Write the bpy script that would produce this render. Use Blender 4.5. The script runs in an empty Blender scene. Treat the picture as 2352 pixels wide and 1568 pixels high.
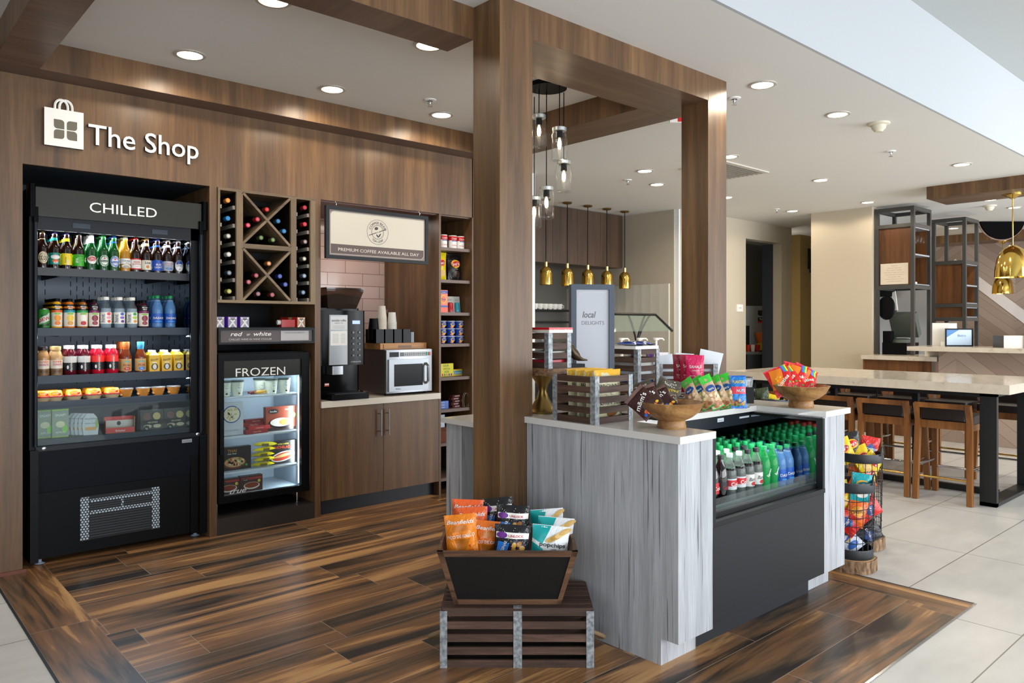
import bpy, math, random
from mathutils import Matrix, Vector
from math import sin, cos, pi, radians, sqrt
SC = bpy.context.scene
COL = SC.collection
# ---------------------------------------------------------------- camera
H = 1.45
YAW = math.atan2(3118 - 1176, 1738.0)            # camera heading measured from +X
FW = Vector((cos(YAW), sin(YAW), 0)); RT = Vector((sin(YAW), -cos(YAW), 0))
cam = bpy.data.cameras.new('camera'); cam.sensor_width = 36.0; cam.lens = 1738.0 / 2352 * 36
cam.shift_y = -39.0 / 2352; cam.clip_start = .05; cam.clip_end = 100
camo = bpy.data.objects.new('camera', cam); COL.objects.link(camo)
camo.location = (0, 0, H); camo.rotation_euler = (pi / 2, 0, YAW - pi / 2)
SC.camera = camo
vs = SC.view_settings; vs.view_transform = 'Standard'; vs.look = 'None'; vs.gamma = 1; vs.use_curve_mapping = False
vs.exposure = 0.15
cy = SC.cycles; cy.use_denoising = True; cy.max_bounces = 7; cy.diffuse_bounces = 4; cy.glossy_bounces = 4
cy.transmission_bounces = 6; cy.transparent_max_bounces = 16; cy.sample_clamp_indirect = 4; cy.caustics_reflective = False; cy.caustics_refractive = False
cy.use_light_tree = True
# ---------------------------------------------------------------- world and daylight
wd = bpy.data.worlds.new('world'); SC.world = wd; wd.use_nodes = True
bg = wd.node_tree.nodes['Background']; bg.inputs[0].default_value = (.80, .90, 1, 1); bg.inputs[1].default_value = .75

def light(kind, name, loc, power, color=(1, 1, 1), rot=(0, 0, 0), size=None, size_y=None, spot=None, blend=.5, rad=None):
    l = bpy.data.lights.new(name, kind); l.energy = power; l.color = color
    if kind == 'AREA':
        l.shape = 'RECTANGLE'; l.size = size; l.size_y = size_y or size
    if kind == 'SPOT':
        l.spot_size = radians(spot); l.spot_blend = blend
    if rad is not None: l.shadow_soft_size = rad
    o = bpy.data.objects.new(name, l); o.location = loc; o.rotation_euler = rot; COL.objects.link(o)
    return o
# daylight through the glazed lobby front behind the camera and to the right
light('AREA', 'window_daylight', (5.5, -4.6, 1.35), 630, (.92, .96, 1), (radians(90), 0, 0), 13, 2.4)
light('AREA', 'window_daylight', (-2.6, -1.5, 1.8), 80, (.86, .93, 1), (radians(90), 0, radians(-90)), 5, 2.8)
light('AREA', 'far_window_daylight', (11.5, -3.2, 1.9), 420, (.92, .96, 1), (radians(90), 0, radians(-28)), 6, 2.6)

# ---------------------------------------------------------------- materials
def lin(c):
    if isinstance(c, str): c = tuple(int(c[i:i + 2], 16) for i in (0, 2, 4))
    return tuple(((x / 255) / 12.92 if x / 255 <= .04045 else ((x / 255 + .055) / 1.055) ** 2.4) for x in c) + (1,)
MATS = {}
def mat(name, col='808080', rough=.5, metal=0, spec=.5, coat=0, emit=None, es=1, alpha=1, trans=0, ior=1.45):
    if name in MATS: return MATS[name]
    m = bpy.data.materials.new(name); m.use_nodes = True; MATS[name] = m
    b = m.node_tree.nodes['Principled BSDF']; I = b.inputs
    I['Base Color'].default_value = lin(col); I['Roughness'].default_value = rough; I['Metallic'].default_value = metal
    I['Specular IOR Level'].default_value = spec; I['Coat Weight'].default_value = coat; I['IOR'].default_value = ior
    if emit: I['Emission Color'].default_value = lin(emit); I['Emission Strength'].default_value = es
    I['Alpha'].default_value = alpha; I['Transmission Weight'].default_value = trans
    return m
class NT:
    """small node-tree writer"""
    def __init__(s, m): s.m = m; s.t = m.node_tree; s.b = s.t.nodes['Principled BSDF']
    def n(s, typ, **k):
        x = s.t.nodes.new('ShaderNode' + typ)
        for a, v in k.items(): setattr(x, a, v)
        return x
    def lk(s, a, b): s.t.links.new(a, b)
    def inp(s, sock, v):
        if hasattr(v, 'links') or isinstance(v, bpy.types.NodeSocket): s.lk(v, sock)
        else: sock.default_value = v
    def co(s, kind='Object', scale=(1, 1, 1), loc=(0, 0, 0), rot=(0, 0, 0)):
        tc = s.n('TexCoord'); mp = s.n('Mapping'); s.lk(tc.outputs[kind], mp.inputs[0])
        mp.inputs['Scale'].default_value = scale; mp.inputs['Location'].default_value = loc; mp.inputs['Rotation'].default_value = rot
        return mp.outputs[0]
    def math(s, op, a, b=0., c=None):
        x = s.n('Math', operation=op); s.inp(x.inputs[0], a); s.inp(x.inputs[1], b)
        if c is not None: s.inp(x.inputs[2], c)
        return x.outputs[0]
    def sep(s, v):
        x = s.n('SeparateXYZ'); s.lk(v, x.inputs[0]); return x.outputs
    def comb(s, a, b, c):
        x = s.n('CombineXYZ'); s.inp(x.inputs[0], a); s.inp(x.inputs[1], b); s.inp(x.inputs[2], c); return x.outputs[0]
    def noise(s, v, scale=1, detail=3, rough=.5, dist=0):
        x = s.n('TexNoise'); s.lk(v, x.inputs['Vector']); x.inputs['Scale'].default_value = scale
        x.inputs['Detail'].default_value = detail; x.inputs['Roughness'].default_value = rough; x.inputs['Distortion'].default_value = dist
        return x.outputs[0]
    def ramp(s, f, stops):
        x = s.n('ValToRGB'); s.lk(f, x.inputs[0]); e = x.color_ramp.elements
        while len(e) < len(stops): e.new(.5)
        for i, (p, c) in enumerate(stops):
            e[i].position = p; e[i].color = lin(c) if isinstance(c, str) else (c, c, c, 1)
        return x.outputs[0]
    def mix(s, f, a, b, bt='MIX'):
        x = s.n('Mix', data_type='RGBA', blend_type=bt); s.inp(x.inputs[0], f)
        for k, v in ((6, a), (7, b)):
            if isinstance(v, str): x.inputs[k].default_value = lin(v)
            elif isinstance(v, float): x.inputs[k].default_value = (v, v, v, 1)
            else: s.lk(v, x.inputs[k])
        return x.outputs[2]
    def color(s, c): s.lk(c, s.b.inputs['Base Color'])
    def bump(s, h, st=.2, d=.002):
        x = s.n('Bump'); s.lk(h, x.inputs['Height']); x.inputs['Strength'].default_value = st; x.inputs['Distance'].default_value = d
        s.lk(x.outputs[0], s.b.inputs['Normal'])
def wood(name, dark, mid, light, axis='z', rough=.38, sc=1., contrast=1., coord='Object'):
    """straight-grained veneer, grain along the given axis"""
    m = mat(name, mid, rough); t = NT(m)
    lo = .5 * sc; hi = 9 * sc
    s = {'x': (lo, hi, hi), 'y': (hi, lo, hi), 'z': (hi, hi, lo)}[axis]
    v = t.co(coord, s); n1 = t.noise(v, 1.2, 5, .62, .35)
    v2 = t.co(coord, tuple(q * 7 for q in s)); n2 = t.noise(v2, 1.5, 3, .6)
    v3 = t.co(coord, tuple(q * .22 for q in s)); n3 = t.noise(v3, 1.3, 2)
    f = t.math('ADD', t.math('MULTIPLY', n1, .62), t.math('ADD', t.math('MULTIPLY', n2, .2), t.math('MULTIPLY', n3, .3)))
    w = .14 / contrast
    t.color(t.ramp(f, [(.56 - w, dark), (.56, mid), (.56 + w, light)]))
    t.bump(n2, .06, .001)
    return m
WZ = wood('walnut_vertical', '433121', '654a31', '80603f', 'z', .38, 1., .85)
WX = wood('walnut_along_x', '46342a', '604737', '77604c', 'x', .38, 1., .8)
WY = wood('walnut_along_y', '46342a', '604737', '77604c', 'y', .38, 1., .8)
WGZ = mat('grey_oak_panel', 'b0b3b8', .5); _t = NT(WGZ); _a = _t.noise(_t.co('Object', (14, 14, .7)), 1.2, 4, .6, .3)
_c = _t.noise(_t.co('Object', (75, 75, 1.6)), 1., 3, .55, .4); _d = _t.noise(_t.co('Object', (230, 230, 6)), 1., 2, .5)
_base = _t.ramp(_a, [(.30, '9b9da2'), (.5, 'b3b6ba'), (.7, 'c2c5ca')])
_t.color(_t.mix(_t.ramp(_c, [(.60, 0.), (.68, .95)]), _t.mix(_t.ramp(_d, [(.42, .35), (.6, 0.)]), _base, '8b8d92'), '66686c')); _t.bump(_c, .1, .001)
CR = wood('dark_crate_wood_x', '2c1e17', '4a342a', '6b5042', 'x', .6, 2.)
CRY = wood('dark_crate_wood_y', '2c1e17', '4a342a', '6b5042', 'y', .6, 2.)
ACA = wood('acacia_wood', '5f3d1f', '93683a', 'b58c56', 'x', .4, 1.6)
TRAYW = wood('red_brown_tray_wood', '5a2f1a', '7c4628', '9a6038', 'x', .35, 1.6)
STW = wood('stool_wood', '5a3618', '7a4c24', '8f5e30', 'z', .4, 1.)
GALV = mat('galvanised_metal', '8a9094', .5, .4); _t = NT(GALV)
_t.color(_t.ramp(_t.noise(_t.co('Object', (60, 60, 60)), 1, 3), [(.35, '73797d'), (.65, 'a9aeb1')]))
BLK = mat('satin_black', '090a0d', .4, spec=.15); BLKG = mat('gloss_black', '040506', .14, spec=.12); NAVY = mat('blue_black_metal', '0f141d', .38, spec=.25)
CHAR = mat('charcoal_laminate', '1f2021', .5, spec=.25); SLATE = mat('slate_metal', '24272b', .45, spec=.25)
WHT = mat('white_plastic', 'eeeeee', .4); PAPER = mat('white_paper', 'e8e8e6', .7)
SIGNW = mat('off_white_letter', 'f2f0ea', .5, emit='f2f0ea', es=.02); CHROME = mat('chrome', 'c8ccd0', .18, 1)
STEEL = mat('brushed_steel', '9a9da1', .34, .9); BRASS = mat('polished_brass', 'dcb65c', .1, 1); ABRASS = mat('aged_brass', '8f7340', .3, .9)
CEIL = mat('ceiling_paint', 'dcdbd7', .8); WALLW = mat('white_paint', 'e9ecee', .75); BEIGE = mat('beige_wall_paint', 'bfb4a0', .75)
GREIGE = mat('greige_wall_paint', 'b4ab9b', .75)
QZ = mat('pale_quartz', 'd9d7d3', .12, spec=.6)
QB = mat('cream_quartz', 'cdc3b2', .14); _t = NT(QB)
_t.color(_t.ramp(_t.noise(_t.co('Object', (7, 7, 7)), 1.5, 8, .7), [(.3, 'a89c8a'), (.42, 'cabfae'), (.8, 'd8cfc0')]))
def clear(name, col, dens=.1, rough=.03, ior=1.3):
    """clear sheet or thin-walled clear plastic: mostly see-through, reflecting at its surface"""
    m = bpy.data.materials.new(name); m.use_nodes = True; MATS[name] = m; nt = m.node_tree; nt.nodes.clear()
    o = nt.nodes.new('ShaderNodeOutputMaterial'); tr = nt.nodes.new('ShaderNodeBsdfTransparent'); gl = nt.nodes.new('ShaderNodeBsdfGlossy')
    df = nt.nodes.new('ShaderNodeBsdfDiffuse'); fr = nt.nodes.new('ShaderNodeFresnel'); m1 = nt.nodes.new('ShaderNodeMixShader'); m2 = nt.nodes.new('ShaderNodeMixShader')
    c = lin(col); tr.inputs[0].default_value = c; gl.inputs['Roughness'].default_value = rough; df.inputs[0].default_value = c; gm = nt.nodes.new('ShaderNodeNewGeometry'); mi = nt.nodes.new('ShaderNodeMapRange'); mi.inputs['To Min'].default_value = ior; mi.inputs['To Max'].default_value = 1 / ior; nt.links.new(gm.outputs['Backfacing'], mi.inputs['Value']); nt.links.new(mi.outputs[0], fr.inputs[0])
    m1.inputs[0].default_value = dens; L = nt.links.new
    L(tr.outputs[0], m1.inputs[1]); L(df.outputs[0], m1.inputs[2]); L(fr.outputs[0], m2.inputs[0]); L(m1.outputs[0], m2.inputs[1]); L(gl.outputs[0], m2.inputs[2])
    L(m2.outputs[0], o.inputs[0])
    return m
GLASS = clear('clear_glass', 'feffff', .004, .02, 1.2); PANE = clear('door_glass', 'eef4f4', .015, .02, 1.25)
def emis(name, col, s):
    m = mat(name, col, .5, emit=col, es=s); return m
LAMP = emis('lamp_glow', 'fff1d8', 14)

# ---------------------------------------------------------------- mesh builder
IDM = Matrix.Identity(4)
_txt = {}
def text_geo(s, bold=0., shear=0., space=1.):
    k = (s, bold, shear, space)
    if k not in _txt:
        c = bpy.data.curves.new('t', 'FONT'); c.body = s; c.size = 1; c.offset = min(bold * .5, .012); c.shear = shear; c.space_character = space
        c.resolution_u = 3; c.fill_mode = 'FRONT'
        o = bpy.data.objects.new('t', c); me = bpy.data.meshes.new_from_object(o)
        v = [(p.co.x, p.co.y) for p in me.vertices]; f = [tuple(p.vertices) for p in me.polygons]
        if v:
            x0 = min(a for a, b in v); x1 = max(a for a, b in v)
            v = [(a - x0, b) for a, b in v]; w = x1 - x0
        else: w = 0
        _txt[k] = (v, f, w)
        bpy.data.objects.remove(o); bpy.data.curves.remove(c); bpy.data.meshes.remove(me)
    return _txt[k]
class M:
    def __init__(s): s.v = []; s.f = []; s.mi = []; s.sm = []; s.mats = []
    def ix(s, m):
        if m not in s.mats: s.mats.append(m)
        return s.mats.index(m)
    def add(s, vs_, fs, m, smooth=False, T=None):
        b = len(s.v); i = s.ix(m)
        s.v += [tuple(T @ Vector(p)) for p in vs_] if T is not None else [tuple(p) for p in vs_]
        for f in fs: s.f.append(tuple(b + q for q in f)); s.mi.append(i); s.sm.append(smooth)
        return s
    def box(s, x0, x1, y0, y1, z0, z1, m, T=None):
        x0, x1 = min(x0, x1), max(x0, x1); y0, y1 = min(y0, y1), max(y0, y1); z0, z1 = min(z0, z1), max(z0, z1)
        v = [(x, y, z) for z in (z0, z1) for x, y in ((x0, y0), (x1, y0), (x1, y1), (x0, y1))]
        return s.add(v, [(3, 2, 1, 0), (4, 5, 6, 7), (0, 1, 5, 4), (1, 2, 6, 5), (2, 3, 7, 6), (3, 0, 4, 7)], m, False, T)
    def rbox(s, x0, x1, y0, y1, z0, z1, m, r=.01, T=None, n=3):
        """box with rounded vertical edges"""
        pts = []
        for cx_, cy_, a0 in ((x1 - r, y1 - r, 0), (x0 + r, y1 - r, 90), (x0 + r, y0 + r, 180), (x1 - r, y0 + r, 270)):
            for k in range(n + 1):
                a = radians(a0 + 90 * k / n); pts.append((cx_ + r * cos(a), cy_ + r * sin(a)))
        return s.prism(pts, z0, z1, m, T=T, smooth=True)
    def prism(s, pts, z0, z1, m, T=None, smooth=False):
        n = len(pts); v = [(x, y, z0) for x, y in pts] + [(x, y, z1) for x, y in pts]
        f = [tuple(range(n - 1, -1, -1)), tuple(range(n, 2 * n))]
        i0 = len(s.f); s.add(v, f + [(i, (i + 1) % n, n + (i + 1) % n, n + i) for i in range(n)], m, smooth, T)
        return s
    def lathe(s, prof, m, n=20, T=None, smooth=True, c=(0, 0), caps=True, a0=0, a1=360, segm=None):
        full = abs(a1 - a0) >= 360; k = n if full else n + 1; v = []
        for r, z in prof:
            for i in range(k):
                a = radians(a0 + (a1 - a0) * i / n); v.append((c[0] + r * cos(a), c[1] + r * sin(a), z))
        for j in range(len(prof) - 1):
            fs = []
            for i in range(n):
                i2 = (i + 1) % k if full else i + 1
                fs.append((j * k + i, j * k + i2, (j + 1) * k + i2, (j + 1) * k + i))
            mm = segm[j] if segm else m
            if j == 0:
                base = len(s.v); s.add(v, fs, mm, smooth, T)
            else:
                ii = s.ix(mm)
                for f in fs: s.f.append(tuple(base + q for q in f)); s.mi.append(ii); s.sm.append(smooth)
        if caps and full:
            for j, rev in ((0, True), (len(prof) - 1, False)):
                if prof[j][0] > 1e-4:
                    q = [base + j * k + i for i in range(k)]; s.f.append(tuple(reversed(q)) if rev else tuple(q))
                    s.mi.append(s.ix((segm[0] if rev else segm[-1]) if segm else m)); s.sm.append(False)
        return s
    def tube(s, pts, r, m, n=6, T=None, closed=False):
        P_ = [Vector(p) for p in pts]; L = len(P_); v = []; fs = []
        up = Vector((0, 0, 1))
        for i, p in enumerate(P_):
            a = P_[(i - 1) % L] if (i or closed) else p; b = P_[(i + 1) % L] if (i < L - 1 or closed) else p
            d = (b - a).normalized()
            if abs(d.dot(up)) > .95: up = Vector((1, 0, 0)) if abs(d.x) < .9 else Vector((0, 1, 0))
            u = d.cross(up).normalized(); w = u.cross(d).normalized(); up = w
            rr = r[i] if isinstance(r, (list, tuple)) else r
            for k in range(n): a_ = 2 * pi * k / n; v.append(p + u * rr * cos(a_) + w * rr * sin(a_))
        for i in range(L if closed else L - 1):
            for k in range(n):
                j = (i + 1) % L; fs.append((i * n + k, j * n + k, j * n + (k + 1) % n, i * n + (k + 1) % n))
        if not closed: fs += [tuple(range(n)), tuple((L - 1) * n + k for k in range(n - 1, -1, -1))]
        return s.add(v, fs, m, True, T)
    def rod(s, a, b, w, d, m, T=None):
        """square bar from a to b, w wide, d deep"""
        a = Vector(a); b = Vector(b); z = (b - a); L = z.length; z.normalize()
        ref = Vector((0, 1, 0)) if abs(z.y) < .9 else Vector((1, 0, 0))
        x = ref.cross(z).normalized(); y = z.cross(x)
        R_ = Matrix((x, y, z)).transposed().to_4x4(); R_.translation = a
        return s.box(-w / 2, w / 2, -d / 2, d / 2, 0, L, m, (T @ R_) if T is not None else R_)
    def grid(s, S, u0, u1, v0, v1, nu, nv, m, e=0., smooth=True, mf=None):
        b = [S(u0 + (u1 - u0) * i / nu, v0 + (v1 - v0) * j / nv, e) for j in range(nv + 1) for i in range(nu + 1)]
        base = len(s.v); s.v += [tuple(p) for p in b]
        for j in range(nv):
            for i in range(nu):
                mm = mf((i + .5) / nu, (j + .5) / nv) if mf else m
                s.f.append(tuple(base + q for q in (j * (nu + 1) + i, j * (nu + 1) + i + 1, (j + 1) * (nu + 1) + i + 1, (j + 1) * (nu + 1) + i)))
                s.mi.append(s.ix(mm)); s.sm.append(smooth)
        return s
    # drawings on a surface S(u, v, e)
    def ell(s, S, u, v, a, b, m, e=.0012, n=20, rot=0, a0=0, a1=360, inner=0.):
        R_ = 3; pts = []; ca, sa = cos(radians(rot)), sin(radians(rot))
        for j in range(R_ + 1):
            q = inner + (1 - inner) * j / R_
            for i in range(n + 1):
                t = radians(a0 + (a1 - a0) * i / n); x = a * q * cos(t); y = b * q * sin(t)
                pts.append(S(u + x * ca - y * sa, v + x * sa + y * ca, e))
        fs = [(j * (n + 1) + i, (j + 1) * (n + 1) + i, (j + 1) * (n + 1) + i + 1, j * (n + 1) + i + 1) for j in range(R_) for i in range(n)]
        return s.add(pts, fs, m)
    def rect(s, S, u0, u1, v0, v1, m, e=.001, nu=6, nv=1): return s.grid(S, u0, u1, v0, v1, nu, nv, m, e, False)
    def quad(s, S, pts, m, e=.001, n=9):
        P0, P1, P2, P3 = pts; g = []
        for j in range(n + 1):
            for i in range(n + 1):
                a, b = i / n, j / n
                x = (P0[0] * (1 - a) + P1[0] * a) * (1 - b) + (P3[0] * (1 - a) + P2[0] * a) * b
                y = (P0[1] * (1 - a) + P1[1] * a) * (1 - b) + (P3[1] * (1 - a) + P2[1] * a) * b
                g.append(S(x, y, e))
        return s.add(g, [(j * (n + 1) + i, j * (n + 1) + i + 1, (j + 1) * (n + 1) + i + 1, (j + 1) * (n + 1) + i) for j in range(n) for i in range(n)], m)
    def text(s, S, t, u, v, size, m, e=.0016, al='c', rot=0, bold=0., shear=0., space=1., wid=None, arc=None):
        vv, ff, w = text_geo(t, bold, shear, space); k = size; kx = size
        if wid and w > 0: kx = wid / w
        ca, sa = cos(radians(rot)), sin(radians(rot)); off = {'c': -w * kx / 2, 'l': 0, 'r': -w * kx}[al]
        pts = []
        for x, y in vv:
            x = x * kx + off; y = y * k
            if arc:                                     # bend the line of writing round a circle
                th = x / arc; x, y = (arc + y) * sin(th), (arc + y) * cos(th) - arc
            pts.append(S(u + x * ca - y * sa, v + x * sa + y * ca, e))
        return s.add(pts, ff, m)
    def mesh(s, name):
        me = bpy.data.meshes.new(name); me.from_pydata(s.v, [], s.f)
        for m in s.mats: me.materials.append(m)
        me.polygons.foreach_set('material_index', s.mi); me.polygons.foreach_set('use_smooth', s.sm)
        me.update()
        if any(s.sm): me.set_sharp_from_angle(angle=radians(42))
        return me
    def build(s, name, parent=None, loc=None, rz=0, label=None, cat=None, group=None, kind=None, rot=None):
        return link(name, s.mesh(name), parent, loc, rz, label, cat, group, kind, rot)
def link(name, me, parent=None, loc=None, rz=0, label=None, cat=None, group=None, kind=None, rot=None):
    o = bpy.data.objects.new(name, me); COL.objects.link(o)
    if parent: o.parent = parent
    if loc: o.location = loc
    if rot: o.rotation_euler = rot
    elif rz: o.rotation_euler = (0, 0, rz)
    if label: o['label'] = label
    if cat: o['category'] = cat
    if group: o['group'] = group
    if kind: o['kind'] = kind
    return o
def thing(name, label, cat, loc=(0, 0, 0), rz=0, group=None, rot=None):
    return link(name, None, None, loc, rz, label, cat, group, None, rot)
def tpl(*parts):
    """template: (part name, M, [sub-parts], part label)"""
    return [(p[0], p[1].mesh(p[0]), tpl(*p[2]) if len(p) > 2 and p[2] else [], p[3] if len(p) > 3 else None) for p in parts]
def put(tp, name, label, cat, loc, rz=0, group=None, scale=None, rot=None):
    if len(tp) == 1 and not tp[0][2]:
        r = link(name, tp[0][1], None, loc, rz, label, cat, group, None, rot)
    else:
        r = thing(name, label, cat, loc, rz, group, rot)
        def rec(parts, par):
            for n_, me, sub, lb in parts:
                o = link(n_, me, par, label=lb); rec(sub, o)
        rec(tp, r)
    if scale: r.scale = (scale,) * 3 if isinstance(scale, (int, float)) else scale
    return r
def flatS(x, y, z, T=None):
    """surface map for a board facing -Y with its (0,0) at x,y,z"""
    def S(u, v, e):
        p = Vector((x + u, y - e, z + v)); return T @ p if T is not None else p
    return S
def cylS(r, z0=0.): return lambda u, v, e: Vector(((r + e) * sin(u / r), -(r + e) * cos(u / r), z0 + v))
def at(px, d, z=None):
    """ground point d metres along the view heading, seen at this column of the photograph"""
    p = FW * d + RT * ((px - 1176) / 1738.0 * d); return (p.x, p.y) if z is None else (p.x, p.y, z)
CZ = 3.073; SZ = 2.909; WY0 = 5.21; HC = .984
# ================================================================ STRUCTURE
def stru(name, m): return m.build(name, kind='structure')
# floor: pale tiles with a field of wood-look planks let into it
TL = mat('pale_floor_tile', 'cfc9bf', .33); t = NT(TL)
v = t.co('Object'); x, y, z = t.sep(v)
fx = t.math('FRACT', t.math('DIVIDE', t.math('SUBTRACT', x, 4.13 - 1.22), 1.22 / 1))
fy = t.math('FRACT', t.math('DIVIDE', t.math('SUBTRACT', y, 1.043), .61))
gx = t.math('LESS_THAN', t.math('ABSOLUTE', t.math('SUBTRACT', fx, .5)), .4975); gy = t.math('LESS_THAN', t.math('ABSOLUTE', t.math('SUBTRACT', fy, .5)), .495)
g = t.math('MULTIPLY', gx, gy)
body = t.ramp(t.noise(t.co('Object', (1.2, 3, 1)), 2, 5, .6), [(.3, 'c6c3bd'), (.7, 'd6d3ce')])
t.color(t.mix(g, '7d766c', body))
PLK = mat('striped_wood_plank', '7a5030', .32, spec=.5)
def plank_mat(m, swap=False, wid=.2575, ln=1.2, y0=1.322, bor=False):
    t = NT(m); v = t.co('Object'); x, y, z = t.sep(v)
    if swap: x, y = y, x
    r = t.math('DIVIDE', t.math('SUBTRACT', y, y0), wid); row = t.math('FLOOR', r)
    wn = t.n('TexWhiteNoise', noise_dimensions='1D'); t.lk(row, wn.inputs['W'])
    q = t.math('DIVIDE', t.math('ADD', x, t.math('MULTIPLY', wn.outputs[0], 7.3)), ln); cell = t.math('FLOOR', q)
    wn2 = t.n('TexWhiteNoise', noise_dimensions='2D'); t.lk(t.comb(row, cell, 0), wn2.inputs['Vector']); idv = wn2.outputs[0]
    off = t.math('MULTIPLY', idv, 60)
    vec = t.comb(t.math('MULTIPLY', x, .5), t.math('MULTIPLY', y, 7.), off)
    n1 = t.noise(vec, 1.2, 4, .55, .9)
    vec2 = t.comb(t.math('MULTIPLY', x, 4.), t.math('MULTIPLY', y, 70), off); n2 = t.noise(vec2, 1, 3, .6)
    f = t.math('ADD', t.math('MULTIPLY', n1, .86), t.math('ADD', t.math('MULTIPLY', n2, .16), t.math('MULTIPLY', idv, .10)))
    f = t.math('SUBTRACT', f, .05)
    c = t.ramp(f, [(.37, '2c2420'), (.43, '51402f'), (.50, '7a583c'), (.56, '8a6240'), (.61, 'b98a58'), (.70, 'c99a66')])
    ex = t.math('MULTIPLY', t.math('SUBTRACT', .5, t.math('ABSOLUTE', t.math('SUBTRACT', t.math('FRACT', q), .5))), ln)
    ey = t.math('MULTIPLY', t.math('SUBTRACT', .5, t.math('ABSOLUTE', t.math('SUBTRACT', t.math('FRACT', r), .5))), wid)
    e = t.math('LESS_THAN', t.math('MINIMUM', ex, ey), .0018)
    t.color(t.mix(e, c, 'a08c78')); t.bump(n2, .08, .001)
plank_mat(PLK)
PLB = mat('striped_wood_border', '7a5030', .32); plank_mat(PLB, True, .265, 1.2, .679)
PLB2 = mat('striped_wood_border_right', '7a5030', .32); plank_mat(PLB2, True, .2, 1.6, 4.21)
f = M()
f.box(-8, 18, -6, 12, -.06, -.002, TL)
stru('floor', f)
f = M(); f.box(.944, 4.21, 1.33, 6.2, -.0019, 0, PLK); f.box(.679, .944, -1, 6.2, -.0019, 0, PLB); f.box(4.21, 4.41, 1.33, 5.4, -.0019, 0, PLB2)
f.box(.944, 1.2, -1, 1.33, -.0019, 0, PLB)
f.box(.668, .679, -1, 6.2, -.0018, .001, SLATE); f.box(4.41, 4.42, 1.33, 5.4, -.0018, .001, SLATE); f.box(1.2, 4.42, 1.318, 1.33, -.0018, .001, CHROME)
stru('floor', f)
c = M(); c.box(-8, 16.5, 2.16, 12, CZ, CZ + .1, CEIL); stru('ceiling', c)
c = M(); c.box(-8, 16.5, -6, 2.2, 3.78, 3.9, mat('lobby_ceiling_paint', 'b4b8b8', .8)); stru('ceiling', c)
c = M(); c.box(-8, 16.5, 2.14, 2.16, CZ, 3.78, mat('bulkhead_paint', 'b2b6ba', .75)); stru('wall_upper', c)
# shop wall: header, gables, left panel
w = M(); w.box(.819, 4.20, WY0, WY0 + .03, 2.392, CZ, WZ); w.box(-3, .819, WY0, WY0 + .6, 0, CZ, WZ); stru('wall_back', w)
w = M(); w.box(1.900, 1.950, WY0, 6.0, 0, 2.392, WZ); stru('trim_1', w)
w = M(); w.box(2.680, 2.728, WY0, 6.07, 0, 2.392, WZ); stru('trim_2', w)
w = M(); w.box(3.830, 3.850, WY0, 6.07, 0, 2.392, WZ); w.box(4.19, 4.24, WY0, 6.1, 0, CZ, WZ); stru('trim_3', w)
w = M(); w.box(-3, .835, WY0 - .012, WY0, 0, .02, mat('reddish_base_trim', '6e3c2c', .4)); stru('baseboard_left', w)
# alcove behind the coolers
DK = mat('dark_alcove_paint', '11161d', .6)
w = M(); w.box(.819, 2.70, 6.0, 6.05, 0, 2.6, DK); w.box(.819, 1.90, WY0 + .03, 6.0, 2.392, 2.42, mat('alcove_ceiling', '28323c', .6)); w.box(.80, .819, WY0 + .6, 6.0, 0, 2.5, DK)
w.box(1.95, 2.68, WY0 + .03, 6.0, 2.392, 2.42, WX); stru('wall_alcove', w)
# coffee nook: pink-beige glazed tile wall
TI = mat('glazed_blush_tile', 'c9aca0', .12, spec=.6); t = NT(TI); bt = t.n('TexBrick'); v = t.co('Object', (1, 1, 1), (-.047, 0, -.002), (radians(90), 0, 0))
t.lk(v, bt.inputs['Vector']); bt.inputs['Scale'].default_value = 1; bt.inputs['Brick Width'].default_value = .355; bt.inputs['Row Height'].default_value = .1125
bt.inputs['Mortar Size'].default_value = .0028; bt.inputs['Mortar Smooth'].default_value = .2; bt.offset = .5
bt.inputs['Color1'].default_value = lin('c4a79c'); bt.inputs['Color2'].default_value = lin('d2b8ae'); bt.inputs['Mortar'].default_value = lin('8b6a5c')
t.color(bt.outputs[0]); t.bump(t.math('MULTIPLY', bt.outputs[1], -1), .5, .004)
w = M(); w.box(2.728, 3.83, 6.068, 6.10, 0, 2.6, TI); stru('wall_nook', w)
w = M(); w.box(2.728, 3.83, WY0 + .03, 6.07, 2.382, 2.40, mat('nook_ceiling', '6a4a44', .5)); w.box(3.85, 4.19, WY0 + .03, 6.07, 2.382, 2.41, WX); w.box(3.85, 4.19, 6.05, 6.08, 0, 2.4, WZ); stru('ceiling_nook', w)
# dropped wooden frame round the shop ceiling, with its posts
w = M(); w.box(.654, 4.24, 5.015, WY0, SZ, CZ, WZ); w.box(.655, 4.05, 5.016, WY0, SZ - .001, SZ, WX); stru('trim_beam_back', w)
w = M(); w.box(.654, .872, 3.02, 5.015, SZ, CZ, WZ); w.box(.655, .871, 3.021, 5.015, SZ - .001, SZ, WX); stru('trim_beam_left', w)
w = M(); w.box(.654, 2.44, 3.02, 3.245, SZ, CZ, WZ); w.box(.655, 2.44, 3.021, 3.244, SZ - .001, SZ, WY); stru('trim_beam_front', w)
w = M(); w.box(2.66, 4.445, 2.816, 3.245, SZ, CZ, WZ); w.box(2.66, 4.232, 2.817, 3.244, SZ - .001, SZ, WX); stru('trim_beam_counter', w)
w = M(); w.box(4.19, 4.445, 3.245, 5.25, SZ, CZ, WZ); w.box(4.05, 4.19, 3.245, 5.015, SZ, CZ, WZ); w.box(4.051, 4.444, 3.245, 5.2, SZ - .001, SZ, WY); stru('trim_beam_right', w)
w = M(); w.box(2.44, 2.66, 2.816, 3.024, 0, CZ, WZ); stru('trim_column_near', w)
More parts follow.
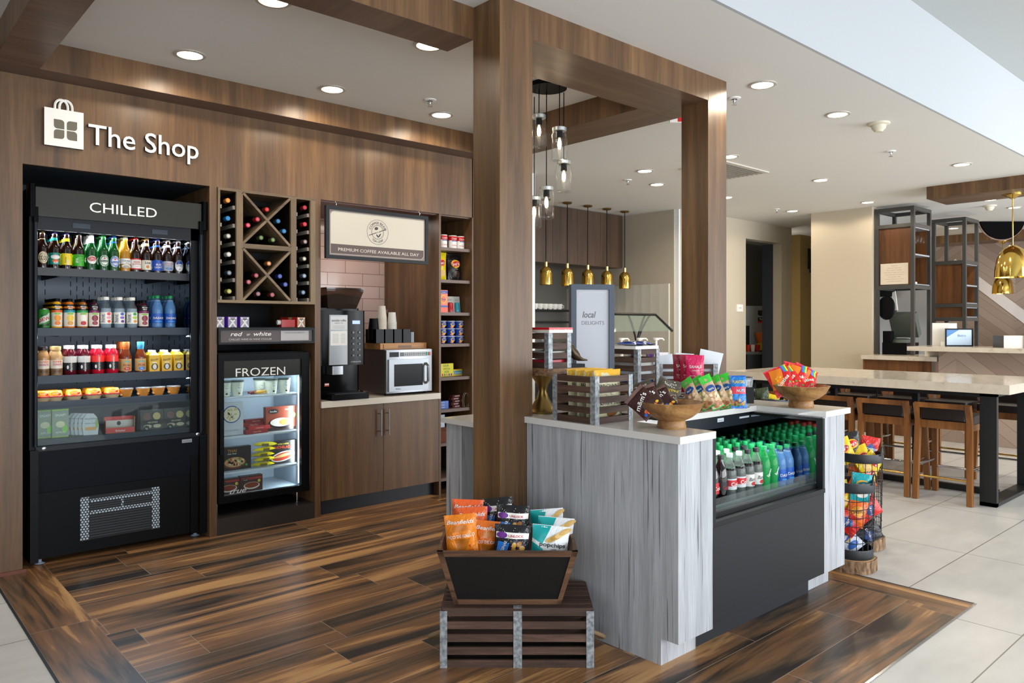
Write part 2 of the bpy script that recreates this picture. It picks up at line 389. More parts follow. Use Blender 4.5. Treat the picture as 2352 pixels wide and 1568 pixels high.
w = M(); w.box(4.232, 4.445, 2.816, 3.024, 0, SZ, WZ); w.box(4.232, 4.445, 2.8155, 2.816, SZ, CZ, WZ); stru('trim_column_far', w)
# kitchen and hall walls beyond
w = M(); w.box(8.82, 8.95, 6.43, 8.6, 0, CZ, GREIGE); stru('wall_kitchen_side', w)
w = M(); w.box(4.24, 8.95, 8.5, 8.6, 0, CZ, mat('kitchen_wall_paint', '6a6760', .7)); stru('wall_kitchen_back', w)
w = M(); w.box(8.84, 8.87, 6.36, 6.44, 0, CZ, WALLW); w.box(5.57, 5.612, 5.9, 5.96, 0, CZ, WALLW); stru('trim_jamb', w)
w = M(); w.box(5.3, 5.57, 5.92, 8.5, 0, CZ, GREIGE); stru('wall_kitchen_left', w)
hx0, hx1 = 10.567, 11.66
w = M(); w.box(8.87, hx0, 6.35, 6.50, 0, CZ, BEIGE); w.box(hx0, hx1, 6.35, 6.50, 2.79, CZ, BEIGE); w.box(hx1, 12.0, 6.35, 6.50, 0, CZ, BEIGE); w.box(12.0, 16.5, 6.20, 6.35, 0, 2.95, mat('ochre_hall_wall', 'b59a62', .75)); stru('wall_hall', w)
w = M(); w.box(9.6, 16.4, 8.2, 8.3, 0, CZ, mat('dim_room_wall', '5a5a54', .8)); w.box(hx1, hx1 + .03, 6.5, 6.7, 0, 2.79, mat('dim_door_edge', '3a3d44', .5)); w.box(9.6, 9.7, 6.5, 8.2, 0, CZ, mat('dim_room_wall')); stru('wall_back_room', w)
w = M(); w.box(10.65, 10.80, 4.46, 5.335, 0, CZ, BEIGE); stru('wall_stub', w)
# herringbone feature wall far right
HB = mat('taupe_chevron_planks', '8a7466', .6); t = NT(HB); v = t.co('Object'); x, y, z = t.sep(v)
tri = t.math('ABSOLUTE', t.math('SUBTRACT', t.math('FRACT', t.math('DIVIDE', t.math('ADD', y, 3.0), 1.8)), .5)); dz = t.math('ADD', z, t.math('MULTIPLY', tri, 1.8 * .78))
rr = t.math('DIVIDE', dz, .17); ln_ = t.math('LESS_THAN', t.math('FRACT', rr), .04)
wn = t.n('TexWhiteNoise', noise_dimensions='1D'); t.lk(t.math('ADD', t.math('FLOOR', rr), t.math('MULTIPLY', t.math('FLOOR', t.math('MULTIPLY', t.math('ADD', y, 3), 1.111)), 37)), wn.inputs['W'])
t.color(t.mix(ln_, t.ramp(wn.outputs[0], [(0, '8e7a6c'), (1, 'a89688')]), '7c685b'))
w = M(); w.box(16.2, 16.4, -2, 9, 0, CZ, HB); stru('wall_far', w)
# small windows wall behind the camera (glazed lobby front): mullions only, open to the daylight
w = M()
for i in range(9): w.box(-1.5 + i * 1.75, -1.42 + i * 1.75, -4.95, -4.85, 0, 3.78, SLATE)
w.box(-1.5, 12.6, -4.95, -4.85, 0, .12, SLATE); w.box(-1.5, 12.6, -4.95, -4.85, 2.4, 2.46, SLATE); stru('window_1', w)
w = M(); w.box(-4.1, -4, -5, 6, 0, 3.78, WALLW); stru('wall_left', w)
# ---------------------------------------------------------------- ceiling fixtures
DL = [(1.591, 4.682, 'recessed downlight nearest the bag logo over the shop'), (2.554, 4.712, 'recessed shop downlight, middle of the row along the wall'),
      (3.496, 4.725, 'recessed shop downlight beside the tall wooden column'), (1.635, 3.618, 'recessed shop downlight cut by the top edge above the left'),
      (2.57, 3.596, 'recessed shop downlight half hidden behind the front beam'), (4.676, 2.685, 'recessed downlight just right of the far wooden post, largest on the plain ceiling'),
      (5.768, 2.676, 'recessed downlight left of the smoke detector'), (6.374, 5.019, 'recessed downlight seen between the two posts, the upper one'),
      (7.093, 5.408, 'recessed downlight seen between the two posts, the lower one'), (6.437, 4.046, 'recessed downlight half hidden by the far post above the air vent'),
      (8.249, 4.02, 'recessed downlight over the hall doorway side, second row'), (10.211, 4.333, 'recessed downlight in front of the plain beige wall'),
      (10.192, 5.383, 'recessed downlight at the mouth of the hall'), (8.507, 2.674, 'recessed downlight left of the far wooden ceiling beam'),
      (11.181, 3.183, 'recessed downlight beyond the wooden ceiling beam, left one'), (12.181, 3.171, 'recessed downlight beyond the wooden ceiling beam beside the brass pendant cord'),
      (14.05, 4.54, 'recessed downlight glimpsed through the farther hanging shelf unit'), (8.48, 5.375, 'small recessed downlight peeping past the far post edge')]
ml = M(); ml.lathe([(.070, 0), (.070, -.004)], LAMP, 28)
mr = M(); mr.lathe([(.070, -.001), (.072, -.008), (.090, -.006), (.092, 0)], mat('downlight_trim', 'b5afa5', .4), 28, caps=False)
tp = tpl(('diffuser', ml), ('trim_ring', mr))
for i, (x, y, lb) in enumerate(DL):
    put(tp, 'ceiling_downlight', lb, 'ceiling light', (x, y, CZ), 0)
    light('SPOT', 'downlight_lamp', (x, y, CZ - .02), 15 if i < 5 else (16 if i in (11, 12) else 36), (1, .85, .66), (0, 0, 0), spot=164, blend=.3, rad=.05)
def sprinkler(x, y, lb):
    m = M(); m.lathe([(.045, 0), (.043, -.006), (.02, -.01)], WHT, 18, caps=False); a = M(); a.lathe([(.009, 0), (.009, -.02), (.006, -.03)], CHROME, 10)
    a.tube([(.012, 0, -.012), (.018, 0, -.03), (.004, 0, -.048)], .0025, CHROME, 5); a.tube([(-.012, 0, -.012), (-.018, 0, -.03), (-.004, 0, -.048)], .0025, CHROME, 5); a.lathe([(.018, -.049), (.018, -.051)], CHROME, 12)
    put(tpl(('escutcheon', m), ('head', a)), 'fire_sprinkler', lb, 'sprinkler', (x, y, CZ))
for x, y, lb in ((3.205, 4.468, 'white fire sprinkler on the shop ceiling left of the tall column'), (4.806, 2.979, 'white fire sprinkler just right of the far post top'),
                 (7.37, 2.915, 'small fire sprinkler on the ceiling below the smoke detector'), (6.635, 5.464, 'small fire sprinkler seen between the posts left of the lower downlight'),
                 (9.873, 5.449, 'small fire sprinkler left of the hall downlight')): sprinkler(x, y, lb)
m = M(); m.lathe([(.085, 0), (.083, -.012), (.06, -.02)], mat('cream_plastic', 'd8d0bc', .5), 28, caps=False); a = M(); a.lathe([(.06, -.015), (.052, -.045), (.04, -.055), (.03, -.07)], mat('cream_plastic'), 24)
b = M(); b.lathe([(.032, -.055), (.032, -.062)], BLK, 20)
sd = tpl(('base', m), ('body', a), ('sensor_slot', b))
put(sd, 'smoke_detector', 'cream smoke detector on the ceiling near the white bulkhead', 'smoke detector', (6.276, 2.577, CZ))
put(sd, 'smoke_detector', 'cream smoke detector beyond the wooden ceiling beam', 'smoke detector', (11.75, 3.35, CZ))
m = M(); m.box(-.42, .42, -.28, .28, -.012, 0, mat('vent_frame', 'c9c4ba', .5)); s_ = M()
for k in range(9): s_.box(-.36, .36, -.24 + k * .054, -.215 + k * .054, -.02, -.012, mat('vent_slat', '7f7a72', .5))
put(tpl(('frame', m), ('slats', s_)), 'ceiling_vent', 'grey slatted air vent on the ceiling behind the far post', 'air vent', (6.98, 4.45, CZ))
# ================================================================ SHOP WALL
def K(h, rough=.35, spec=.5):
    nm = 'paint_' + h + ('' if rough == .35 else '_%d' % (rough * 100))
    new = nm not in MATS; m = mat(nm, h, rough, spec=spec)
    if new and rough == .22:                                # crinkled foil film of the snack bags
        t = NT(m); t.bump(t.noise(t.co('Object', (22, 22, 16)), 1., 3, .55, 1.2), .9, .012)
    return m
SH = mat('cooler_shelf_metal', '22303f', .4, spec=.4)
LBK = mat('cooler_liner', '4b5a6a', .4)
def boxes(specs, m):
    x = M()
    for b in specs: x.box(*b, m)
    return x
# shop sign: shopping-bag emblem and raised letters
root = thing('shop_sign', 'raised white shopping bag emblem and lettering on the wooden header', 'sign', (.925, WY0, 2.515))
S = flatS(0, 0, 0)
GR = mat('sign_edge_grey', '4a4743', .5); TAUPE = mat('emblem_taupe', '6c6555', .5)
m = M(); m.box(0, .205, -.028, -.001, 0, .221, GR); m.box(-.002, .205, -.032, -.028, 0, .223, SIGNW)
for a, b, q in ((.047, .105, 0), (.115, .105, 1), (.047, .045, 2), (.115, .045, 3)):
    R4 = [(a, b), (a + .055, b), (a + .055, b + .055), (a, b + .055)]; r = .018; pts = []
    for k, (px_, py_) in enumerate(R4):
        if k in {0: (0, 2), 1: (1, 3), 2: (1, 3), 3: (0, 2)}[q]:
            cx_ = a + (r if k in (0, 3) else .055 - r); cy_ = b + (r if k in (0, 1) else .055 - r)
            for j in range(5): th = radians({0: 180, 1: 270, 2: 0, 3: 90}[k] + 90 * j / 4); pts.append((cx_ + r * cos(th), cy_ + r * sin(th)))
        else: pts.append((px_, py_))
    m.add([S(x, y, .0328) for x, y in pts], [tuple(range(len(pts)))], TAUPE)
m.build('bag_emblem', root)
for cx_, nm in ((.088, 0), (.112, 0)):
    m = M(); pts = [(cx_ - .034, -.022, .215), (cx_ - .034, -.022, .235)] + [(cx_ - .034 * cos(radians(180 * k / 10)), -.022, .240 + .042 * sin(radians(180 * k / 10))) for k in range(11)] + [(cx_ + .034, -.022, .235), (cx_ + .034, -.022, .215)]
    m.tube(pts, .0075, SIGNW, 6); m.build('bag_handle', root)
m = M()
def raised(m, t, u, v, size, wid, y0=0, dep=.028, face=SIGNW, side=GR, **k):
    S0 = flatS(0, y0, 0); m.text(S0, t, u, v, size, face, dep + .001, 'l', wid=wid, **k)
    vv, ff, w = text_geo(t, k.get('bold', 0)); b = len(m.v)
    # side walls of each letter
    kx = wid / w; from collections import Counter
    ed = Counter()
    for f in ff:
        for i in range(len(f)): a, c = f[i], f[(i + 1) % len(f)]; ed[(min(a, c), max(a, c))] += 1
    for (a, c), n_ in ed.items():
        if n_ == 1:
            q = [(u + vv[i][0] * kx, v + vv[i][1] * size) for i in (a, c)]
            m.add([S0(*q[0], dep), S0(*q[1], dep), S0(*q[1], 0), S0(*q[0], 0)], [(0, 1, 2, 3)], side)
raised(m, 'The Shop', .232, .042, .178, .66, bold=.012)
m.build('lettering', root)
# ---------------------------------------------------------------- open chilled display case
cool = thing('chilled_display_case', 'tall black open cooler of drinks with CHILLED on its header', 'refrigerator', (0, 0, 0))
cx0, cx1 = .905, 1.797
boxes([(.862, .905, 5.27, 5.95, .03, 2.27), (.862, .905, 5.245, 5.27, .03, .70)], BLK).build('side_panel', cool)
m = boxes([(1.80, 1.90, 5.28, 5.95, .03, 2.27), (1.85, 1.90, 5.25, 5.28, .03, .70)], BLK)
m.add([(cx1, 5.30, .70), (cx1, 5.90, .70), (cx1, 5.90, 2.03), (cx1, 5.30, 2.03)], [(3, 2, 1, 0)], mat('dark_mirror', '9aa6b4', .04, 1)); m.build('mirrored_side_panel', cool)
for x0, x1 in ((.880, .900), (1.845, 1.868)):
    m = M(); m.rbox(x0, x1, 5.235, 5.27, .72, 2.06, NAVY, .008); m.rbox(x0 - .004, x1 + .004, 5.23, 5.27, 2.06, 2.15, BLKG, .01); m.build('front_upright', cool)
m = boxes([(cx0, cx1, 5.90, 5.95, .70, 2.1)], LBK)
SLOT = mat('slot_black', '05070a', .8)
for z0 in (1.86, 1.80, 1.74, 1.68, 1.62, 1.56, 1.5, 1.30, 1.24, 1.18, 1.04):
    for k in range(22):
        if k in (1, 2, 4, 5, 6, 15): continue
        x = .94 + k * .038; zz = z0 + (.03 if k % 2 else 0); m.box(x, x + .004, 5.898, 5.90, zz, zz + .036, SLOT)
m.build('back_panel', cool)
m = boxes([(cx0, 1.85, 5.30, 5.95, 2.06, 2.10), (cx0 - .01, 1.85, 5.28, 5.31, 2.02, 2.11)], NAVY)
for x in (1.09, 1.55):
    m.rbox(x, x + .10, 5.276, 5.281, 2.045, 2.075, SH, .002); 
m.build('canopy_underside', cool)
m = M(); HD = mat('olive_black_header', '2c2c28', .3, .2, spec=.3)
m.box(.89, 1.86, 5.25, 5.33, 2.098, 2.27, HD); m.box(.862, 1.90, 5.33, 5.95, 2.1, 2.27, BLK); m.text(flatS(1.179, 5.25, 2.149), 'CHILLED', 0, 0, .088, SIGNW, .0015, 'l', wid=.394)
m.build('header_sign', cool, label='olive black header with white CHILLED lettering')
for x0, x1 in ((.855, .89), (1.862, 1.898)):
    m = M(); m.rbox(x0, x1, 5.225, 5.34, 2.09, 2.285, BLKG, .015); m.build('header_end_cap', cool)
for z in (1.795, 1.425, 1.132, .972):
    m = boxes([(cx0, cx1, 5.375, 5.88, z - .012, z), (cx0, cx1, 5.355, 5.377, z - .045, z + .004)], SH if z < 1.7 else mat('dark_shelf_rail', '20242a', .4))
    for x in (1.03, 1.68): m.prism([(x, 5.40), (x + .012, 5.40), (x + .012, 5.88), (x, 5.88)], z - .05, z - .012, BLK)
    m.build('shelf', cool)
boxes([(cx0, cx1, 5.31, 5.90, .71, .75)], SH).build('bottom_deck', cool)
boxes([(.90, 1.85, 5.283, 5.289, .72, .945)], PANE).build('front_glass', cool)
boxes([(.893, 1.86, 5.255, 5.31, .69, .718)], NAVY).build('glass_rail', cool)
for x in (.935, 1.835):
    m = M(); T_ = Matrix.Translation((x, 5.254, .706)) @ Matrix.Rotation(pi / 2, 4, 'X'); m.lathe([(.011, 0), (.011, .004), (.006, .006)], CHROME, 14, T_); m.build('rail_lock', cool)
m = M(); m.add([(.892, 5.262, .69), (1.858, 5.262, .69), (1.858, 5.296, .435), (.892, 5.296, .435), (.892, 5.34, .69), (1.858, 5.34, .69), (1.858, 5.34, .435), (.892, 5.34, .435)],
      [(3, 2, 1, 0), (0, 1, 5, 4), (7, 6, 2, 3)], mat('midnight_panel', '0e131c', .45, spec=.2)); m.build('upper_front_panel', cool)
m = boxes([(1.735, 1.80, 5.258, 5.262, .655, .678)], STEEL); m.text(flatS(1.767, 5.258, .662), 'Structural', 0, 0, .012, K('334455'), .0005, wid=.05); m.build('maker_plate', cool)
GM = mat('perforated_plate', '101216', .5); t = NT(GM)
v = t.co('Object'); x, y, z = t.sep(v); rowz = t.math('DIVIDE', z, .0152); par = t.math('MODULO', t.math('FLOOR', rowz), 2.0)
fx = t.math('SUBTRACT', t.math('FRACT', t.math('ADD', t.math('DIVIDE', x, .0178), t.math('MULTIPLY', par, .5))), .5); fz = t.math('SUBTRACT', t.math('FRACT', rowz), .5)
dd = t.math('ADD', t.math('MULTIPLY', fx, fx), t.math('MULTIPLY', t.math('MULTIPLY', fz, fz), .75)); t.color(t.mix(t.math('LESS_THAN', dd, .13), '101216', 'b4c4d2'))
m = M(); m.box(.90, 1.852, 5.298, 5.34, .035, .433, mat('black_lower_panel', '07090c', .5, spec=.15)); m.build('lower_front_panel', cool)
m = M(); m.box(1.136, 1.603, 5.292, 5.299, .104, .378, mat('dark_grille_plate', '121418', .6))  # plain dark base plate behind the perforated strips
for b in ((1.136, 1.185, .104, .372), (1.555, 1.603, .104, .378), (1.19, 1.555, .335, .356), (1.19, 1.555, .262, .283), (1.37, 1.384, .283, .335)): m.box(b[0], b[1], 5.2905, 5.292, b[2], b[3], GM)
for k in range(9): m.box(1.19, 1.55, 5.2912, 5.292, .12 + k * .016, .1215 + k * .016, K('5a626c'))
for k in range(3): m.box(1.19, 1.55, 5.2912, 5.292, .295 + k * .014, .2965 + k * .014, K('5a626c'))
m.build('compressor_grille', cool)
for x in (.925, 1.845):
    for y in (5.33, 5.85):
        m = M(); m.lathe([(.022, 0), (.03, .004), (.012, .012), (.012, .04)], K('9fb0c4'), 14, c=(x, y)); m.build('foot', cool)
light('AREA', 'cooler_lamp', (1.35, 5.42, 2.012), 6, (.82, .91, 1), (radians(-8), 0, 0), .86, .05)
light('AREA', 'cooler_lamp', (1.35, 5.40, 1.37), 3.5, (.72, .86, 1), (radians(-14), 0, 0), .86, .03)
light('AREA', 'cooler_lamp', (1.35, 5.40, 1.08), 2.5, (.72, .86, 1), (radians(-14), 0, 0), .86, .03)
# ---------------------------------------------------------------- bottle factory
def bottle(prof, body, capprof=None, capm=None, lab=None, texts=(), ells=(), neck=None, liquid=None, n=18, rects=()):
    parts = []
    m = M()
    if liquid:                                              # the drink inside a clear bottle
        zt, lm = liquid; lp = [(max(r - .002, .001), z + .002) for r, z in prof if z < zt]; rr = lp[-1][0]; lp.append((rr * .97, zt)); q = M(); q.lathe(lp, lm, n)
    m.lathe(prof, body, n); parts.append(('bottle_body', m))
    if liquid: parts.append(('drink', q))
    if capm:
        c = M(); c.lathe(capprof, capm, n); parts.append(('cap', c))
    if neck:
        q = M(); q.lathe([(neck[0], neck[2]), (neck[1], neck[3])], neck[4], n, caps=False); parts.append(('neck_label', q))
    if lab:
        l = M()
        for band in ((lab or []) if isinstance(lab, list) else []):
            r_, z0, z1, mm = band[:4]; l.lathe([(r_, z0), (r_, z1)] if len(band) < 5 else [(r_, z0), (band[4], z1)], mm, n, caps=False)
        R_ = lab[0][0] if lab else .03; Sx = cylS(R_)
        for a in rects: l.rect(Sx, *a)
        for a in ells: l.ell(Sx, *a)
        for a in texts:
            l.text(Sx, a[0], a[1], a[2], a[3], a[4], .0022, **(a[5] if len(a) > 5 else {}))
        parts.append(('label', l))
    return tpl(*parts)
BEERP = [(.026, 0), (.0300, .003), (.0302, .124), (.0285, .140), (.020, .164), (.0150, .182), (.0132, .200), (.0128, .223)]
BCAP = [(.0138, .219), (.0150, .223), (.0142, .230), (.0105, .232)]
BRN = mat('brown_beer_glass', '200c05', .06, coat=.6); GRN = mat('green_beer_glass', '0d4a1c', .06, coat=.6); GLD = mat('golden_beer', 'b8801c', .06, coat=.6)
CLB = clear('clear_bottle_plastic', 'e4eef4', .06, .06, 1.35)
W_ = K('f0eee8'); 
def oval(col, b=.034, a=.027, v=.068): return (0, v, a, b, K(col) if isinstance(col, str) else col, .0006)
dk = K('1a1a1a'); RED = K('c4141c'); YEL = K('f2d51c'); BLU = K('1546a8'); NVY = K('16264e')
R0 = .0308
beers = [
 ('brown beer bottle with a cream oval lager label, first on the top shelf', BRN, '5a4a20', [(R0, .03, .031, BRN)], [oval('7c5530', .0385, .030), oval('e9dcbc', .036, .0275)], [('LAGER', 0, .052, .015, dk), ('Yuengling', 0, .068, .013, dk, dict(shear=.3))], (.0165, .0150, .165, .185, K('d8c49a'))),
 ('brown beer bottle with a teal and white label and teal neck', BRN, '3a2c78', [(R0, .028, .1, K('1b8a78'))], [(0, .075, .028, .014, W_, .0006), (0, .05, .02, .01, K('e06a28'), .0008)], [('420', 0, .034, .017, W_, dict(bold=.02)), ('SweetWater', 0, .083, .010, NVY)], (.0175, .0145, .165, .195, K('1a9c8a'))),
 ('brown beer bottle with an all yellow label', BRN, '3a2c78', [(R0, .028, .1, YEL)], [], [('IPA', .012, .045, .024, W_, dict(rot=90)), ('Honky', -.008, .06, .014, K('6a6a2a'), dict(rot=90))], (.0175, .0145, .168, .195, YEL)),
 ('brown beer bottle with a bright green label and white IPA', BRN, '16181a', [(R0, .024, .098, K('3fae2a'))], [(0, .088, .02, .004, K('2a7c1c'), .0007)], [('IPA', -.008, .06, .022, W_, dict(rot=90, bold=.03)), ('6.5', .015, .06, .007, W_)], (.0165, .0142, .172, .186, K('cfe4d8'))),
 ('green beer bottle with white foil neck and red and white label', GRN, 'e8e6dc', [(R0, .06, .061, GRN)], [(0, .068, .03, .026, W_, .0006), (0, .074, .026, .015, RED, .0008)], [('STELLA', 0, .075, .011, W_, dict(bold=.02)), ('ARTOIS', 0, .064, .011, W_, dict(bold=.02))], (.0172, .0140, .165, .226, K('e9e7e0'))),
 ('green beer bottle with green cap and a red star on its oval label', GRN, '1c8a34', [(R0, .03, .031, GRN)], [oval('d8e4d8', .036, .030, .066), oval('1a6a34', .033, .027, .066), (0, .066, .021, .024, K('dde6dc'), .0009), (0, .082, .005, .005, RED, .0016), (0, .064, .026, .007, K('10401e'), .0012)], [('Heineken', 0, .061, .010, W_)], (.0155, .0142, .175, .188, K('2a9a48'))),
 ('green beer bottle with blue cap and a blue oval label', GRN, '2458b8', [(R0, .03, .031, GRN)], [oval('dfe6ee', .036, .029, .064), oval('2459b4', .034, .027, .064), (0, .064, .018, .02, K('e8ecf2'), .0009), (0, .078, .006, .006, K('e05a28'), .0016), (0, .06, .026, .007, BLU, .0012)], [('Heineken', 0, .057, .010, W_)], (.0155, .0142, .168, .195, K('2459b4'))),
 ('clear bottle of golden beer with a white label', GLD, 'd8d4c8', [(R0, .052, .088, W_)], [(0, .038, .03, .012, W_, .0004), (0, .034, .02, .010, K('a8a49a'), .0007)], [('Corona', -.002, .068, .016, NVY, dict(bold=.02)), ('Extra', .006, .056, .010, NVY)], None),
 ('brown beer bottle with red cap and a red edged white label', BRN, 'c02028', [(R0, .02, .092, W_), (R0 + .0002, .084, .092, RED), (R0 + .0002, .02, .027, RED)], [(0, .068, .022, .010, K('d6a8a0'), .0006)], [('Budweiser', 0, .050, .013, RED, dict(shear=.3)), ('LAGER', 0, .036, .007, RED)], (.0175, .0155, .165, .176, K('d05058'))),
 ('brown beer bottle with gold cap and cream label reading Lite', BRN, 'b89038', [(R0, .02, .084, K('e6dfc8'))], [(0, .040, .010, .011, K('b8863a'), .0006), (0, .040, .006, .007, K('e06a28'), .0009)], [('Lite', 0, .060, .022, NVY, dict(bold=.03))], (.0172, .0142, .166, .198, K('c9b98a'))),
 ('brown beer bottle with blue cap and a plain blue label', BRN, '2a3a9c', [(R0, .016, .088, K('1a4ab0'))], [], [('BUD', 0, .052, .017, W_, dict(bold=.03)), ('LIGHT', 0, .034, .017, W_, dict(bold=.03))], (.0165, .0145, .175, .19, K('2a58c8'))),
 ('brown beer bottle with silver cap and a silver mountain label', BRN, 'a8a8a4', [(R0, .02, .084, K('bfc4cc'))], [(0, .034, .024, .010, K('6a88b8'), .0006)], [('Coors', 0, .062, .019, RED, dict(shear=.3)), ('LIGHT', 0, .049, .011, NVY)], (.0170, .0142, .168, .195, K('c9ccd2'))),
 ('brown beer bottle with a white oval label topped in blue, last on the top shelf', BRN, 'c8ccd0', [(R0, .03, .031, BRN)], [oval('dcdfe4', .038, .030, .056), (0, .074, .022, .018, K('1f4f9c'), .0009), (0, .05, .025, .020, K('eceef0'), .0011), (0, .034, .003, .004, RED, .0016)], [('ULTRA', 0, .052, .013, NVY)], (.0178, .0145, .163, .190, K('b8c4d8')))]
bx = [.955, 1.021, 1.087, 1.155, 1.225, 1.296, 1.358, 1.426, 1.491, 1.557, 1.626, 1.694, 1.762]
for i, (lb, gl, cap, lab, el, tx, nk) in enumerate(beers):
    tp = bottle(BEERP, gl, BCAP, K(cap), lab, tx, el, nk)
    for r in range(3):
        put(tp, 'beer_bottle', lb if r == 0 else 'beer bottle of the back rows, mostly hidden behind the labelled front row', 'bottle', (bx[i], 5.415 + r * .068, 1.795), 0, 'beer bottles on the top shelf of the cooler' if r == 0 else 'back rows of beer bottles')
# second shelf: can, juices, flavoured water, water
Z2 = 1.425
m = M(); m.lathe([(.024, 0), (.0325, .008), (.0325, .108), (.027, .119), (.025, .120)], K('2f8a34'), 20); tx_ = M(); Sx = cylS(.0328)
tx_.quad(Sx, [(-.03, .025), (.03, .05), (.03, .10), (-.03, .06)], K('c8d4c8')); tx_.quad(Sx, [(-.03, .005), (.03, .02), (.03, .035), (-.03, .02)], K('123f18')); tx_.text(Sx, 'DEW', 0, .048, .03, RED, .002, rot=18, bold=.03); tx_.text(Sx, 'Mtn', 0, .078, .022, K('12602a'), .002, rot=18, bold=.03)
lid = M(); lid.lathe([(.0265, .1185), (.0265, .1225), (.022, .121)], STEEL, 18)
put(tpl(('can_body', m), ('label', tx_), ('lid', lid)), 'soda_can', 'green soda can with silver and red lettering, first on the second shelf', 'can', (.962, 5.415, Z2))
JP = [(.026, 0), (.031, .006), (.0285, .02), (.0275, .06), (.0300, .10), (.0310, .135), (.025, .155), (.0165, .166), (.016, .172)]; JC = [(.0175, .168), (.0180, .184), (.0165, .187)]
def juice(body, band, fruit, fruit2):
    R_ = .0315
    return bottle(JP, K(body, .1), JC, BLK, [(R_, .115, .152, K('141414'), .029), (.0312, .10, .115, K(band)), (.0296, .012, .10, K('efe6d8'), .031)], [('Minute', 0, .134, .0115, W_, dict(bold=.02)), ('Maid', 0, .122, .0115, W_, dict(bold=.02))],
                  [(0, .093, .02, .006, K('7fc03a'), .0006), (0, .066, .019, .020, K(fruit), .0008), (0, .034, .016, .013, K(fruit2), .0008)], None)
for x, lb, a in ((1.032, 'juice bottle with orange band beside the green can', ('e0a41c', 'e0601c', 'f09a1c', 'e87c14')), (1.102, 'juice bottle with turquoise band and yellow fruit', ('d8741c', '1f9aa8', 'f0c83a', 'd8a040')),
                 (1.175, 'apple juice bottle with green band and red apple picture', ('9a5a18', '2a9a4a', 'f2efe0', 'c01c1c')), (1.241, 'grape juice bottle with purple band left of the clear waters', ('3a0f22', '7a1f5a', '8a2a3c', '9a3040')),
                 (1.539, 'grape juice bottle with purple band right of the clear waters', ('3a0f22', '7a1f5a', '8a2a3c', '9a3040'))):
    tp = juice(*a)
    for r in range(5 if x < 1.05 else 3): put(tp, 'juice_bottle', lb if r == 0 else 'juice bottle of the back rows on the second shelf', 'bottle', (x, 5.415 + r * .066, Z2), 0, None if r == 0 else 'back rows of juice bottles')
HP = [(.028, 0), (.033, .006), (.033, .118), (.030, .135), (.019, .158), (.0150, .168), (.015, .190)]; HC_ = [(.0190, .184), (.0192, .200), (.017, .204)]
for x, lb, cs in ((1.311, 'clear flavoured water bottle with pink and red shapes', ('f0485a', 'f0a0b8', 'e8503a')), (1.391, 'clear flavoured water bottle with purple shapes', ('4a6ac0', '8a6ad0', '6a3aa0')), (1.467, 'clear flavoured water bottle with green and lime shapes', ('3aa84a', 'a8d83a', 'f0a03a'))):
    tp = bottle(HP, CLB, HC_, W_, [(.0334, .03, .105, W_)], [('hint', -.014, .066, .034, NVY, dict(rot=90, bold=.01))], [(.010, .094, .012, .010, K(cs[0]), .0006), (.010, .070, .014, .009, K(cs[1]), .0007), (.012, .046, .011, .009, K(cs[2]), .0006)], None, (.13, clear('pale_water', 'e6eef4', .5)))
    for r in range(3): put(tp, 'flavoured_water_bottle', lb if r == 0 else 'clear water bottle of the back rows on the second shelf', 'bottle', (x, 5.417 + r * .07, Z2), 0, None if r == 0 else 'back rows of clear water')
DP = [(.030, 0), (.036, .008), (.0345, .02), (.036, .035), (.036, .11), (.0365, .125), (.034, .145), (.022, .180), (.0140, .195), (.0135, .208)]; DC = [(.0160, .203), (.0165, .218), (.0150, .221)]
WBL = clear('blue_water', 'a4ccee', .55, .05); PETB = clear('blue_pet', 'b4d8f2', .12, .06)
def dasani(): return bottle(DP, PETB, DC, K('178a52'), [(.0366, .035, .100, K('1a56b4'))], [('DASANI', 0, .062, .020, W_, dict(bold=.02))], [(0, .046, .028, .004, K('3a9ae0'), .0006)], None, (.19, WBL))
DAS = dasani()
for x, lb in ((1.626, 'blue water bottle with green cap on the second shelf, left one'), (1.71, 'blue water bottle with green cap beside the mirrored end panel')):
    for r in range(3): put(DAS, 'water_bottle', lb if r == 0 else 'blue water bottle of the back rows on the second shelf', 'bottle', (x, 5.42 + r * .075, Z2), 0, None if r == 0 else 'back rows of blue water')
# third shelf
Z3 = 1.132
TP_ = [(.028, 0), (.033, .006), (.031, .02), (.033, .09), (.034, .12), (.026, .145), (.0225, .152), (.0225, .165)]; TC = [(.0250, .158), (.0255, .178), (.024, .182)]
for x, lb, cp, b in ((.959, 'bottled iced coffee with a dark cap', '2c1a18', 'b8895a'), (1.031, 'bottled iced coffee with a tan cap', 'c8a468', 'c49a68')):
    tp = bottle(TP_, K(b, .15), TC, K(cp), [(.0338, .045, .098, K('e6dccb')), (.0338, .008, .045, K('7c5f40'))], [('DUNKIN', 0, .082, .017, K('e8641c'), dict(bold=.04, wid=.05)), ('DONUTS', 0, .064, .017, K('c8206c'), dict(bold=.04, wid=.05)), ('ICED', 0, .022, .018, K('3a1f12'), dict(bold=.02))])
    for r in range(2): put(tp, 'iced_coffee_bottle', lb if r == 0 else 'iced coffee bottle behind the front pair on the third shelf', 'bottle', (x, 5.415 + r * .07, Z3), 0, None if r == 0 else 'iced coffee bottles behind')
VP = [(.030, 0), (.036, .008), (.036, .11), (.0365, .125), (.032, .145), (.022, .160), (.0205, .168)]; VC = [(.0235, .163), (.0240, .182), (.0225, .186)]
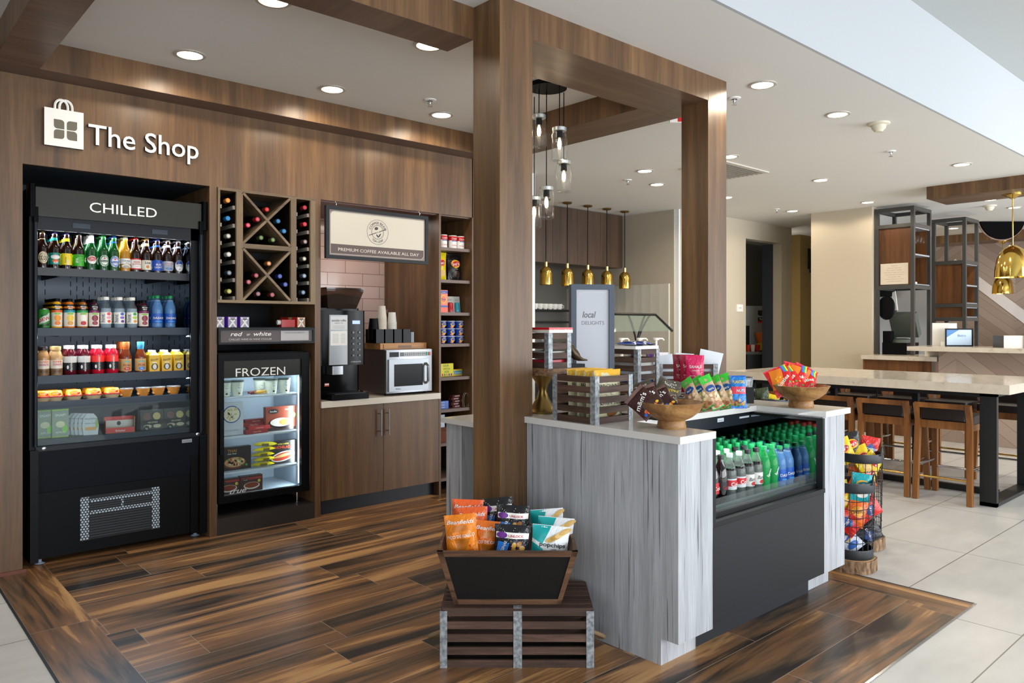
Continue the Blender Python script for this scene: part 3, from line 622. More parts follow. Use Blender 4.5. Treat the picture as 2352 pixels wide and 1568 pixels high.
for x, lb, b, up in ((1.107, 'dark red drink bottle with white over black label, left of two', '5a0f1c', 'd8d4d0'), (1.185, 'dark red drink bottle with white over black label, right of two', '5a0f1c', 'd8d4d0'), (1.265, 'bright red drink bottle with red over black label, left of two', 'c0142c', 'f0342c'), (1.349, 'bright red drink bottle with red over black label, right of two', 'c0142c', 'f0342c')):
    tp = bottle(VP, K(b, .08), VC, K('d8ccc8'), [(.0366, .03, .078, K('1c1c20')), (.0366, .078, .118, K(up))], [('vitaminwater', .004, .068, .018, W_, dict(rot=90))], [(-.02, .05, .006, .012, W_, .0006)])
    for r in range(2): put(tp, 'vitamin_drink_bottle', lb if r == 0 else 'red drink bottle behind the front row on the third shelf', 'bottle', (x, 5.42 + r * .075, Z3), 0, None if r == 0 else 'red drinks behind')
PP = [(.028, 0), (.034, .006), (.034, .09), (.035, .105), (.026, .135), (.0195, .155), (.0185, .172)]; PCp = [(.0195, .150), (.0205, .165), (.0215, .168), (.0225, .200), (.021, .203)]
for x, lb, cp, c2 in ((1.431, 'amber tea bottle with orange cap', 'c8682c', 'c0341c'), (1.521, 'amber tea bottle with light blue cap', '4aa0c8', '2a7ad0')):
    tp = bottle(PP, K('6a2a0c', .06), PCp, K(cp), [(.0346, .012, .092, K('c49a62'))], [('PEAK', 0, .044, .019, K('a0281c'), dict(bold=.03)), ('TEA', 0, .024, .011, W_)], [(0, .028, .020, .011, K(c2), .0006), (0, .072, .022, .008, K('5aa8a0'), .0006), (0, .066, .022, .006, K('c49a62'), .0009)])
    for r in range(3 if x < 1.5 else 1): put(tp, 'tea_bottle', lb if r == 0 else 'amber tea bottle behind the orange capped one', 'bottle', (x, 5.42 + r * .072, Z3), 0, None if r == 0 else 'tea bottles behind')
m = M(); m.box(-.032, .032, -.032, .032, 0, .112, K('e0b41c', .4)); m.add([(-.032, -.032, .112), (.032, -.032, .112), (.032, .032, .112), (-.032, .032, .112), (-.012, -.008, .135), (.012, -.008, .135), (.012, .012, .135), (-.012, .012, .135)], [(0, 1, 5, 4), (1, 2, 6, 5), (2, 3, 7, 6), (3, 0, 4, 7), (4, 5, 6, 7)], K('e6c030', .4))
l = M(); Sx = flatS(0, -.032, 0); l.quad(Sx, [(-.032, .0), (.032, .0), (.032, .012), (-.032, .012)], K('e6a818')); l.ell(Sx, 0, .035, .022, .022, K('3a3024')); l.ell(Sx, 0, .035, .012, .018, K('d8d4cc'), .002); l.text(Sx, 'Bandit', 0, .076, .020, K('2a2418'), .0016, rot=8, shear=.3); l.rect(Sx, -.014, .014, .060, .066, W_)
c = M(); c.lathe([(.016, .128), (.016, .143), (.014, .145)], W_, 14); tp = tpl(('carton_body', m), ('artwork', l), ('cap', c))
for x, lb in ((1.601, 'yellow wine carton with white cap, leftmost of three'), (1.680, 'yellow wine carton with white cap, middle of three'), (1.758, 'yellow wine carton with white cap beside the mirrored end panel')):
    for r in range(2): put(tp, 'wine_carton', lb if r == 0 else 'yellow wine carton behind the front three', 'carton', (x, 5.42 + r * .07, Z3), 0, None if r == 0 else 'yellow cartons behind')
# fourth shelf: salad bowls and fruit cups
Z4 = .972
CLR = clear('clear_plastic_lid', 'f0f0f0', .1, .08, 1.3)
m = M(); m.lathe([(.036, 0), (.046, .022), (.049, .026)], K('c9b48a'), 20); w_ = M(); w_.lathe([(.0495, .026), (.050, .032), (.046, .036), (.040, .062), (.036, .066)], None or K('d8641c'), 20, segm=[K('b02818'), K('b02818'), K('e8841c'), K('f0a030')])
l = M(); Sx = cylS(.043); l.text(Sx, 'SALAD', 0, .046, .012, W_, .005); l.ell(Sx, .02, .045, .01, .008, K('e83818'), .003); l.ell(Sx, -.022, .05, .01, .008, K('f8c828'), .003); tp = tpl(('bowl', m), ('wrapper', w_), ('lettering', l))
for k, x in enumerate((.935, 1.003, 1.108, 1.221, 1.329)):
    for r in range(2): put(tp, 'salad_bowl', ['orange wrapped salad bowl cut off by the left cooler frame', 'orange wrapped salad bowl, second from the left', 'orange wrapped salad bowl, third from the left', 'orange wrapped salad bowl, fourth from the left', 'orange wrapped salad bowl beside the fruit cups'][k] if r == 0 else 'orange wrapped salad bowl of the back row', 'food bowl', (x + .02, 5.43 + r * .11, Z4), 0, None if r == 0 else 'salad bowls behind')
m = M(); m.lathe([(.028, 0), (.036, .03), (.044, .05)], K('c8853a', .25), 18)
rnd = random.Random(4)
for k in range(14):
    a = rnd.uniform(0, 6.3); r = .029; z = rnd.uniform(.006, .04); m.box(-.009, .009, -.003, .003, -.007, .007, K(rnd.choice(['d8924a', 'e8b070', 'b87030'])), Matrix.Translation((r * cos(a), r * sin(a), z)) @ Matrix.Rotation(rnd.uniform(0, 3), 4, (1, rnd.random(), rnd.random())))
l = M(); l.lathe([(.045, .050), (.0465, .056), (.040, .060)], CLR, 18); tp = tpl(('fruit_cup', m), ('lid', l))
for k, x in enumerate((1.434, 1.54, 1.635, 1.735)):
    put(tp, 'fruit_cup', ['clear cup of orange fruit next to the salad bowls', 'clear cup of orange fruit, second of four', 'clear cup of orange fruit, third of four', 'clear cup of orange fruit at the mirrored end'][k], 'food cup', (x, 5.43, Z4))
# bottom deck
Z5 = .75
m = M(); m.box(-.045, .045, -.006, .006, 0, .17, K('a8c83a', .3)); m.box(-.048, .048, -.003, .003, .17, .2, K('8ad01c', .25)); l = M(); Sx = flatS(0, -.006, 0); l.rect(Sx, -.045, .045, .005, .165, K('8a9a88')); l.text(Sx, 'SNAP!', 0, .13, .022, W_, .002); l.ell(Sx, 0, .08, .025, .02, K('d8d8b0'), .002); l.text(Sx, 'APPLES', 0, .025, .016, W_, .002); l.ell(Sx, .025, .05, .015, .025, K('7ac83a'), .0018)
tp = tpl(('pouch', m), ('artwork', l))
for x, y, lb in ((.965, 5.40, 'green topped apple crisps pouch at the left end of the bottom deck'), (1.045, 5.385, 'green topped apple crisps pouch, front one on the bottom deck'), (1.03, 5.43, 'green topped apple crisps pouch behind the front one')): put(tp, 'snack_pouch', lb, 'snack bag', (x, y, Z5), 0)
m = M(); pts = [(-.04, 0), (.04, 0), (.045, .06), (.035, .11), (.015, .135), (-.02, .135), (-.042, .105), (-.046, .05)]
m.add([(x, -.008, z) for x, z in pts] + [(x, .008, z) for x, z in pts], [tuple(range(7, -1, -1)), tuple(range(8, 16))] + [(i, (i + 1) % 8, 8 + (i + 1) % 8, 8 + i) for i in range(8)], K('c8ccd0', .3)); m.f[0] = tuple(range(8))
l = M(); Sx = flatS(0, -.008, 0); l.text(Sx, 'PHILADELPHIA', 0, .098, .012, NVY, .002, wid=.07); l.rect(Sx, -.03, .03, .03, .05, K('d8a050'), .0015); l.text(Sx, 'BAGEL CHIPS', 0, .07, .010, K('3a5a8a'), .002, wid=.06); l.ell(Sx, .034, .07, .008, .03, K('8ab04a'), .0018); tp = tpl(('tray_pack', m), ('artwork', l))
for k in range(5): put(tp, 'cream_cheese_pack', 'grey cream cheese snack pack, front of the leaning row' if k == 0 else 'grey cream cheese snack pack leaning behind the front one', 'snack pack', (1.21 - k * .018, 5.36 + k * .022, Z5), radians(-12), None if k == 0 else 'cream cheese packs behind', rot=(radians(-6), 0, radians(-14)))
m = M(); m.box(-.085, .085, -.04, -.037, 0, .035, K('d03028')); m.box(-.085, .085, .037, .04, 0, .10, K('d8d4cc')); m.box(-.085, -.082, -.04, .04, 0, .08, K('b02820')); m.box(.082, .085, -.04, .04, 0, .10, K('a8825a')); m.box(-.085, .085, .0365, .037, .075, .1, K('d03028')); m.box(-.085, .085, -.04, .04, 0, .003, K('c8a880'))
l = M(); l.text(flatS(0, -.04, 0), 'Babybel', 0, .010, .018, W_, .001); l.ell(flatS(0, .0365, 0), .0, .055, .012, .014, dk, .001); put(tpl(('tray', m), ('lettering', l)), 'cheese_display_box', 'open red and white cardboard box on the bottom deck', 'box', (1.38, 5.37, Z5), radians(-8))
m = M(); m.add([(-.075, -.03, 0), (.075, -.03, 0), (.085, .03, 0), (-.085, .03, 0), (-.072, -.005, .13), (.072, -.005, .13), (.078, .03, .13), (-.078, .03, .13)], [(0, 1, 5, 4), (1, 2, 6, 5), (2, 3, 7, 6), (3, 0, 4, 7), (4, 5, 6, 7)], CLR)
q = M(); 
for x in (-.03, .03): q.ell(lambda u, v, e: Vector((u, -.022 + v * .18 - e, v)), x, .085, .024, .024, K('7a3a2a') if x < 0 else K('e6d080'), .001); q.ell(lambda u, v, e: Vector((u, -.022 + v * .18 - e, v)), x, .02, .026, .012, K('e8d8b0'), .001)
l = M(); Sx = lambda u, v, e: Vector((u, -.030 + v * .18 - e, v)); l.rect(Sx, -.07, .07, .035, .062, K('24201e'), .002); l.text(Sx, 'HILLSHIRE', 0, .042, .014, K('d8d0c0'), .004); l.ell(Sx, -.04, .012, .018, .015, dk, .002); l.text(Sx, '1g', -.04, .005, .016, W_, .004); tp = tpl(('clear_shell', m), ('food', q), ('band', l))
put(tp, 'deli_snack_tray', 'clear deli snack tray with dark band, left of two', 'food tray', (1.585, 5.40, Z5), 0)
put(tp, 'deli_snack_tray', 'clear deli snack tray with dark band, right of two', 'food tray', (1.735, 5.40, Z5), 0)
# ---------------------------------------------------------------- wine rack
RK = wood('rack_wood', '4c3e2f', '6f5c44', '887356', 'z', .5, 2.); RKX = wood('rack_wood_x', '4c3e2f', '6f5c44', '887356', 'x', .5, 2.)
rack = thing('wine_rack', 'wooden wine rack with two crossed bays set in the wall', 'wine rack', (0, 0, 0))
a, b = 1.952, 2.678; y0, y1 = 5.195, 5.50
boxes([(a, b, y0, y1, 1.60, 1.62)], RKX).build('bottom_board', rack); boxes([(a, b, y0, y1, 2.372, 2.39)], RKX).build('top_board', rack)
for x0, x1 in ((a, 1.967), (2.079, 2.126), (2.482, 2.526), (2.637, b)): boxes([(x0, x1, y0, y1, 1.62, 2.372)], RK).build('upright', rack)
boxes([(2.126, 2.482, y0, y1, 1.984, 2.017)], RKX).build('middle_shelf', rack)
LN = mat('rack_painted_shade', '15100b', .8, spec=.1)  # added thin sheets: shade inside the rack bays put into the colour
boxes([(1.9672, 1.9682, 5.215, y1, 1.62, 2.372), (2.0778, 2.0788, 5.215, y1, 1.62, 2.372), (2.1262, 2.1272, 5.215, y1, 1.62, 2.372), (2.4808, 2.4818, 5.215, y1, 1.62, 2.372), (2.5262, 2.5272, 5.215, y1, 1.62, 2.372), (2.6358, 2.6368, 5.215, y1, 1.62, 2.372)], LN).build('painted_bay_shade', rack)
for z0, z1 in ((1.62, 1.984), (2.017, 2.372)):
    for s in (1, -1):
        m = M(); xa, xb = (2.126, 2.482); za, zb = (z0, z1) if s > 0 else (z1, z0); L = sqrt((xb - xa) ** 2 + (zb - za) ** 2)
        nx, nz = -(zb - za) / L * .0085, (xb - xa) / L * .0085; pts = [(xa + nx, za + nz), (xa - nx, za - nz), (xb - nx, zb - nz), (xb + nx, zb + nz)]
        yy = y0 + (.002 if s > 0 else 0); m.add([(x, yy, z) for x, z in pts] + [(x, y1 - .01, z) for x, z in pts], [(0, 1, 2, 3), (7, 6, 5, 4), (0, 4, 5, 1), (2, 6, 7, 3), (0, 3, 7, 4), (1, 5, 6, 2)], RKX); m.build('cross_divider', rack)
for x0, x1 in ((1.967, 1.985), (2.062, 2.079), (2.526, 2.543), (2.62, 2.637)):
    for z in [1.62 + .126 * k for k in range(6)]: boxes([(x0, x1, y0 + .02, y1 - .02, z, z + .026)], mat('pale_cleat', '8f8a80', .5)).build('cleat', rack)
boxes([(a, b, y1, y1 + .01, 1.6, 2.39)], mat('rack_back', '0a0806', .7)).build('back_board', rack)
wp = [(.036, .0), (.037, -.16), (.030, -.195), (.0155, -.225), (.0145, -.245)]
WG = mat('dark_wine_glass', '0a0c08', .08)
def winetpl(c, cap2=None):
    m = M(); T_ = Matrix.Rotation(-pi / 2, 4, 'X'); T_ = Matrix.Rotation(pi / 2, 4, 'X')
    m.lathe([(r, -z) for r, z in [(.034, .0)] ] + [(.037, .01), (.037, .16), (.030, .195), (.0155, .225), (.0150, .24)], WG, 16, T_)
    f = M(); f.lathe([(.0165, .215), (.0172, .262), (.0160, .2745), (.0158, .2745)], K(c, .3), 16, T_)
    d = M(); d.lathe([(.0105, .2745), (.0100, .2755)], K(cap2 or c, .25), 14, T_)
    return tpl(('glass', m), ('foil', f, [('foil_disc', d)]))
WB = [(2.029, 2.309, 'c87c2c', 'e8a050', 'orange'), (2.029, 2.185, '1c6aa8', '2a8ad0', 'blue'), (2.032, 2.063, '8a8a84', 'd8d4cc', 'white, upper'), (2.035, 1.936, 'b0b0aa', 'e0ded8', 'white, lower'), (2.038, 1.808, '3a4450', '8a94a0', 'grey'), (2.038, 1.680, '8a8a3a', 'c8c060', 'yellow green'),
      (2.603, 2.319, '8a1c28', 'c03040', 'red, upper'), (2.603, 2.195, 'a01c28', 'd8384a', 'red, lower'), (2.606, 2.065, '5a4440', 'b8a0a0', 'mauve'), (2.599, 1.938, '6a6a5a', 'd8d8c8', 'cream'), (2.599, 1.811, '4a5a6a', '9ab0c8', 'pale blue, upper'), (2.590, 1.688, '3a4a5a', '7a98b8', 'pale blue, lower'),
      (2.310, 2.275, '8a1418', 'e03a30', 'shiny red at the top of the upper cross'), (2.241, 2.198, '9a1a28', 'e05868', 'crimson, left side of upper cross, higher'), (2.172, 2.150, 'a01c2c', 'f06078', 'crimson, left side of upper cross, lower'), (2.395, 2.199, '1a4a70', '3a80b0', 'blue, upper one right in the upper cross'), (2.440, 2.130, '1a5a88', '2a90c8', 'blue, lower one right in the upper cross'), (2.267, 2.069, '3a4a24', '70904a', 'green, left at the bottom of the upper cross'), (2.355, 2.060, '3a4a24', '7a9a50', 'green, right at the bottom of the upper cross'),
      (2.325, 1.888, '9a5a28', 'f0a868', 'orange at the top of the lower cross'), (2.231, 1.798, '6a1c20', 'c05058', 'dull red, upper left in the lower cross'), (2.176, 1.750, '6a1c20', 'c85860', 'dull red, lower left in the lower cross'), (2.408, 1.800, '1c2c7a', '3050b8', 'deep blue, upper right in the lower cross'), (2.450, 1.742, '1c2c7a', '3858c0', 'deep blue, lower right in the lower cross'), (2.245, 1.668, '5a2c34', 'a86070', 'plum at the bottom of the lower cross'), (2.350, 1.664, '6a2020', 'b84848', 'red at the bottom of the lower cross')]
for x, z, c1, c2, d in WB: put(winetpl(c1, c2), 'wine_bottle', 'wine bottle lying in the rack, foil %s' % d, 'bottle', (x, 5.49, z))
# niche with wine cartons, and its sign
NB = boxes([(1.95, 2.68, 5.22, 5.60, 1.412, 1.430)], CHAR); NB.build('niche_shelf', label='dark shelf board above the red or white sign', cat='shelf')
def carton(c1, c2, L=.24):
    m = M(); m.box(-.037, .037, 0, L - .05, 0, .074, K(c1, .3)); m.add([(-.037, L - .05, 0), (.037, L - .05, 0), (.037, L - .05, .074), (-.037, L - .05, .074), (-.01, L, .03), (.01, L, .03), (.01, L, .045), (-.01, L, .045)], [(0, 4, 5, 1), (1, 5, 6, 2), (2, 6, 7, 3), (3, 7, 4, 0), (4, 7, 6, 5)], K(c1, .3))
    e = M(); Sx = flatS(0, 0, 0); e.rect(Sx, -.036, .036, .001, .073, K(c2)); e.quad(Sx, [(-.036, 0), (-.02, 0), (.036, .07), (.022, .07)], W_, .002); e.quad(Sx, [(.036, 0), (.02, 0), (-.036, .07), (-.022, .07)], W_, .002); e.rect(Sx, -.022, .022, .055, .060, dk, .003)
    b = M(); b.box(-.0372, .0372, .06, .10, -.0002, .0742, K(c2)); return tpl(('carton_body', m), ('folded_end', e), ('band', b))
tp = carton('5a28a8', 'a098b0')
for x, lb in ((1.988, 'purple wine carton lying in the niche, left of three'), (2.078, 'purple wine carton lying in the niche, middle of three'), (2.165, 'purple wine carton lying in the niche, right of three')): put(tp, 'wine_carton', lb, 'carton', (x, 5.26, 1.43), radians(14))
tp = carton('b8281c', 'b8906a'); put(tp, 'wine_carton', 'red and orange wine carton lying end on in the niche', 'carton', (2.595, 5.26, 1.43), radians(14))
m = M(); m.box(-.05, .05, -.03, .03, 0, .055, K('b01c20', .15)); c = M(); c.lathe([(.018, 0), (.018, .022), (.016, .024)], W_, 14, Matrix.Translation((-.05, 0, .035)) @ Matrix.Rotation(-pi / 2, 4, 'Y')); put(tpl(('pouch', m), ('cap', c)), 'wine_carton', 'red carton with a big white cap lying sideways in the niche', 'carton', (2.50, 5.30, 1.43), radians(-5))
SG = mat('taupe_sign_print', '5c5354', .5); SLT = mat('pale_sign_print', 'b4b2b4', .5)
sg = thing('wine_sign', 'narrow black framed sign reading red or white', 'sign', (1.955, 5.19, 1.312))
boxes([(0, .715, 0, .02, 0, .014), (0, .715, 0, .02, .098, .112), (0, .014, 0, .02, .014, .098), (.701, .715, 0, .02, .014, .098)], SLATE).build('frame', sg)
m = M(); m.box(.014, .701, .012, .02, .014, .098, SG); S = flatS(0, .012, 0); m.text(S, 'red', .085, .058, .040, W_, .001, 'l', bold=.03, shear=.25, wid=.085); m.text(S, 'or', .20, .060, .028, W_, .001, 'l', shear=.2); m.text(S, 'white', .25, .058, .040, W_, .001, 'l', bold=.03, shear=.25, wid=.13); m.text(S, 'CHILLED WINE IN WINE COOLER', .075, .028, .018, K('c8c4c4'), .001, 'l', wid=.31)
m.build('printed_panel', sg); m = M(); m.box(.452, .67, .009, .012, .022, .092, SLT); m.text(flatS(0, .009, 0), 'WINE AVAILABILITY', .56, .074, .013, K('6a6868'), .001, wid=.16); m.build('insert', sg, label='pale grey insert plate')
# ---------------------------------------------------------------- freezer
fz = thing('glass_door_freezer', 'black glass door freezer reading FROZEN, standing on a dark plinth', 'freezer', (0, 0, 0))
fx0, fx1 = 1.975, 2.655; LIN = mat('freezer_liner', 'b8c4d0', .4)
boxes([(fx0, fx1, 5.33, 5.36, .195, .235), (fx0, fx1, 5.31, 5.86, 1.21, 1.25), (fx0, fx0 + .03, 5.31, 5.86, .2, 1.21), (fx1 - .03, fx1, 5.31, 5.86, .2, 1.21), (fx0, fx1, 5.80, 5.86, .2, 1.21), (fx0, fx1, 5.31, 5.86, .195, .23)], BLK).build('cabinet', fz)
boxes([(fx0 + .03, fx0 + .034, 5.32, 5.80, .23, 1.21), (fx1 - .034, fx1 - .03, 5.32, 5.80, .23, 1.21), (fx0 + .03, fx1 - .03, 5.79, 5.80, .23, 1.21), (fx0 + .03, fx1 - .03, 5.32, 5.80, .23, .234), (fx0 + .03, fx1 - .03, 5.32, 5.80, 1.206, 1.21)], LIN).build('inner_liner', fz)
dr = boxes([(fx0, fx1, 5.25, 5.29, 1.195, 1.243), (fx0, fx1, 5.25, 5.29, .205, .252), (fx0, fx0 + .04, 5.25, 5.29, .252, 1.195), (fx1 - .062, fx1, 5.25, 5.29, .252, 1.195), (fx0 + .04, fx1 - .062, 5.272, 5.29, 1.19, 1.197)], BLK); d = dr.build('door', fz)
m = M(); m.box(fx0 + .04, fx1 - .062, 5.268, 5.272, .252, 1.195, PANE); m.build('glass_pane', d)
m = M(); m.box(fx0 + .04, fx1 - .062, 5.262, 5.268, 1.075, 1.195, mat('olive_black_header', '3a3a35')); m.text(flatS(2.101, 5.262, 1.083), 'FROZEN', 0, 0, .083, SIGNW, .001, 'l', wid=.368); m.build('door_header', d)
m = M(); m.text(flatS(2.06, 5.268, .262), 'true', 0, 0, .05, K('c8ccd0'), .001, 'l', shear=.4, bold=.01, wid=.12); m.build('maker_lettering', d)
m = M(); m.rbox(1.978, 1.998, 5.225, 5.25, .55, .86, BLK, .006); m.build('door_handle', d)
for x in (1.995, 2.60):
    for y in (5.34, 5.80): m = M(); m.lathe([(.014, .1165), (.014, .122), (.009, .125), (.009, .197)], CHROME, 12, c=(x, y)); m.build('leg', fz)
m = M(); ww = mat('wire_shelf_white', 'd4dce6', .4)
for i, z in enumerate((.935, .655, .405)):
    m = M(); m.box(fx0 + .04, fx1 - .04, 5.315, 5.325, z - .012, z, ww); m.box(fx0 + .04, fx1 - .04, 5.76, 5.77, z - .008, z, ww)
    for k in range(34): x = fx0 + .05 + k * .0175; m.box(x, x + .004, 5.32, 5.77, z - .006, z - .001, ww)
    for x in (fx0 + .037, fx1 - .043): m.box(x, x + .006, 5.32, 5.77, z - .012, z, ww)
    m.build('wire_shelf', fz)
m = emis('freezer_led', 'dcecff', 5); boxes([(fx1 - .058, fx1 - .046, 5.31, 5.318, .26, 1.06)], m).build('led_strip', fz)
light('AREA', 'freezer_lamp', (fx1 - .055, 5.36, .72), 5, (.86, .94, 1), (radians(90), 0, radians(62)), .03, .9)
light('AREA', 'freezer_lamp', (2.32, 5.35, 1.195), 2.2, (.86, .94, 1), (0, 0, 0), .5, .04)
PL = mat('plinth_brown_black', '2c2624', .45); boxes([(1.95, 2.68, 5.21, 5.95, 0, .116)], PL).build('freezer_plinth', label='low dark plinth under the freezer', cat='plinth')
# frozen goods
def tub(lb, x, y, dots='3a2418', c='e8ecdc'):
    m = M(); m.lathe([(.036, 0), (.046, .10)], K(c), 20); l = M(); l.lathe([(.049, .10), (.049, .112), (.047, .113)], K('2c3834'), 20); a = M(); Sx = cylS(.040); a.ell(Sx, 0, .055, .022, .024, K('d8dcae'), .0045); a.ell(Sx, 0, .055, .018, .020, K('eef0e4'), .0055); a.text(Sx, 'Dairy', 0, .058, .010, NVY, .008); a.ell(Sx, .0, .02, .008, .007, K(dots), .003)
    put(tpl(('tub', m), ('lid', l), ('artwork', a)), 'ice_cream_tub', lb, 'tub', (x, y, .936), 0)
tub('pale ice cream tub at the left edge of the freezer top shelf', 2.075, 5.40); tub('pale ice cream tub, second from the left', 2.165, 5.40, '8a6a3a'); tub('pale ice cream tub beside the rightmost one', 2.425, 5.40); tub('pale ice cream tub at the right end of the freezer', 2.525, 5.40); tub('pale ice cream tub behind, between the pairs', 2.38, 5.50)
def pkg(nm, lb, cat_, loc, w, h, d, c, art, rz=0, rot=None, group=None):
    m = M(); m.box(-w / 2, w / 2, -d / 2, d / 2, 0, h, K(c)); l = M(); art(l, flatS(0, -d / 2, 0)); return put(tpl(('carton', m), ('artwork', l)), nm, lb, cat_, loc, rz, group, rot=rot)
for k, (x, y, c) in enumerate(((2.30, 5.40, '6a1c20'), (2.345, 5.40, 'c89a3a'))):
    m = M(); m.lathe([(.002, -.05), (.014, -.035), (.014, .035), (.002, .05)], K(c, .2), 10, Matrix.Rotation(pi / 2, 4, 'Y')); m.lathe([(.010, -.055), (.003, -.042)], K(c, .2), 8, Matrix.Rotation(pi / 2, 4, 'Y'))
    m.build('wrapped_ice_cream', None, (x, y, .952), radians(10), ['dark red wrapped ice cream between the tubs', 'gold wrapped ice cream between the tubs'][k], 'ice cream')
def a1(l, S): l.ell(S, .0, .15, .065, .062, K('2a4a9a')); l.ell(S, 0, .15, .058, .055, K('e4dcc0'), .002); [l.ell(S, random.Random(k).uniform(-.04, .04), .15 + random.Random(k + 50).uniform(-.038, .038), .012, .006, K('c8b98a'), .003, rot=k * 40) for k in range(14)]; l.text(S, 'MAC & CHEESE', 0, .03, .014, K('8a8f98'), .002)
pkg('frozen_meal_box', 'tall white frozen meal box with a pasta bowl picture', 'box', (2.12, 5.40, .656), .17, .235, .035, 'c8ccd4', a1)
def a2(l, S): l.ell(S, 0, .055, .10, .04, K('20140f')); l.ell(S, 0, .062, .085, .032, K('e8e0d4'), .002); l.ell(S, .03, .062, .045, .024, K('e09a50'), .003); l.ell(S, -.06, .145, .04, .018, dk, .002); l.text(S, 'Stouffer', -.06, .139, .018, W_, .003); l.text(S, 'CLASSICS', .06, .15, .014, W_, .002); l.ell(S, .095, .11, .02, .02, K('d8d84a'), .0035); l.rect(S, -.115, .115, .0, .022, K('281816'), .0012)
pkg('frozen_meal_box', 'brown frozen dinner box with a roast picture at the right', 'box', (2.50, 5.42, .656), .235, .178, .045, '8a3c28', a2)
for k in range(4): pkg('ice_cream_bar', 'dark red wrapped ice cream bar in the small heap between the boxes', 'ice cream', (2.295 + (k % 2) * .03, 5.38 + k * .03, .656 + k * .022), .17, .028, .05, ['8a1c20', 'a02428', '7a181c', '8a2024'][k], lambda l, S: l.text(S, 'Haagen-Dazs', 0, .010, .012, K('e0c0a8'), .002), radians(6), group='dark red ice cream bars')
def a3(l, S): l.text(S, 'THAI', -.03, .128, .030, K('c8883a'), .002, bold=.03); l.text(S, 'PAD THAI', -.03, .112, .014, W_, .002); l.ell(S, -.01, .05, .085, .042, K('6a2c14')); l.ell(S, -.01, .056, .075, .036, K('c89a68'), .002); [l.ell(S, -.01 + random.Random(k).uniform(-.06, .06), .056 + random.Random(k + 9).uniform(-.024, .024), .011, .006, K(['e8e0b0', 'c84a28', '6a8a2a', 'f0d8a8'][k % 4]), .003, rot=k * 50) for k in range(26)]; l.ell(S, .075, .03, .009, .009, K('2a9a5a'), .003)
pkg('frozen_meal_box', 'black frozen noodle box with a bowl picture at the left', 'box', (2.15, 5.40, .406), .22, .165, .045, '201a18', a3)
def a4(l, S): l.text(S, 'ENCHILADA', .0, .115, .026, K('e0482c'), .002, wid=.16, bold=.02); l.text(S, 'WITH CHEESE', 0, .143, .014, K('e8d040'), .002); l.ell(S, 0, .055, .095, .036, K('e0e4e8'), .001, rot=10); l.ell(S, 0, .055, .085, .028, K('b8381c'), .002, rot=10); l.ell(S, 0, .062, .07, .011, K('e8b878'), .003, rot=10)
pkg('frozen_meal_box', 'black frozen enchilada box with red lettering', 'box', (2.51, 5.41, .406), .22, .17, .05, '1c1816', a4)
for k in range(5):
    m = M()
    m.grid(lambda u, v, e: Vector((u, -.03 + .06 * v - 0, .016 + .018 * (1 - (2 * v - 1) ** 2) * (1 - (abs(u) / .085) ** 4))), -.085, .085, 0, 1, 10, 4, K('e6d81c', .2)); m.grid(lambda u, v, e: Vector((u, -.03 + .06 * v, .016 - .014 * (1 - (2 * v - 1) ** 2) * (1 - (abs(u) / .085) ** 4))), -.085, .085, 0, 1, 10, 4, K('e6d81c', .2))
    m.quad(lambda u, v, e: Vector((u, -.034, v)), [(-.025, .006), (.025, .006), (.025, .026), (-.025, .026)], K('7a6a30'))
    m.build('burrito_packet', None, (2.345 + (k % 2) * .012 + (.02 if k == 4 else 0), 5.375, .407 + k * .036), radians((-8, 6, -4, 8, -20)[k]), ['bottom yellow burrito packet of the pile', 'yellow burrito packet, second from the bottom', 'yellow burrito packet in the middle of the pile', 'yellow burrito packet, second from the top', 'topmost yellow burrito packet of the pile'][k], 'food packet')
def a5(l, S): l.ell(S, 0, .04, .06, .026, K('e0d8cc')); l.ell(S, 0, .044, .052, .020, K('8a3418'), .002); l.ell(S, -.045, .085, .024, .011, dk, .002); l.text(S, 'Stouffer', -.045, .082, .010, W_, .003); l.ell(S, .055, .07, .011, .011, K('e0c03a'), .0035); l.rect(S, -.075, .075, .085, .10, K('a8342c'), .0012)
pkg('frozen_meal_box', 'brown frozen dinner box at the freezer bottom, left one', 'box', (2.10, 5.41, .236), .155, .108, .05, '4a2420', a5)
pkg('frozen_meal_box', 'brown frozen dinner box at the freezer bottom, right one', 'box', (2.268, 5.41, .236), .165, .112, .05, '4a2420', a5)
# ---------------------------------------------------------------- coffee nook
cb = thing('coffee_cabinet', 'walnut two door base cabinet in the coffee nook', 'cabinet', (0, 0, 0))
boxes([(2.730, 3.828, 5.232, 6.06, .115, .818)], WX).build('carcass', cb); boxes([(2.730, 3.845, 5.285, 5.30, 0, .115)], mat('blue_black_kick', '20242c', .4)).build('kick_board', cb)
for x0, x1, hx in ((2.732, 3.278, 3.239), (3.282, 3.826, 3.312)):
    d = boxes([(x0, x1, 5.210, 5.230, .117, .816)], WZ).build('door', cb)
    m = M(); m.tube([(hx, 5.175, .565), (hx, 5.175, .775)], .006, mat('brushed_steel', 'b9bcc0'), 10); m.tube([(hx, 5.175, .60), (hx, 5.211, .60)], .004, STEEL, 8); m.tube([(hx, 5.175, .74), (hx, 5.211, .74)], .004, STEEL, 8); m.build('handle', d)
boxes([(2.728, 3.838, 5.195, 6.066, .820, .869)], mat('nook_quartz', 'd8d0c4', .15)).build('coffee_worktop', label='cream stone worktop on the coffee cabinet', cat='worktop')
cf = thing('coffee_machine', 'black bean-to-cup coffee machine with specialty coffee notice', 'coffee machine', (2.742, 5.25, .869))
m = M(); m.rbox(0, .395, .09, .50, .01, .71, BLKG, .02); m.rbox(.0, .395, .0, .10, .265, .69, BLKG, .02); m.build('body', cf)
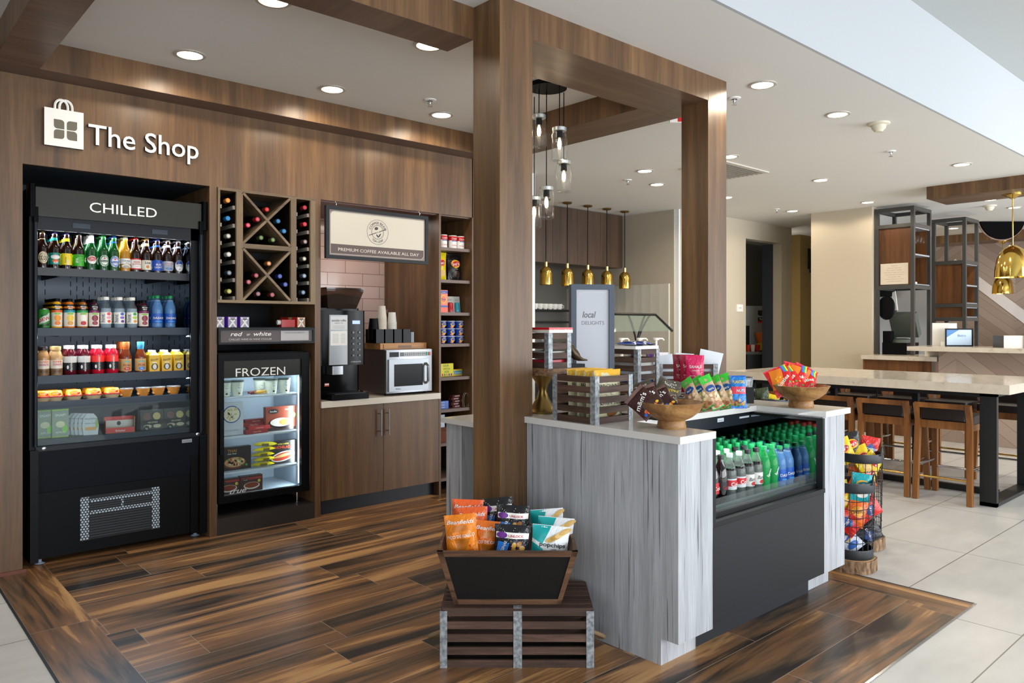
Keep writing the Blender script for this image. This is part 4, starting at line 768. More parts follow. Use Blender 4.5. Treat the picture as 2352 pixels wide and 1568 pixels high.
m = M(); m.rbox(.07, .395, -.06, .12, 0, .045, BLK, .012); m.box(.10, .37, -.05, .08, .045, .05, mat('drip_grid', '3a3e44', .4, .6)); m.build('drip_tray', cf)
m = M(); m.rbox(.072, .235, -.012, .01, .27, .655, mat('silver_panel', '8e9296', .4, .5), .008); m.build('front_panel', cf)
m = M(); m.box(.082, .225, -.014, -.012, .54, .645, K('c8cacc')); m.box(.082, .225, -.014, -.012, .42, .53, K('dcdcd8')); S = flatS(0, -.014, 0); m.text(S, 'specialty coffee', .153, .605, .024, K('2a2a2c'), .001, bold=.01, shear=.2, wid=.125); m.text(S, 'MADE BY YOU', .153, .588, .011, K('5a5a5c'), .001)
for k in range(3): m.rect(S, .10, .205, .552 + k * .009, .5535 + k * .009, K('8a8a8a'), .001, 1)
for k in range(7): m.rect(S, .098, .150, .44 + k * .011, .442 + k * .011, K('8a8a8a'), .001, 1); m.rect(S, .17, .21, .44 + k * .011, .442 + k * .011, K('8a8a8a'), .001, 1)
m.build('notice', cf)
m = M(); S = flatS(0, -.001, 0); m.rect(S, .278, .345, .585, .612, emis('blue_display', '8a9cf0', 1.3), .001, 1)
for r in range(5):
    for c_ in range(2): m.box(.275 + c_ * .055, .295 + c_ * .055, -.005, -.001, .33 + r * .045, .348 + r * .045, K('3c4044')); m.rect(S, .279 + c_ * .055, .291 + c_ * .055, .337 + r * .045, .341 + r * .045, K('b0b4b8'), .005, 1)
m.text(S, 'crescendo', .31, .285, .018, K('d0d4d8'), .001, wid=.09); m.build('keypad', cf)
m = M(); m.rbox(.10, .20, -.01, .09, .195, .26, STEEL, .01); m.build('spout', cf)
m = M(); m.box(.085, .125, .088, .09, .10, .125, K('b02818')); m.rect(flatS(0, .088, 0), .088, .122, .110, .122, W_, .001, 1); m.build('sticker', cf)
m = M(); P0 = [(.11, .08), (.36, .08), (.36, .30), (.11, .30)]; P1 = [(.075, .03), (.395, .03), (.395, .36), (.075, .36)]
SMK = mat('smoked_hopper', '2a211e', .08, coat=.5, alpha=1)
v = [(x, y, .705) for x, y in P0] + [(x, y, .84) for x, y in P1] + [(x, y, .86) for x, y in P1]; m.add(v, [(0, 1, 5, 4), (1, 2, 6, 5), (2, 3, 7, 6), (3, 0, 4, 7), (4, 5, 9, 8), (5, 6, 10, 9), (6, 7, 11, 10), (7, 4, 8, 11)], clear('smoked_plastic', '8a7466', .12, .05)); hp = m.build('bean_hopper', cf)
m = M(); v = [(x, y, .708) for x, y in P0] + [(x, y, .80) for x, y in [(.09, .045), (.38, .045), (.38, .34), (.09, .34)]] + [(.24, .19, .83)]; m.add(v, [(0, 1, 5, 4), (1, 2, 6, 5), (2, 3, 7, 6), (3, 0, 4, 7), (4, 5, 8), (5, 6, 8), (6, 7, 8), (7, 4, 8)], mat('coffee_beans', '1c0f08', .4)); t = NT(MATS['coffee_beans']); t.bump(t.noise(t.co('Object', (90, 90, 90)), 1, 1), 1, .01); o = m.build('beans', hp); o['kind'] = 'stuff'
m = M(); m.box(.07, .40, .025, .365, .858, .868, mat('smoked_hopper')); m.build('hopper_lid', hp)
mw = thing('microwave_oven', 'stainless microwave oven on the coffee counter', 'microwave', (3.33, 5.27, .869))
MWB = mat('microwave_side', '6a625e', .3, .7); S = flatS(0, -.022, 0)
m = M(); m.box(0, .455, 0, .46, .02, .375, MWB); m.build('body', mw)
m = M(); m.rbox(0, .455, -.022, 0, .02, .372, STEEL, .004); m.build('front', mw)
m = M(); m.box(.015, .405, -.040, -.022, .035, .295, mat('door_steel', '8a8e92', .36, .85)); m.box(.065, .345, -.043, -.040, .075, .255, BLKG); m.text(flatS(0, -.040, 0), 'Amana', .10, .05, .018, NVY, .001, shear=.3); d = m.build('door', mw)
m = M(); m.tube([(.375, -.045, .09), (.375, -.075, .11), (.375, -.075, .235), (.375, -.045, .255)], .011, CHROME, 8); m.build('handle', d)
m = M(); m.rect(S, .03, .12, .315, .355, BLKG, .001, 1); m.rect(S, .13, .40, .318, .352, K('5a5e64'), .001, 1)
for k in range(12): m.rect(S, .17 + k * .0185, .183 + k * .0185, .322, .333, K('b8bcc0'), .002, 1); m.rect(S, .17 + k * .0185, .183 + k * .0185, .338, .349, K('b8bcc0'), .002, 1)
m.rect(S, .395, .413, .32, .35, K('40a088'), .003, 1); m.rect(S, .417, .437, .32, .35, K('c02828'), .003, 1); m.build('keypad', mw)
for x in (.03, .42):
    for y in (.03, .42): m = M(); m.lathe([(.015, 0), (.015, .021)], BLK, 10, c=(x, y)); m.build('foot', mw)
tr = thing('bamboo_drawer_box', 'flat bamboo drawer box lying on the microwave oven', 'box', (3.325, 5.33, 1.245)); BM = wood('bamboo', '8a5a2a', 'b07c40', 'cf9a58', 'x', .4, 2.)
m = boxes([(0, .46, 0, .36, 0, .05)], BM); m.build('box_body', tr); m = boxes([(.03, .43, -.006, 0, .006, .042)], BM); m.box(.17, .30, -.008, -.006, .012, .030, K('6a4420')); m.build('drawer_front', tr)
ZT = 1.296
org = thing('cup_organiser', 'black acrylic cup organiser on the bamboo box', 'organiser', (3.30, 5.36, ZT)); 
for k in range(4): m = boxes([(.0 + k * .088, .082 + k * .088, 0, .004, 0, .115), (.0 + k * .088, .004 + k * .088, 0, .16, 0, .115), (.078 + k * .088, .082 + k * .088, 0, .16, 0, .115), (.0 + k * .088, .082 + k * .088, .156, .16, 0, .115)], BLKG); m.build('compartment', org)
def cupstack(lb, x, y, z, n, c, r0=.028, r1=.042, h=.10, up=False, pitch=.011):
    t_ = thing('paper_cup_stack', lb, 'cups', (x, y, z)); 
    for k in range(n):
        m = M()
        if up: m.lathe([(r1 + .003, k * pitch), (r1 + .003, .004 + k * pitch), (r1, .005 + k * pitch), (r0, h + k * pitch)], c, 18)
        else: m.lathe([(r0, k * pitch), (r1, h + k * pitch), (r1 + .002, h + .002 + k * pitch)], c, 18, caps=False)
        m.build('cup', t_)
    return t_
c1 = mat('cream_cup', 'd8cec0', .6); c2 = mat('brown_sleeve', '5a4840', .7)
cupstack('tall stack of upturned cream paper cups with round logo', 3.395, 5.42, ZT + .03, 18, c1, .030, .040, .10, True, .0105)
cupstack('stack of white paper cups in front of the brown ones', 3.495, 5.42, ZT + .005, 20, mat('white_cup', 'dcd8d0', .6), .030, .038, .09, True, .0085)
cupstack('stack of upturned brown ripple cups behind the white stack', 3.47, 5.50, ZT + .12, 6, c2, .030, .042, .10, True, .012)
cupstack('leaning stack of black cup lids and cups at the left', 3.33, 5.44, ZT + .03, 8, BLK, .036, .045, .09, True, .012)
m = M(); m.box(0, .09, 0, .10, 0, .09, K('1a3440', .1)); s_ = M(); 
for k in range(7): s_.box(.01 + k * .011, .018 + k * .011, .03, .06, .05, .10 + .006 * (k % 3), BLK)
put(tpl(('holder', m), ('stirrers', s_)), 'stirrer_holder', 'dark blue-black holder of stirrers right of the cups', 'holder', (3.60, 5.38, ZT))
light('AREA', 'nook_lamp', (3.28, 5.62, 2.36), 4.5, (1, .93, .86), (0, 0, 0), .8, .3)
# hanging coffee sign
hs = thing('hanging_coffee_sign', 'black framed hanging sign for premium coffee', 'sign', (2.742, 5.15, 1.948))
W1, H1 = .935, .398
boxes([(0, W1, 0, .03, 0, .027), (0, W1, 0, .03, H1 - .027, H1), (0, .027, 0, .03, .027, H1 - .027), (W1 - .027, W1, 0, .03, .027, H1 - .027)], SLATE).build('frame', hs)
m = M(); m.box(.027, W1 - .027, .012, .03, .027, H1 - .027, mat('sign_taupe', '8c7f7b', .5)); S = flatS(0, .012, 0); CRM = mat('sign_cream', 'c8c2b4', .5); BRs = mat('sign_brown', '5a4b48', .5)
def rr(x0, x1, z0, z1, r, cs):
    p = []
    for k, (cx_, cz_, a0) in enumerate(((x1, z1, 0), (x0, z1, 90), (x0, z0, 180), (x1, z0, 270))):
        if k in cs:
            sx = -1 if k in (0, 3) else 1; sz = -1 if k in (0, 1) else 1
            for j in range(7): th = radians(a0 + 15 * j); p.append((cx_ + sx * r + r * cos(th), cz_ + sz * r + r * sin(th)))
        else: p.append((cx_, cz_))
    return p
def poly(m, S, p, mt, e=.001): m.add([S(a, b, e) for a, b in p], [tuple(range(len(p)))], mt)
poly(m, S, rr(.040, W1 - .040, .037, H1 - .037, .035, (1, 3)), CRM); poly(m, S, rr(.043, W1 - .043, .040, H1 - .12, .033, (3,)), BRs, .0015); poly(m, S, rr(.040, W1 - .040, H1 - .285, H1 - .038, .033, (1,)), CRM, .002)
cx_, cz_ = .452, H1 - .168; dkb = K('3a3034')
m.ell(S, cx_, cz_, .098, .098, dkb, .003, 40, inner=.975); m.ell(S, cx_, cz_, .056, .056, dkb, .003, 36, inner=.94)
m.text(S, 'COFFEE BEAN', cx_, cz_ + .064, .026, dkb, .003, arc=.064, bold=.02, wid=.168)
S2 = lambda u, v, e: S(cx_ - (u - cx_), cz_ - (v - cz_), e)
vv, ff, w_ = text_geo('TEA LEAF', .02); kx = .12 / w_
m.add([S(cx_ + (.083 - y * .025) * sin((x * kx - .06) / .083), cz_ - (.083 - y * .025) * cos((x * kx - .06) / .083), .003) for x, y in vv], ff, dkb)
m.quad(S, [(cx_ - .08, cz_ - .028), (cx_ - .078, cz_ - .033), (cx_ - .008, cz_ - .006), (cx_ - .010, cz_ - .001)], dkb, .0035, 1); m.quad(S, [(cx_ + .010, cz_ + .004), (cx_ + .012, cz_ - .001), (cx_ + .078, cz_ + .028), (cx_ + .076, cz_ + .033)], dkb, .0035, 1)
m.text(S, '&', cx_, cz_ - .006, .016, dkb, .003); m.ell(S, cx_ - .012, cz_ + .028, .017, .012, dkb, .003, rot=15); m.ell(S, cx_ - .002, cz_ - .03, .006, .016, dkb, .003, rot=40); m.ell(S, cx_ + .018, cz_ - .024, .006, .018, dkb, .003, rot=-35)
m.text(S, 'PREMIUM COFFEE AVAILABLE ALL DAY', .475, .062, .034, K('d8d0c8'), .003, wid=.74)
m.build('printed_panel', hs)
for x in (.09, .855):
    m = M(); m.tube([(x, .015, H1), (x, .015, H1 + .012), (x + .006, .015, H1 + .018), (x, .015, H1 + .026), (x - .004, .015, H1 + .034), (x, .05, H1 + .045)], .003, CHROME, 6); m.build('hook', hs)
# ---------------------------------------------------------------- tall narrow shelf unit
for i, z in enumerate((2.114, 1.836, 1.554, 1.283, .994, .719, .43, .13)):
    boxes([(3.851, 4.188, 5.235, 6.04, z - .026, z)], mat('shelf_edge_taupe', '6a5850', .45)).build('wall_shelf', label=['walnut shelf under the soup cans', 'walnut shelf under the two chip bags', 'walnut shelf under the detergent box', 'walnut shelf under the stacked blue cups', 'walnut shelf under the sour candy box', 'walnut shelf under the candy bars', 'walnut shelf just above the counter edge', 'lowest walnut shelf near the floor'][i], cat='shelf', group='shelves of the tall narrow unit')
def can(lb, x):
    m = M(); m.lathe([(.038, 0), (.038, .118)], W_, 20, segm=[W_]); c = M(); c.lathe([(.039, .075), (.039, .108), (.036, .118), (.034, .118)], RED, 20); a = M(); Sx = cylS(.0392); a.text(Sx, "Campbell's", 0, .084, .022, W_, .001, shear=.3, wid=.066); a.rect(Sx, -.03, .03, .066, .073, K('2a50a0'), .001); a.text(Sx, 'TOMATO', 0, .025, .016, RED, .001)
    put(tpl(('carton_body', m), ('red_top', c), ('lettering', a)), 'soup_cup', lb, 'soup cup', (x, 5.33, 2.114))
can('red and white soup cup half hidden behind the shelf edge', 3.96); can('red and white soup cup, middle of three', 4.065); can('red and white soup cup at the right', 4.150)
def chips(w, h, t, c, art=None, seam=None, n=12, sd=1, back=None, rough=.22):
    """sealed snack bag standing on its lower seam, front towards -Y"""
    rn = random.Random(sd); ph = [rn.uniform(0, 6) for _ in range(6)]
    def prof(u, v):
        a = max(0, 1 - abs(2 * u / w) ** 2.6); b = max(0, sin(pi * min(max((v / h - .04) / .92, 0), 1))) ** .6
        wr = 1 + .16 * sin(7 * u / w + ph[0] + 5 * v / h) + .10 * sin(13 * u / w + ph[1] - 8 * v / h) + .07 * sin(17 * v / h + ph[2] + 3 * u / w)
        return a * b * wr * t / 2
    def px(u, v): return u * (1 - .06 * sin(pi * v / h))
    def S(u, v, e): return Vector((px(u, v), -prof(u, v) - e * 1.5, v))
    def Sb(u, v, e): return Vector((px(u, v), prof(u, v) + .0006, v))
    m = M(); cm = K(c, rough) if isinstance(c, str) else c
    m.grid(S, -w / 2, w / 2, 0, h, n, 14, cm); m.grid(Sb, w / 2, -w / 2, 0, h, n, 14, K(back, rough) if back else cm)
    l = M()
    sm = K(seam or '', rough) if seam else None
    if sm: l.grid(S, -w / 2, w / 2, h * .955, h, n, 1, sm, .0008); l.grid(S, -w / 2, w / 2, 0, h * .04, n, 1, sm, .0008)
    if art: art(l, S, w, h)
    parts = [('pouch', m)]
    if l.f: parts.append(('artwork', l))
    return tpl(*parts)
# ================================================================ TALL SHELF GOODS
YF = 5.34
def lays(c2, ov):
    def art(l, S, w, h):
        l.ell(S, 0, h * .62, w * .33, h * .15, K('f2b21c'), .0016, 24); l.ell(S, 0, h * .62, w * .30, h * .10, RED, .0024, 24, rot=10); l.text(S, "Lay's", 0, h * .575, h * .13, W_, .0034, bold=.03, rot=8, wid=w * .48)
        l.ell(S, w * .05, h * .25, w * .28, h * .12, K(c2), .0016); l.text(S, ov, 0, h * .42, h * .045, K('f0e8c0'), .002)
    return art
put(chips(.145, .245, .06, 'e8d21c', lays('e8c078', 'Classic'), 'd8c018', sd=2), 'chip_bag', 'yellow potato chip bag on the tall wall shelf', 'chip bag', (3.95, YF + .02, 1.837), radians(4))
put(chips(.145, .240, .06, '1a1616', lays('3a2a24', 'Barbecue'), '2a2422', sd=3), 'chip_bag', 'black barbecue chip bag on the tall wall shelf', 'chip bag', (4.105, YF + .01, 1.837), radians(-3), rot=(radians(-4), 0, radians(-4)))
def a6(l, S): l.ell(S, 0, .115, .033, .038, K('f0c030')); l.ell(S, 0, .115, .027, .031, K('e86828'), .002); l.text(S, 'Tide', 0, .106, .026, K('1c3c90'), .003, bold=.03); l.rect(S, -.045, .045, .0, .045, K('f0582c')); l.rect(S, -.045, .045, .045, .062, K('2a48a0'), .0012); l.rect(S, -.045, .045, .165, .19, K('2a3a98')); l.text(S, '3 LOADS', 0, .172, .010, W_, .002)
pkg('detergent_box', 'orange and blue detergent box on the tall wall shelf', 'box', (3.955, YF, 1.555), .09, .195, .05, 'f07048', a6)
for x, c, lb in ((4.055, 'b01c28', 'grey carded travel deodorant, red one'), (4.128, '2a8aa0', 'grey carded travel deodorant, turquoise one')):
    m = M(); m.box(-.034, .034, -.002, .002, 0, .145, K('a8aca4')); b = M(); b.lathe([(.022, .004), (.024, .01), (.024, .075), (.018, .088)], K(c, .2), 14, Matrix.Translation((0, -.012, 0)) @ Matrix.Scale(.55, 4, (0, 1, 0))); l = M(); l.text(flatS(0, -.002, 0), 'Old Spice' if c[0] == 'b' else 'Degree', 0, .11, .013, K('404440'), .001)
    put(tpl(('card', m), ('stick', b), ('lettering', l)), 'carded_deodorant', lb, 'deodorant', (x, YF + .005, 1.555), rot=(radians(-8), 0, radians(-6)))
m = M(); m.lathe([(.032, 0), (.041, .058)], K('1a4aa8', .3), 18); l = M(); l.lathe([(.0425, .058), (.043, .064), (.040, .066)], K('c8ccd8'), 18); a = M(); Sx = cylS(.038); a.ell(Sx, 0, .034, .022, .018, K('f0b81c'), .0045); a.ell(Sx, 0, .036, .014, .012, K('2a5ac0'), .0065); a.ell(Sx, -.01, .012, .014, .008, K('f08a1c'), .003)
tp = tpl(('cup_body', m), ('lid', l), ('artwork', a))
for r in range(3):
    for c_, x in enumerate((3.960, 4.055, 4.150)):
        put(tp, 'macaroni_cup', 'blue macaroni cup, %s row, %s of the block of nine' % (('bottom', 'middle', 'top')[r], ('left', 'centre', 'right')[c_]), 'cup', (x - .0, YF + .01, 1.284 + r * .0665), 0)
def a7(l, S): l.text(S, 'SOUR', -.01, .085, .026, K('2a8a2a'), .001, bold=.04); l.text(S, 'PATCH', 0, .058, .024, K('2a8a2a'), .001, bold=.04); l.text(S, 'KIDS', .0, .032, .024, K('2a8a2a'), .001, bold=.04); [l.ell(S, -.05 + k * .026, .014, .009, .012, K(('c02828', '2a9a4a', 'e08a1c', '2a5ac0', 'c02828')[k]), .001) for k in range(5)]
pkg('candy_box', 'yellow sour candy box with green lettering', 'box', (4.005, YF + .01, .995), .155, .112, .03, 'e0d428', a7, radians(5))
def a8(l, S): l.rect(S, -.065, .065, .012, .044, K('4aa8b8')); l.text(S, 'Caramels', 0, .018, .028, W_, .002, shear=.3, wid=.10)
pkg('candy_box', 'low yellow and blue candy box beside the sour candy', 'box', (4.13, YF + .02, .995), .135, .056, .025, 'e8c848', a8, radians(5))
def bar(c, c2, t): m = M(); m.box(-.06, .06, -.018, .018, 0, .022, K(c, .2)); l = M(); l.text(flatS(0, -.018, 0), t, 0, .006, .014, K(c2), .001, bold=.03); return tpl(('wrapper', m), ('lettering', l))
tp = bar('2a5ab8', 'd8e4f8', 'CRISP')
for k in range(3): put(tp, 'candy_bar', ('bottom', 'middle', 'top')[k] + ' blue wrapped candy bar at the left of the shelf', 'candy bar', (3.925, 5.30, .7195 + k * .0225), 0)
tp = bar('4a2420', 'e8d4d8', 'SNICKERS')
for k in range(5): put(tp, 'candy_bar', ['bottom brown candy bar of the slanted pile', 'second brown candy bar of the slanted pile', 'third brown candy bar of the slanted pile', 'fourth brown candy bar of the slanted pile', 'topmost brown candy bar of the slanted pile'][k], 'candy bar', (4.085 - (k % 2) * .012, 5.31, .7195 + k * .0225), radians(10))
m = M()
for k in range(2): m.tube([(.03 * cos(t_ / 8 * pi) , k * .02, .04 + .07 * sin(t_ / 8 * pi)) for t_ in range(17)], .003, K('7a7060'), 6)
m.build('wire_handle_basket', None, (4.165, 5.26, .735), 0, 'rusty wire basket handle showing beside the column', 'basket')
m = M(); m.rbox(-.04, .04, -.02, .02, 0, .11, K('c8d8e8', .2), .01); l = M(); l.text(flatS(0, -.02, 0), 'wipes', 0, .06, .02, K('3a6ab0'), .001); put(tpl(('pouch', m), ('lettering', l)), 'white_pouch', 'white and blue pouch on the shelf behind the counter corner', 'pouch', (3.93, 5.33, .555), 0)
m = M(); m.box(-.07, .07, -.05, .05, 0, .12, mat('rust_box', '6a3420', .7)); l = M(); l.box(-.072, .072, -.052, .052, .095, .125, mat('rust_lid', '5a2a1a', .7)); put(tpl(('box_body', m), ('lid', l)), 'rust_brown_box', 'rust brown box under the white pouch', 'box', (3.93, 5.33, .431), 0)
# ================================================================ ISLAND
isl = thing('island_counter', 'grey wood panelled island counter base with open drinks case', 'counter', (0, 0, 0))
m = boxes([(2.618, 2.871, 1.976, 2.812, 0, .952), (2.618, 2.871, 1.887, 1.976, .115, .952), (2.664, 2.871, 2.812, 3.04, 0, .952)], WGZ); m.build('near_end_panel', isl)
boxes([(3.934, 4.19, 1.998, 3.04, 0, .952), (3.934, 4.19, 1.905, 1.998, .115, .952)], WGZ).build('far_end_panel', isl)
boxes([(2.871, 3.934, 3.0, 3.04, 0, .952)], WGZ).build('rear_panel', isl)
m = M(); m.prism([(2.605, 1.868), (2.868, 1.868), (2.868, 2.309), (3.955, 2.309), (3.955, 1.898), (4.25, 1.898), (4.25, 3.066), (2.668, 3.066), (2.668, 2.812), (2.605, 2.816)], .953, HC, QZ)
m.build('island_worktop', label='pale quartz worktop with a notch over the drinks case', cat='worktop')
boxes([(2.85, 4.16, 3.645, 3.80, 0, .838), (2.85, 2.90, 3.3, 3.645, 0, .1)], WGZ).build('rear_counter_base', label='grey panelled base of the lower counter behind the column', cat='counter')
boxes([(2.827, 4.19, 3.30, 3.82, .838, .869)], QZ).build('rear_worktop', label='pale quartz top of the lower counter behind the column', cat='worktop')
# open drinks case let into the island
dc = thing('undercounter_drinks_case', 'black open front drinks case under the island worktop', 'refrigerator', (0, 0, 0))
BK2 = mat('black_sheet_metal', '121315', .42, spec=.25)
boxes([(2.888, 3.928, 1.895, 1.94, .125, .552)], mat('charcoal_front_panel', '222326', .5, spec=.25)).build('lower_front_panel', dc)
boxes([(2.88, 3.93, 1.985, 2.0, 0, .125)], mat('dark_blue_kick', '14181f', .5)).build('kick_board', dc)
boxes([(2.875, 3.930, 1.89, 1.95, .555, .578), (2.878, 3.926, 1.93, 1.96, .575, .60)], BK2).build('sill_rail', dc)
boxes([(2.878, 2.90, 1.89, 2.32, .578, .95), (2.878, 2.894, 2.32, 2.98, .2, .95)], BK2).build('left_side_frame', dc)
boxes([(3.908, 3.932, 1.893, 1.93, .578, .95), (3.912, 3.932, 1.93, 2.98, .2, .95)], BK2).build('right_side_frame', dc)
m = M(); m.box(3.909, 3.912, 1.93, 2.95, .578, .935, mat('case_mirror', '8e989c', .05, 1)); m.build('mirrored_end', dc)
m = boxes([(2.90, 3.905, 1.940, 1.944, .60, .66)], PANE); m.build('front_glass', dc)
boxes([(2.90, 3.91, 2.325, 2.36, .885, .951), (2.90, 3.91, 2.36, 2.98, .93, .951)], NAVY).build('inner_header', dc)
boxes([(2.90, 3.91, 1.96, 2.96, .20, .24), (2.90, 3.91, 2.95, 2.98, .20, .93)], mat('case_liner', '1c2226', .5)).build('case_liner', dc)
m = boxes([(2.90, 3.91, 2.032, 2.94, .568, .577)], SH); m.box(2.90, 3.91, 2.028, 2.034, .565, .592, clear('clear_rail', 'c8e0dc', .3)); m.build('bottle_shelf', dc)
m = boxes([(3.58, 3.64, 2.322, 2.325, .918, .938)], K('c8d0d8')); m.text(flatS(3.61, 2.322, .923), 'Structural', 0, 0, .011, K('334455'), .0006, wid=.04); m.build('maker_plate', dc)
boxes([(3.80, 3.90, 2.322, 2.325, .920, .930)], K('c8d0d8')).build('small_label', dc)
light('AREA', 'drinks_case_lamp', (3.4, 2.12, .94), 3.2, (.95, 1, 1), (radians(-18), 0, 0), .95, .04)
SP = [(.028, 0), (.034, .008), (.031, .05), (.0335, .08), (.034, .12), (.0335, .145), (.026, .175), (.0145, .205), (.0130, .222)]; SCp = [(.0155, .216), (.0160, .233), (.0145, .237)]
COKE = mat('cola_liquid', '12070a', .06, coat=.6); SPR = clear('green_pet', '3fd07a', .35, .05); CLP = clear('clear_pet', 'dfeae4', .12, .05)
def soda(body, cap, bands, tx, liq=None, el=()): return bottle(SP, body, SCp, K(cap), bands, tx, el, None, liq, 16)
GL = clear('lime_soda', '38c070', .55)
kinds_ = {
 'cola': (soda(COKE, '1a1a1c', [(.0350, .07, .11, K('141416'))], [('Coca-Cola', .003, .075, .026, RED, dict(shear=.3, wid=.05))]), 'cola bottle with black label and red script'),
 'diet': (soda(CLP, 'c0c4c4', [(.0350, .062, .115, K('d4d6d8')), (.0353, .078, .108, K('c8202c'))], [('Coke', 0, .08, .026, W_, dict(bold=.02))], (.165, COKE)), 'diet cola bottle with silver cap and red label'),
 'root': (soda(CLP, '141416', [(.0350, .055, .115, K('d8d6d0'))], [("Barq's", 0, .082, .026, dk, dict(shear=.3, wid=.055))], (.17, COKE), [(0, .068, .016, .010, RED, .0008)]), 'dark soda bottle with black cap and white label'),
 'lime': (soda(SPR, '12a058', [(.0345, .10, .101, K('1c9a50'))], [('Sprite', 0, .10, .020, W_, dict(rot=60, bold=.02))], (.19, GL)), 'green lemon lime soda bottle with green cap'),
 'water': (DAS, 'blue water bottle with green cap'),
 'red': (soda(COKE, 'd8281c', [(.0350, .062, .115, K('c8202c'))], [('Coke', 0, .08, .026, W_)]), 'cola bottle with red cap')}
cols = [(3.07, 'red', ''), (3.145, 'red', ''), (3.22, 'cola', 'at the near left end of the case'), (3.30, 'diet', 'left of two'), (3.385, 'diet', 'right of two'), (3.465, 'root', 'left of two'), (3.545, 'root', 'right of two'),
        (3.625, 'lime', 'left of two in the drinks case'), (3.705, 'lime', 'right of two in the drinks case'), (3.785, 'water', 'second from the mirrored end of the drinks case'), (3.865, 'water', 'against the mirrored end of the drinks case')]
for x, k, w_ in cols:
    for r in range(6):
        tp, nm = kinds_[k] if r < 2 or k in ('red',) else kinds_[{'cola': 'lime', 'diet': 'lime', 'root': 'lime'}.get(k, k)]
        first = r == 0 and w_
        put(tp, 'soda_bottle' if k != 'water' else 'water_bottle', (nm + ' ' + w_) if first else 'bottle standing behind the front row in the island drinks case', 'bottle', (x - .0 + (.012 if r % 2 else 0) * (x < 3.85), 2.072 + r * .08, .5775), 0, None if first else 'back rows of the island drinks case')
# ---------------------------------------------------------------- crates on the counter
def crate(name, lb, loc, w, d, h, n, rz=0, sl=None, group=None, posts=None):
    """slatted dark crate with metal corner angles; near-left corner at the origin, front along +X"""
    c = thing(name, lb, 'crate', loc, rz, group); sh = sl or h / n * .66; p = (h - sh) / (n - 1)
    for k in range(n):
        z = k * p
        for m_, b in ((CR, (0, w, 0, .012)), (CR, (0, w, d - .012, d)), (CRY, (0, .012, .012, d - .012)), (CRY, (w - .012, w, .012, d - .012))):
            boxes([(*b, z, z + sh)], m_).build('slat', c)
    boxes([(.012, w - .012, .012, d - .012, .002, .012)], CR).build('base_board', c)
    g = .028
    for x, sx in ((0, 1), (w, -1)):
        for y, sy in ((0, 1), (d, -1)):
            boxes([(x - sx * .002, x + sx * g, y - sy * .0025, y, 0, h + .002), (x - sx * .0025, x, y, y + sy * g, 0, h + .002)], GALV).build('corner_angle', c)
    return c
crate('slatted_crate', 'dark slatted crate of yellow brittle bags, front one on the island', (2.629, 2.360, HC), .27, .275, .222, 5)
def brit(l, S, w, h): l.rect(S, -w / 2 * .96, w / 2 * .96, h * .78, h, K('e0a818'), .0015); l.text(S, 'BROWNIE', 0, h * .62, h * .13, K('2a2420'), .002, wid=w * .8); l.text(S, 'BRITTLE', 0, h * .30, h * .13, K('2a2420'), .002, wid=w * .8); l.ell(S, .01, h * .12, w * .2, h * .07, K('8a5a30'), .0016)
BRT = chips(.20, .236, .05, 'd4cda8', brit, 'e0a818', sd=5)
for k in range(4): put(BRT, 'snack_bag', ['yellow topped brownie brittle bag, nearest in the front crate', 'yellow topped brownie brittle bag, second in the front crate', 'yellow topped brownie brittle bag, third in the front crate', 'yellow topped brownie brittle bag, rear in the front crate'][k], 'snack bag', (2.775, 2.40 + k * .055, HC + .013), radians(3), rot=(radians(-3), 0, radians(2 - k * 3)))
# pedestal, board, small crate, bird
cs = thing('brass_pedestal', 'dark brass hourglass pedestal with round wooden board', 'stand', (2.79, 2.875, HC))
m = M(); m.lathe([(.078, 0), (.080, .010), (.070, .020), (.062, .03), (.034, .075), (.022, .115), (.030, .15), (.055, .185), (.068, .202)], ABRASS, 32); m.build('stem', cs)
m = M(); m.box(-.085, .21, -.125, .125, .202, .238, mat('board_wood', '8a6a4c', .6)); t = NT(MATS['board_wood']); t.color(t.ramp(t.noise(t.co('Object', (6, 40, 40)), 1.5, 4, .6, 1), [(.35, '5f432c'), (.65, 'a88462')])); m.build('board', cs)
crate('slatted_crate', 'small dark slatted crate on the brass pedestal', (2.735, 2.775, HC + .238), .165, .19, .182, 4)
m = M(); m.box(0, .175, 0, .22, 0, .016, K('d8d4cc')); l = M(); l.box(0, .175, 0, .22, .016, .028, K('c01c28', .2)); l.text(flatS(.05, 0, .012), 'almond', 0, 0, .012, W_, .001); l.text(flatS(.13, 0, .012), 'almond', 0, 0, .012, W_, .001); m2 = tpl(('tray', m), ('red_packets', l)); put(m2, 'snack_tray', 'white tray of red packets on top of the small crate', 'tray', (2.725, 2.76, HC + .4225))
for k in range(3): m = M(); m.box(0, .13, 0, .15, 0, .026, K(('b01c30', 'a8a49c', '2a2420')[k], .3)); m.build('chocolate_packet', None, (2.752, 2.795, HC + .255 + k * .045), 0, ['crimson packet lying in the small crate', 'pale packet lying in the small crate above the crimson one', 'dark packet lying in the small crate, uppermost'][k], 'packet')
BZ = mat('bronze_bird', '4a3c2c', .35, .7)
bd = thing('bird_figurine', 'bronze bird figurine perched beside the small crate', 'figurine', (2.95, 2.80, HC + .238), radians(-15))
m = M()
bp = [((-.028, 0, .118), .012), ((-.018, 0, .112), .017), ((-.012, 0, .095), .020), ((.0, 0, .075), .026), ((.015, 0, .058), .024), ((.035, 0, .045), .014), ((.06, 0, .038), .007), ((.085, 0, .036), .004)]
m.tube([p for p, r in bp], [r for p, r in bp], BZ, 12); m.tube([(-.036, 0, .118), (-.052, 0, .113)], [.006, .001], BZ, 8); m.build('bird_body', bd)
for y in (-.008, .008): m = M(); m.tube([(.002, y, .055), (.006, y, .018)], .0025, BZ, 6); m.build('bird_leg', bd)
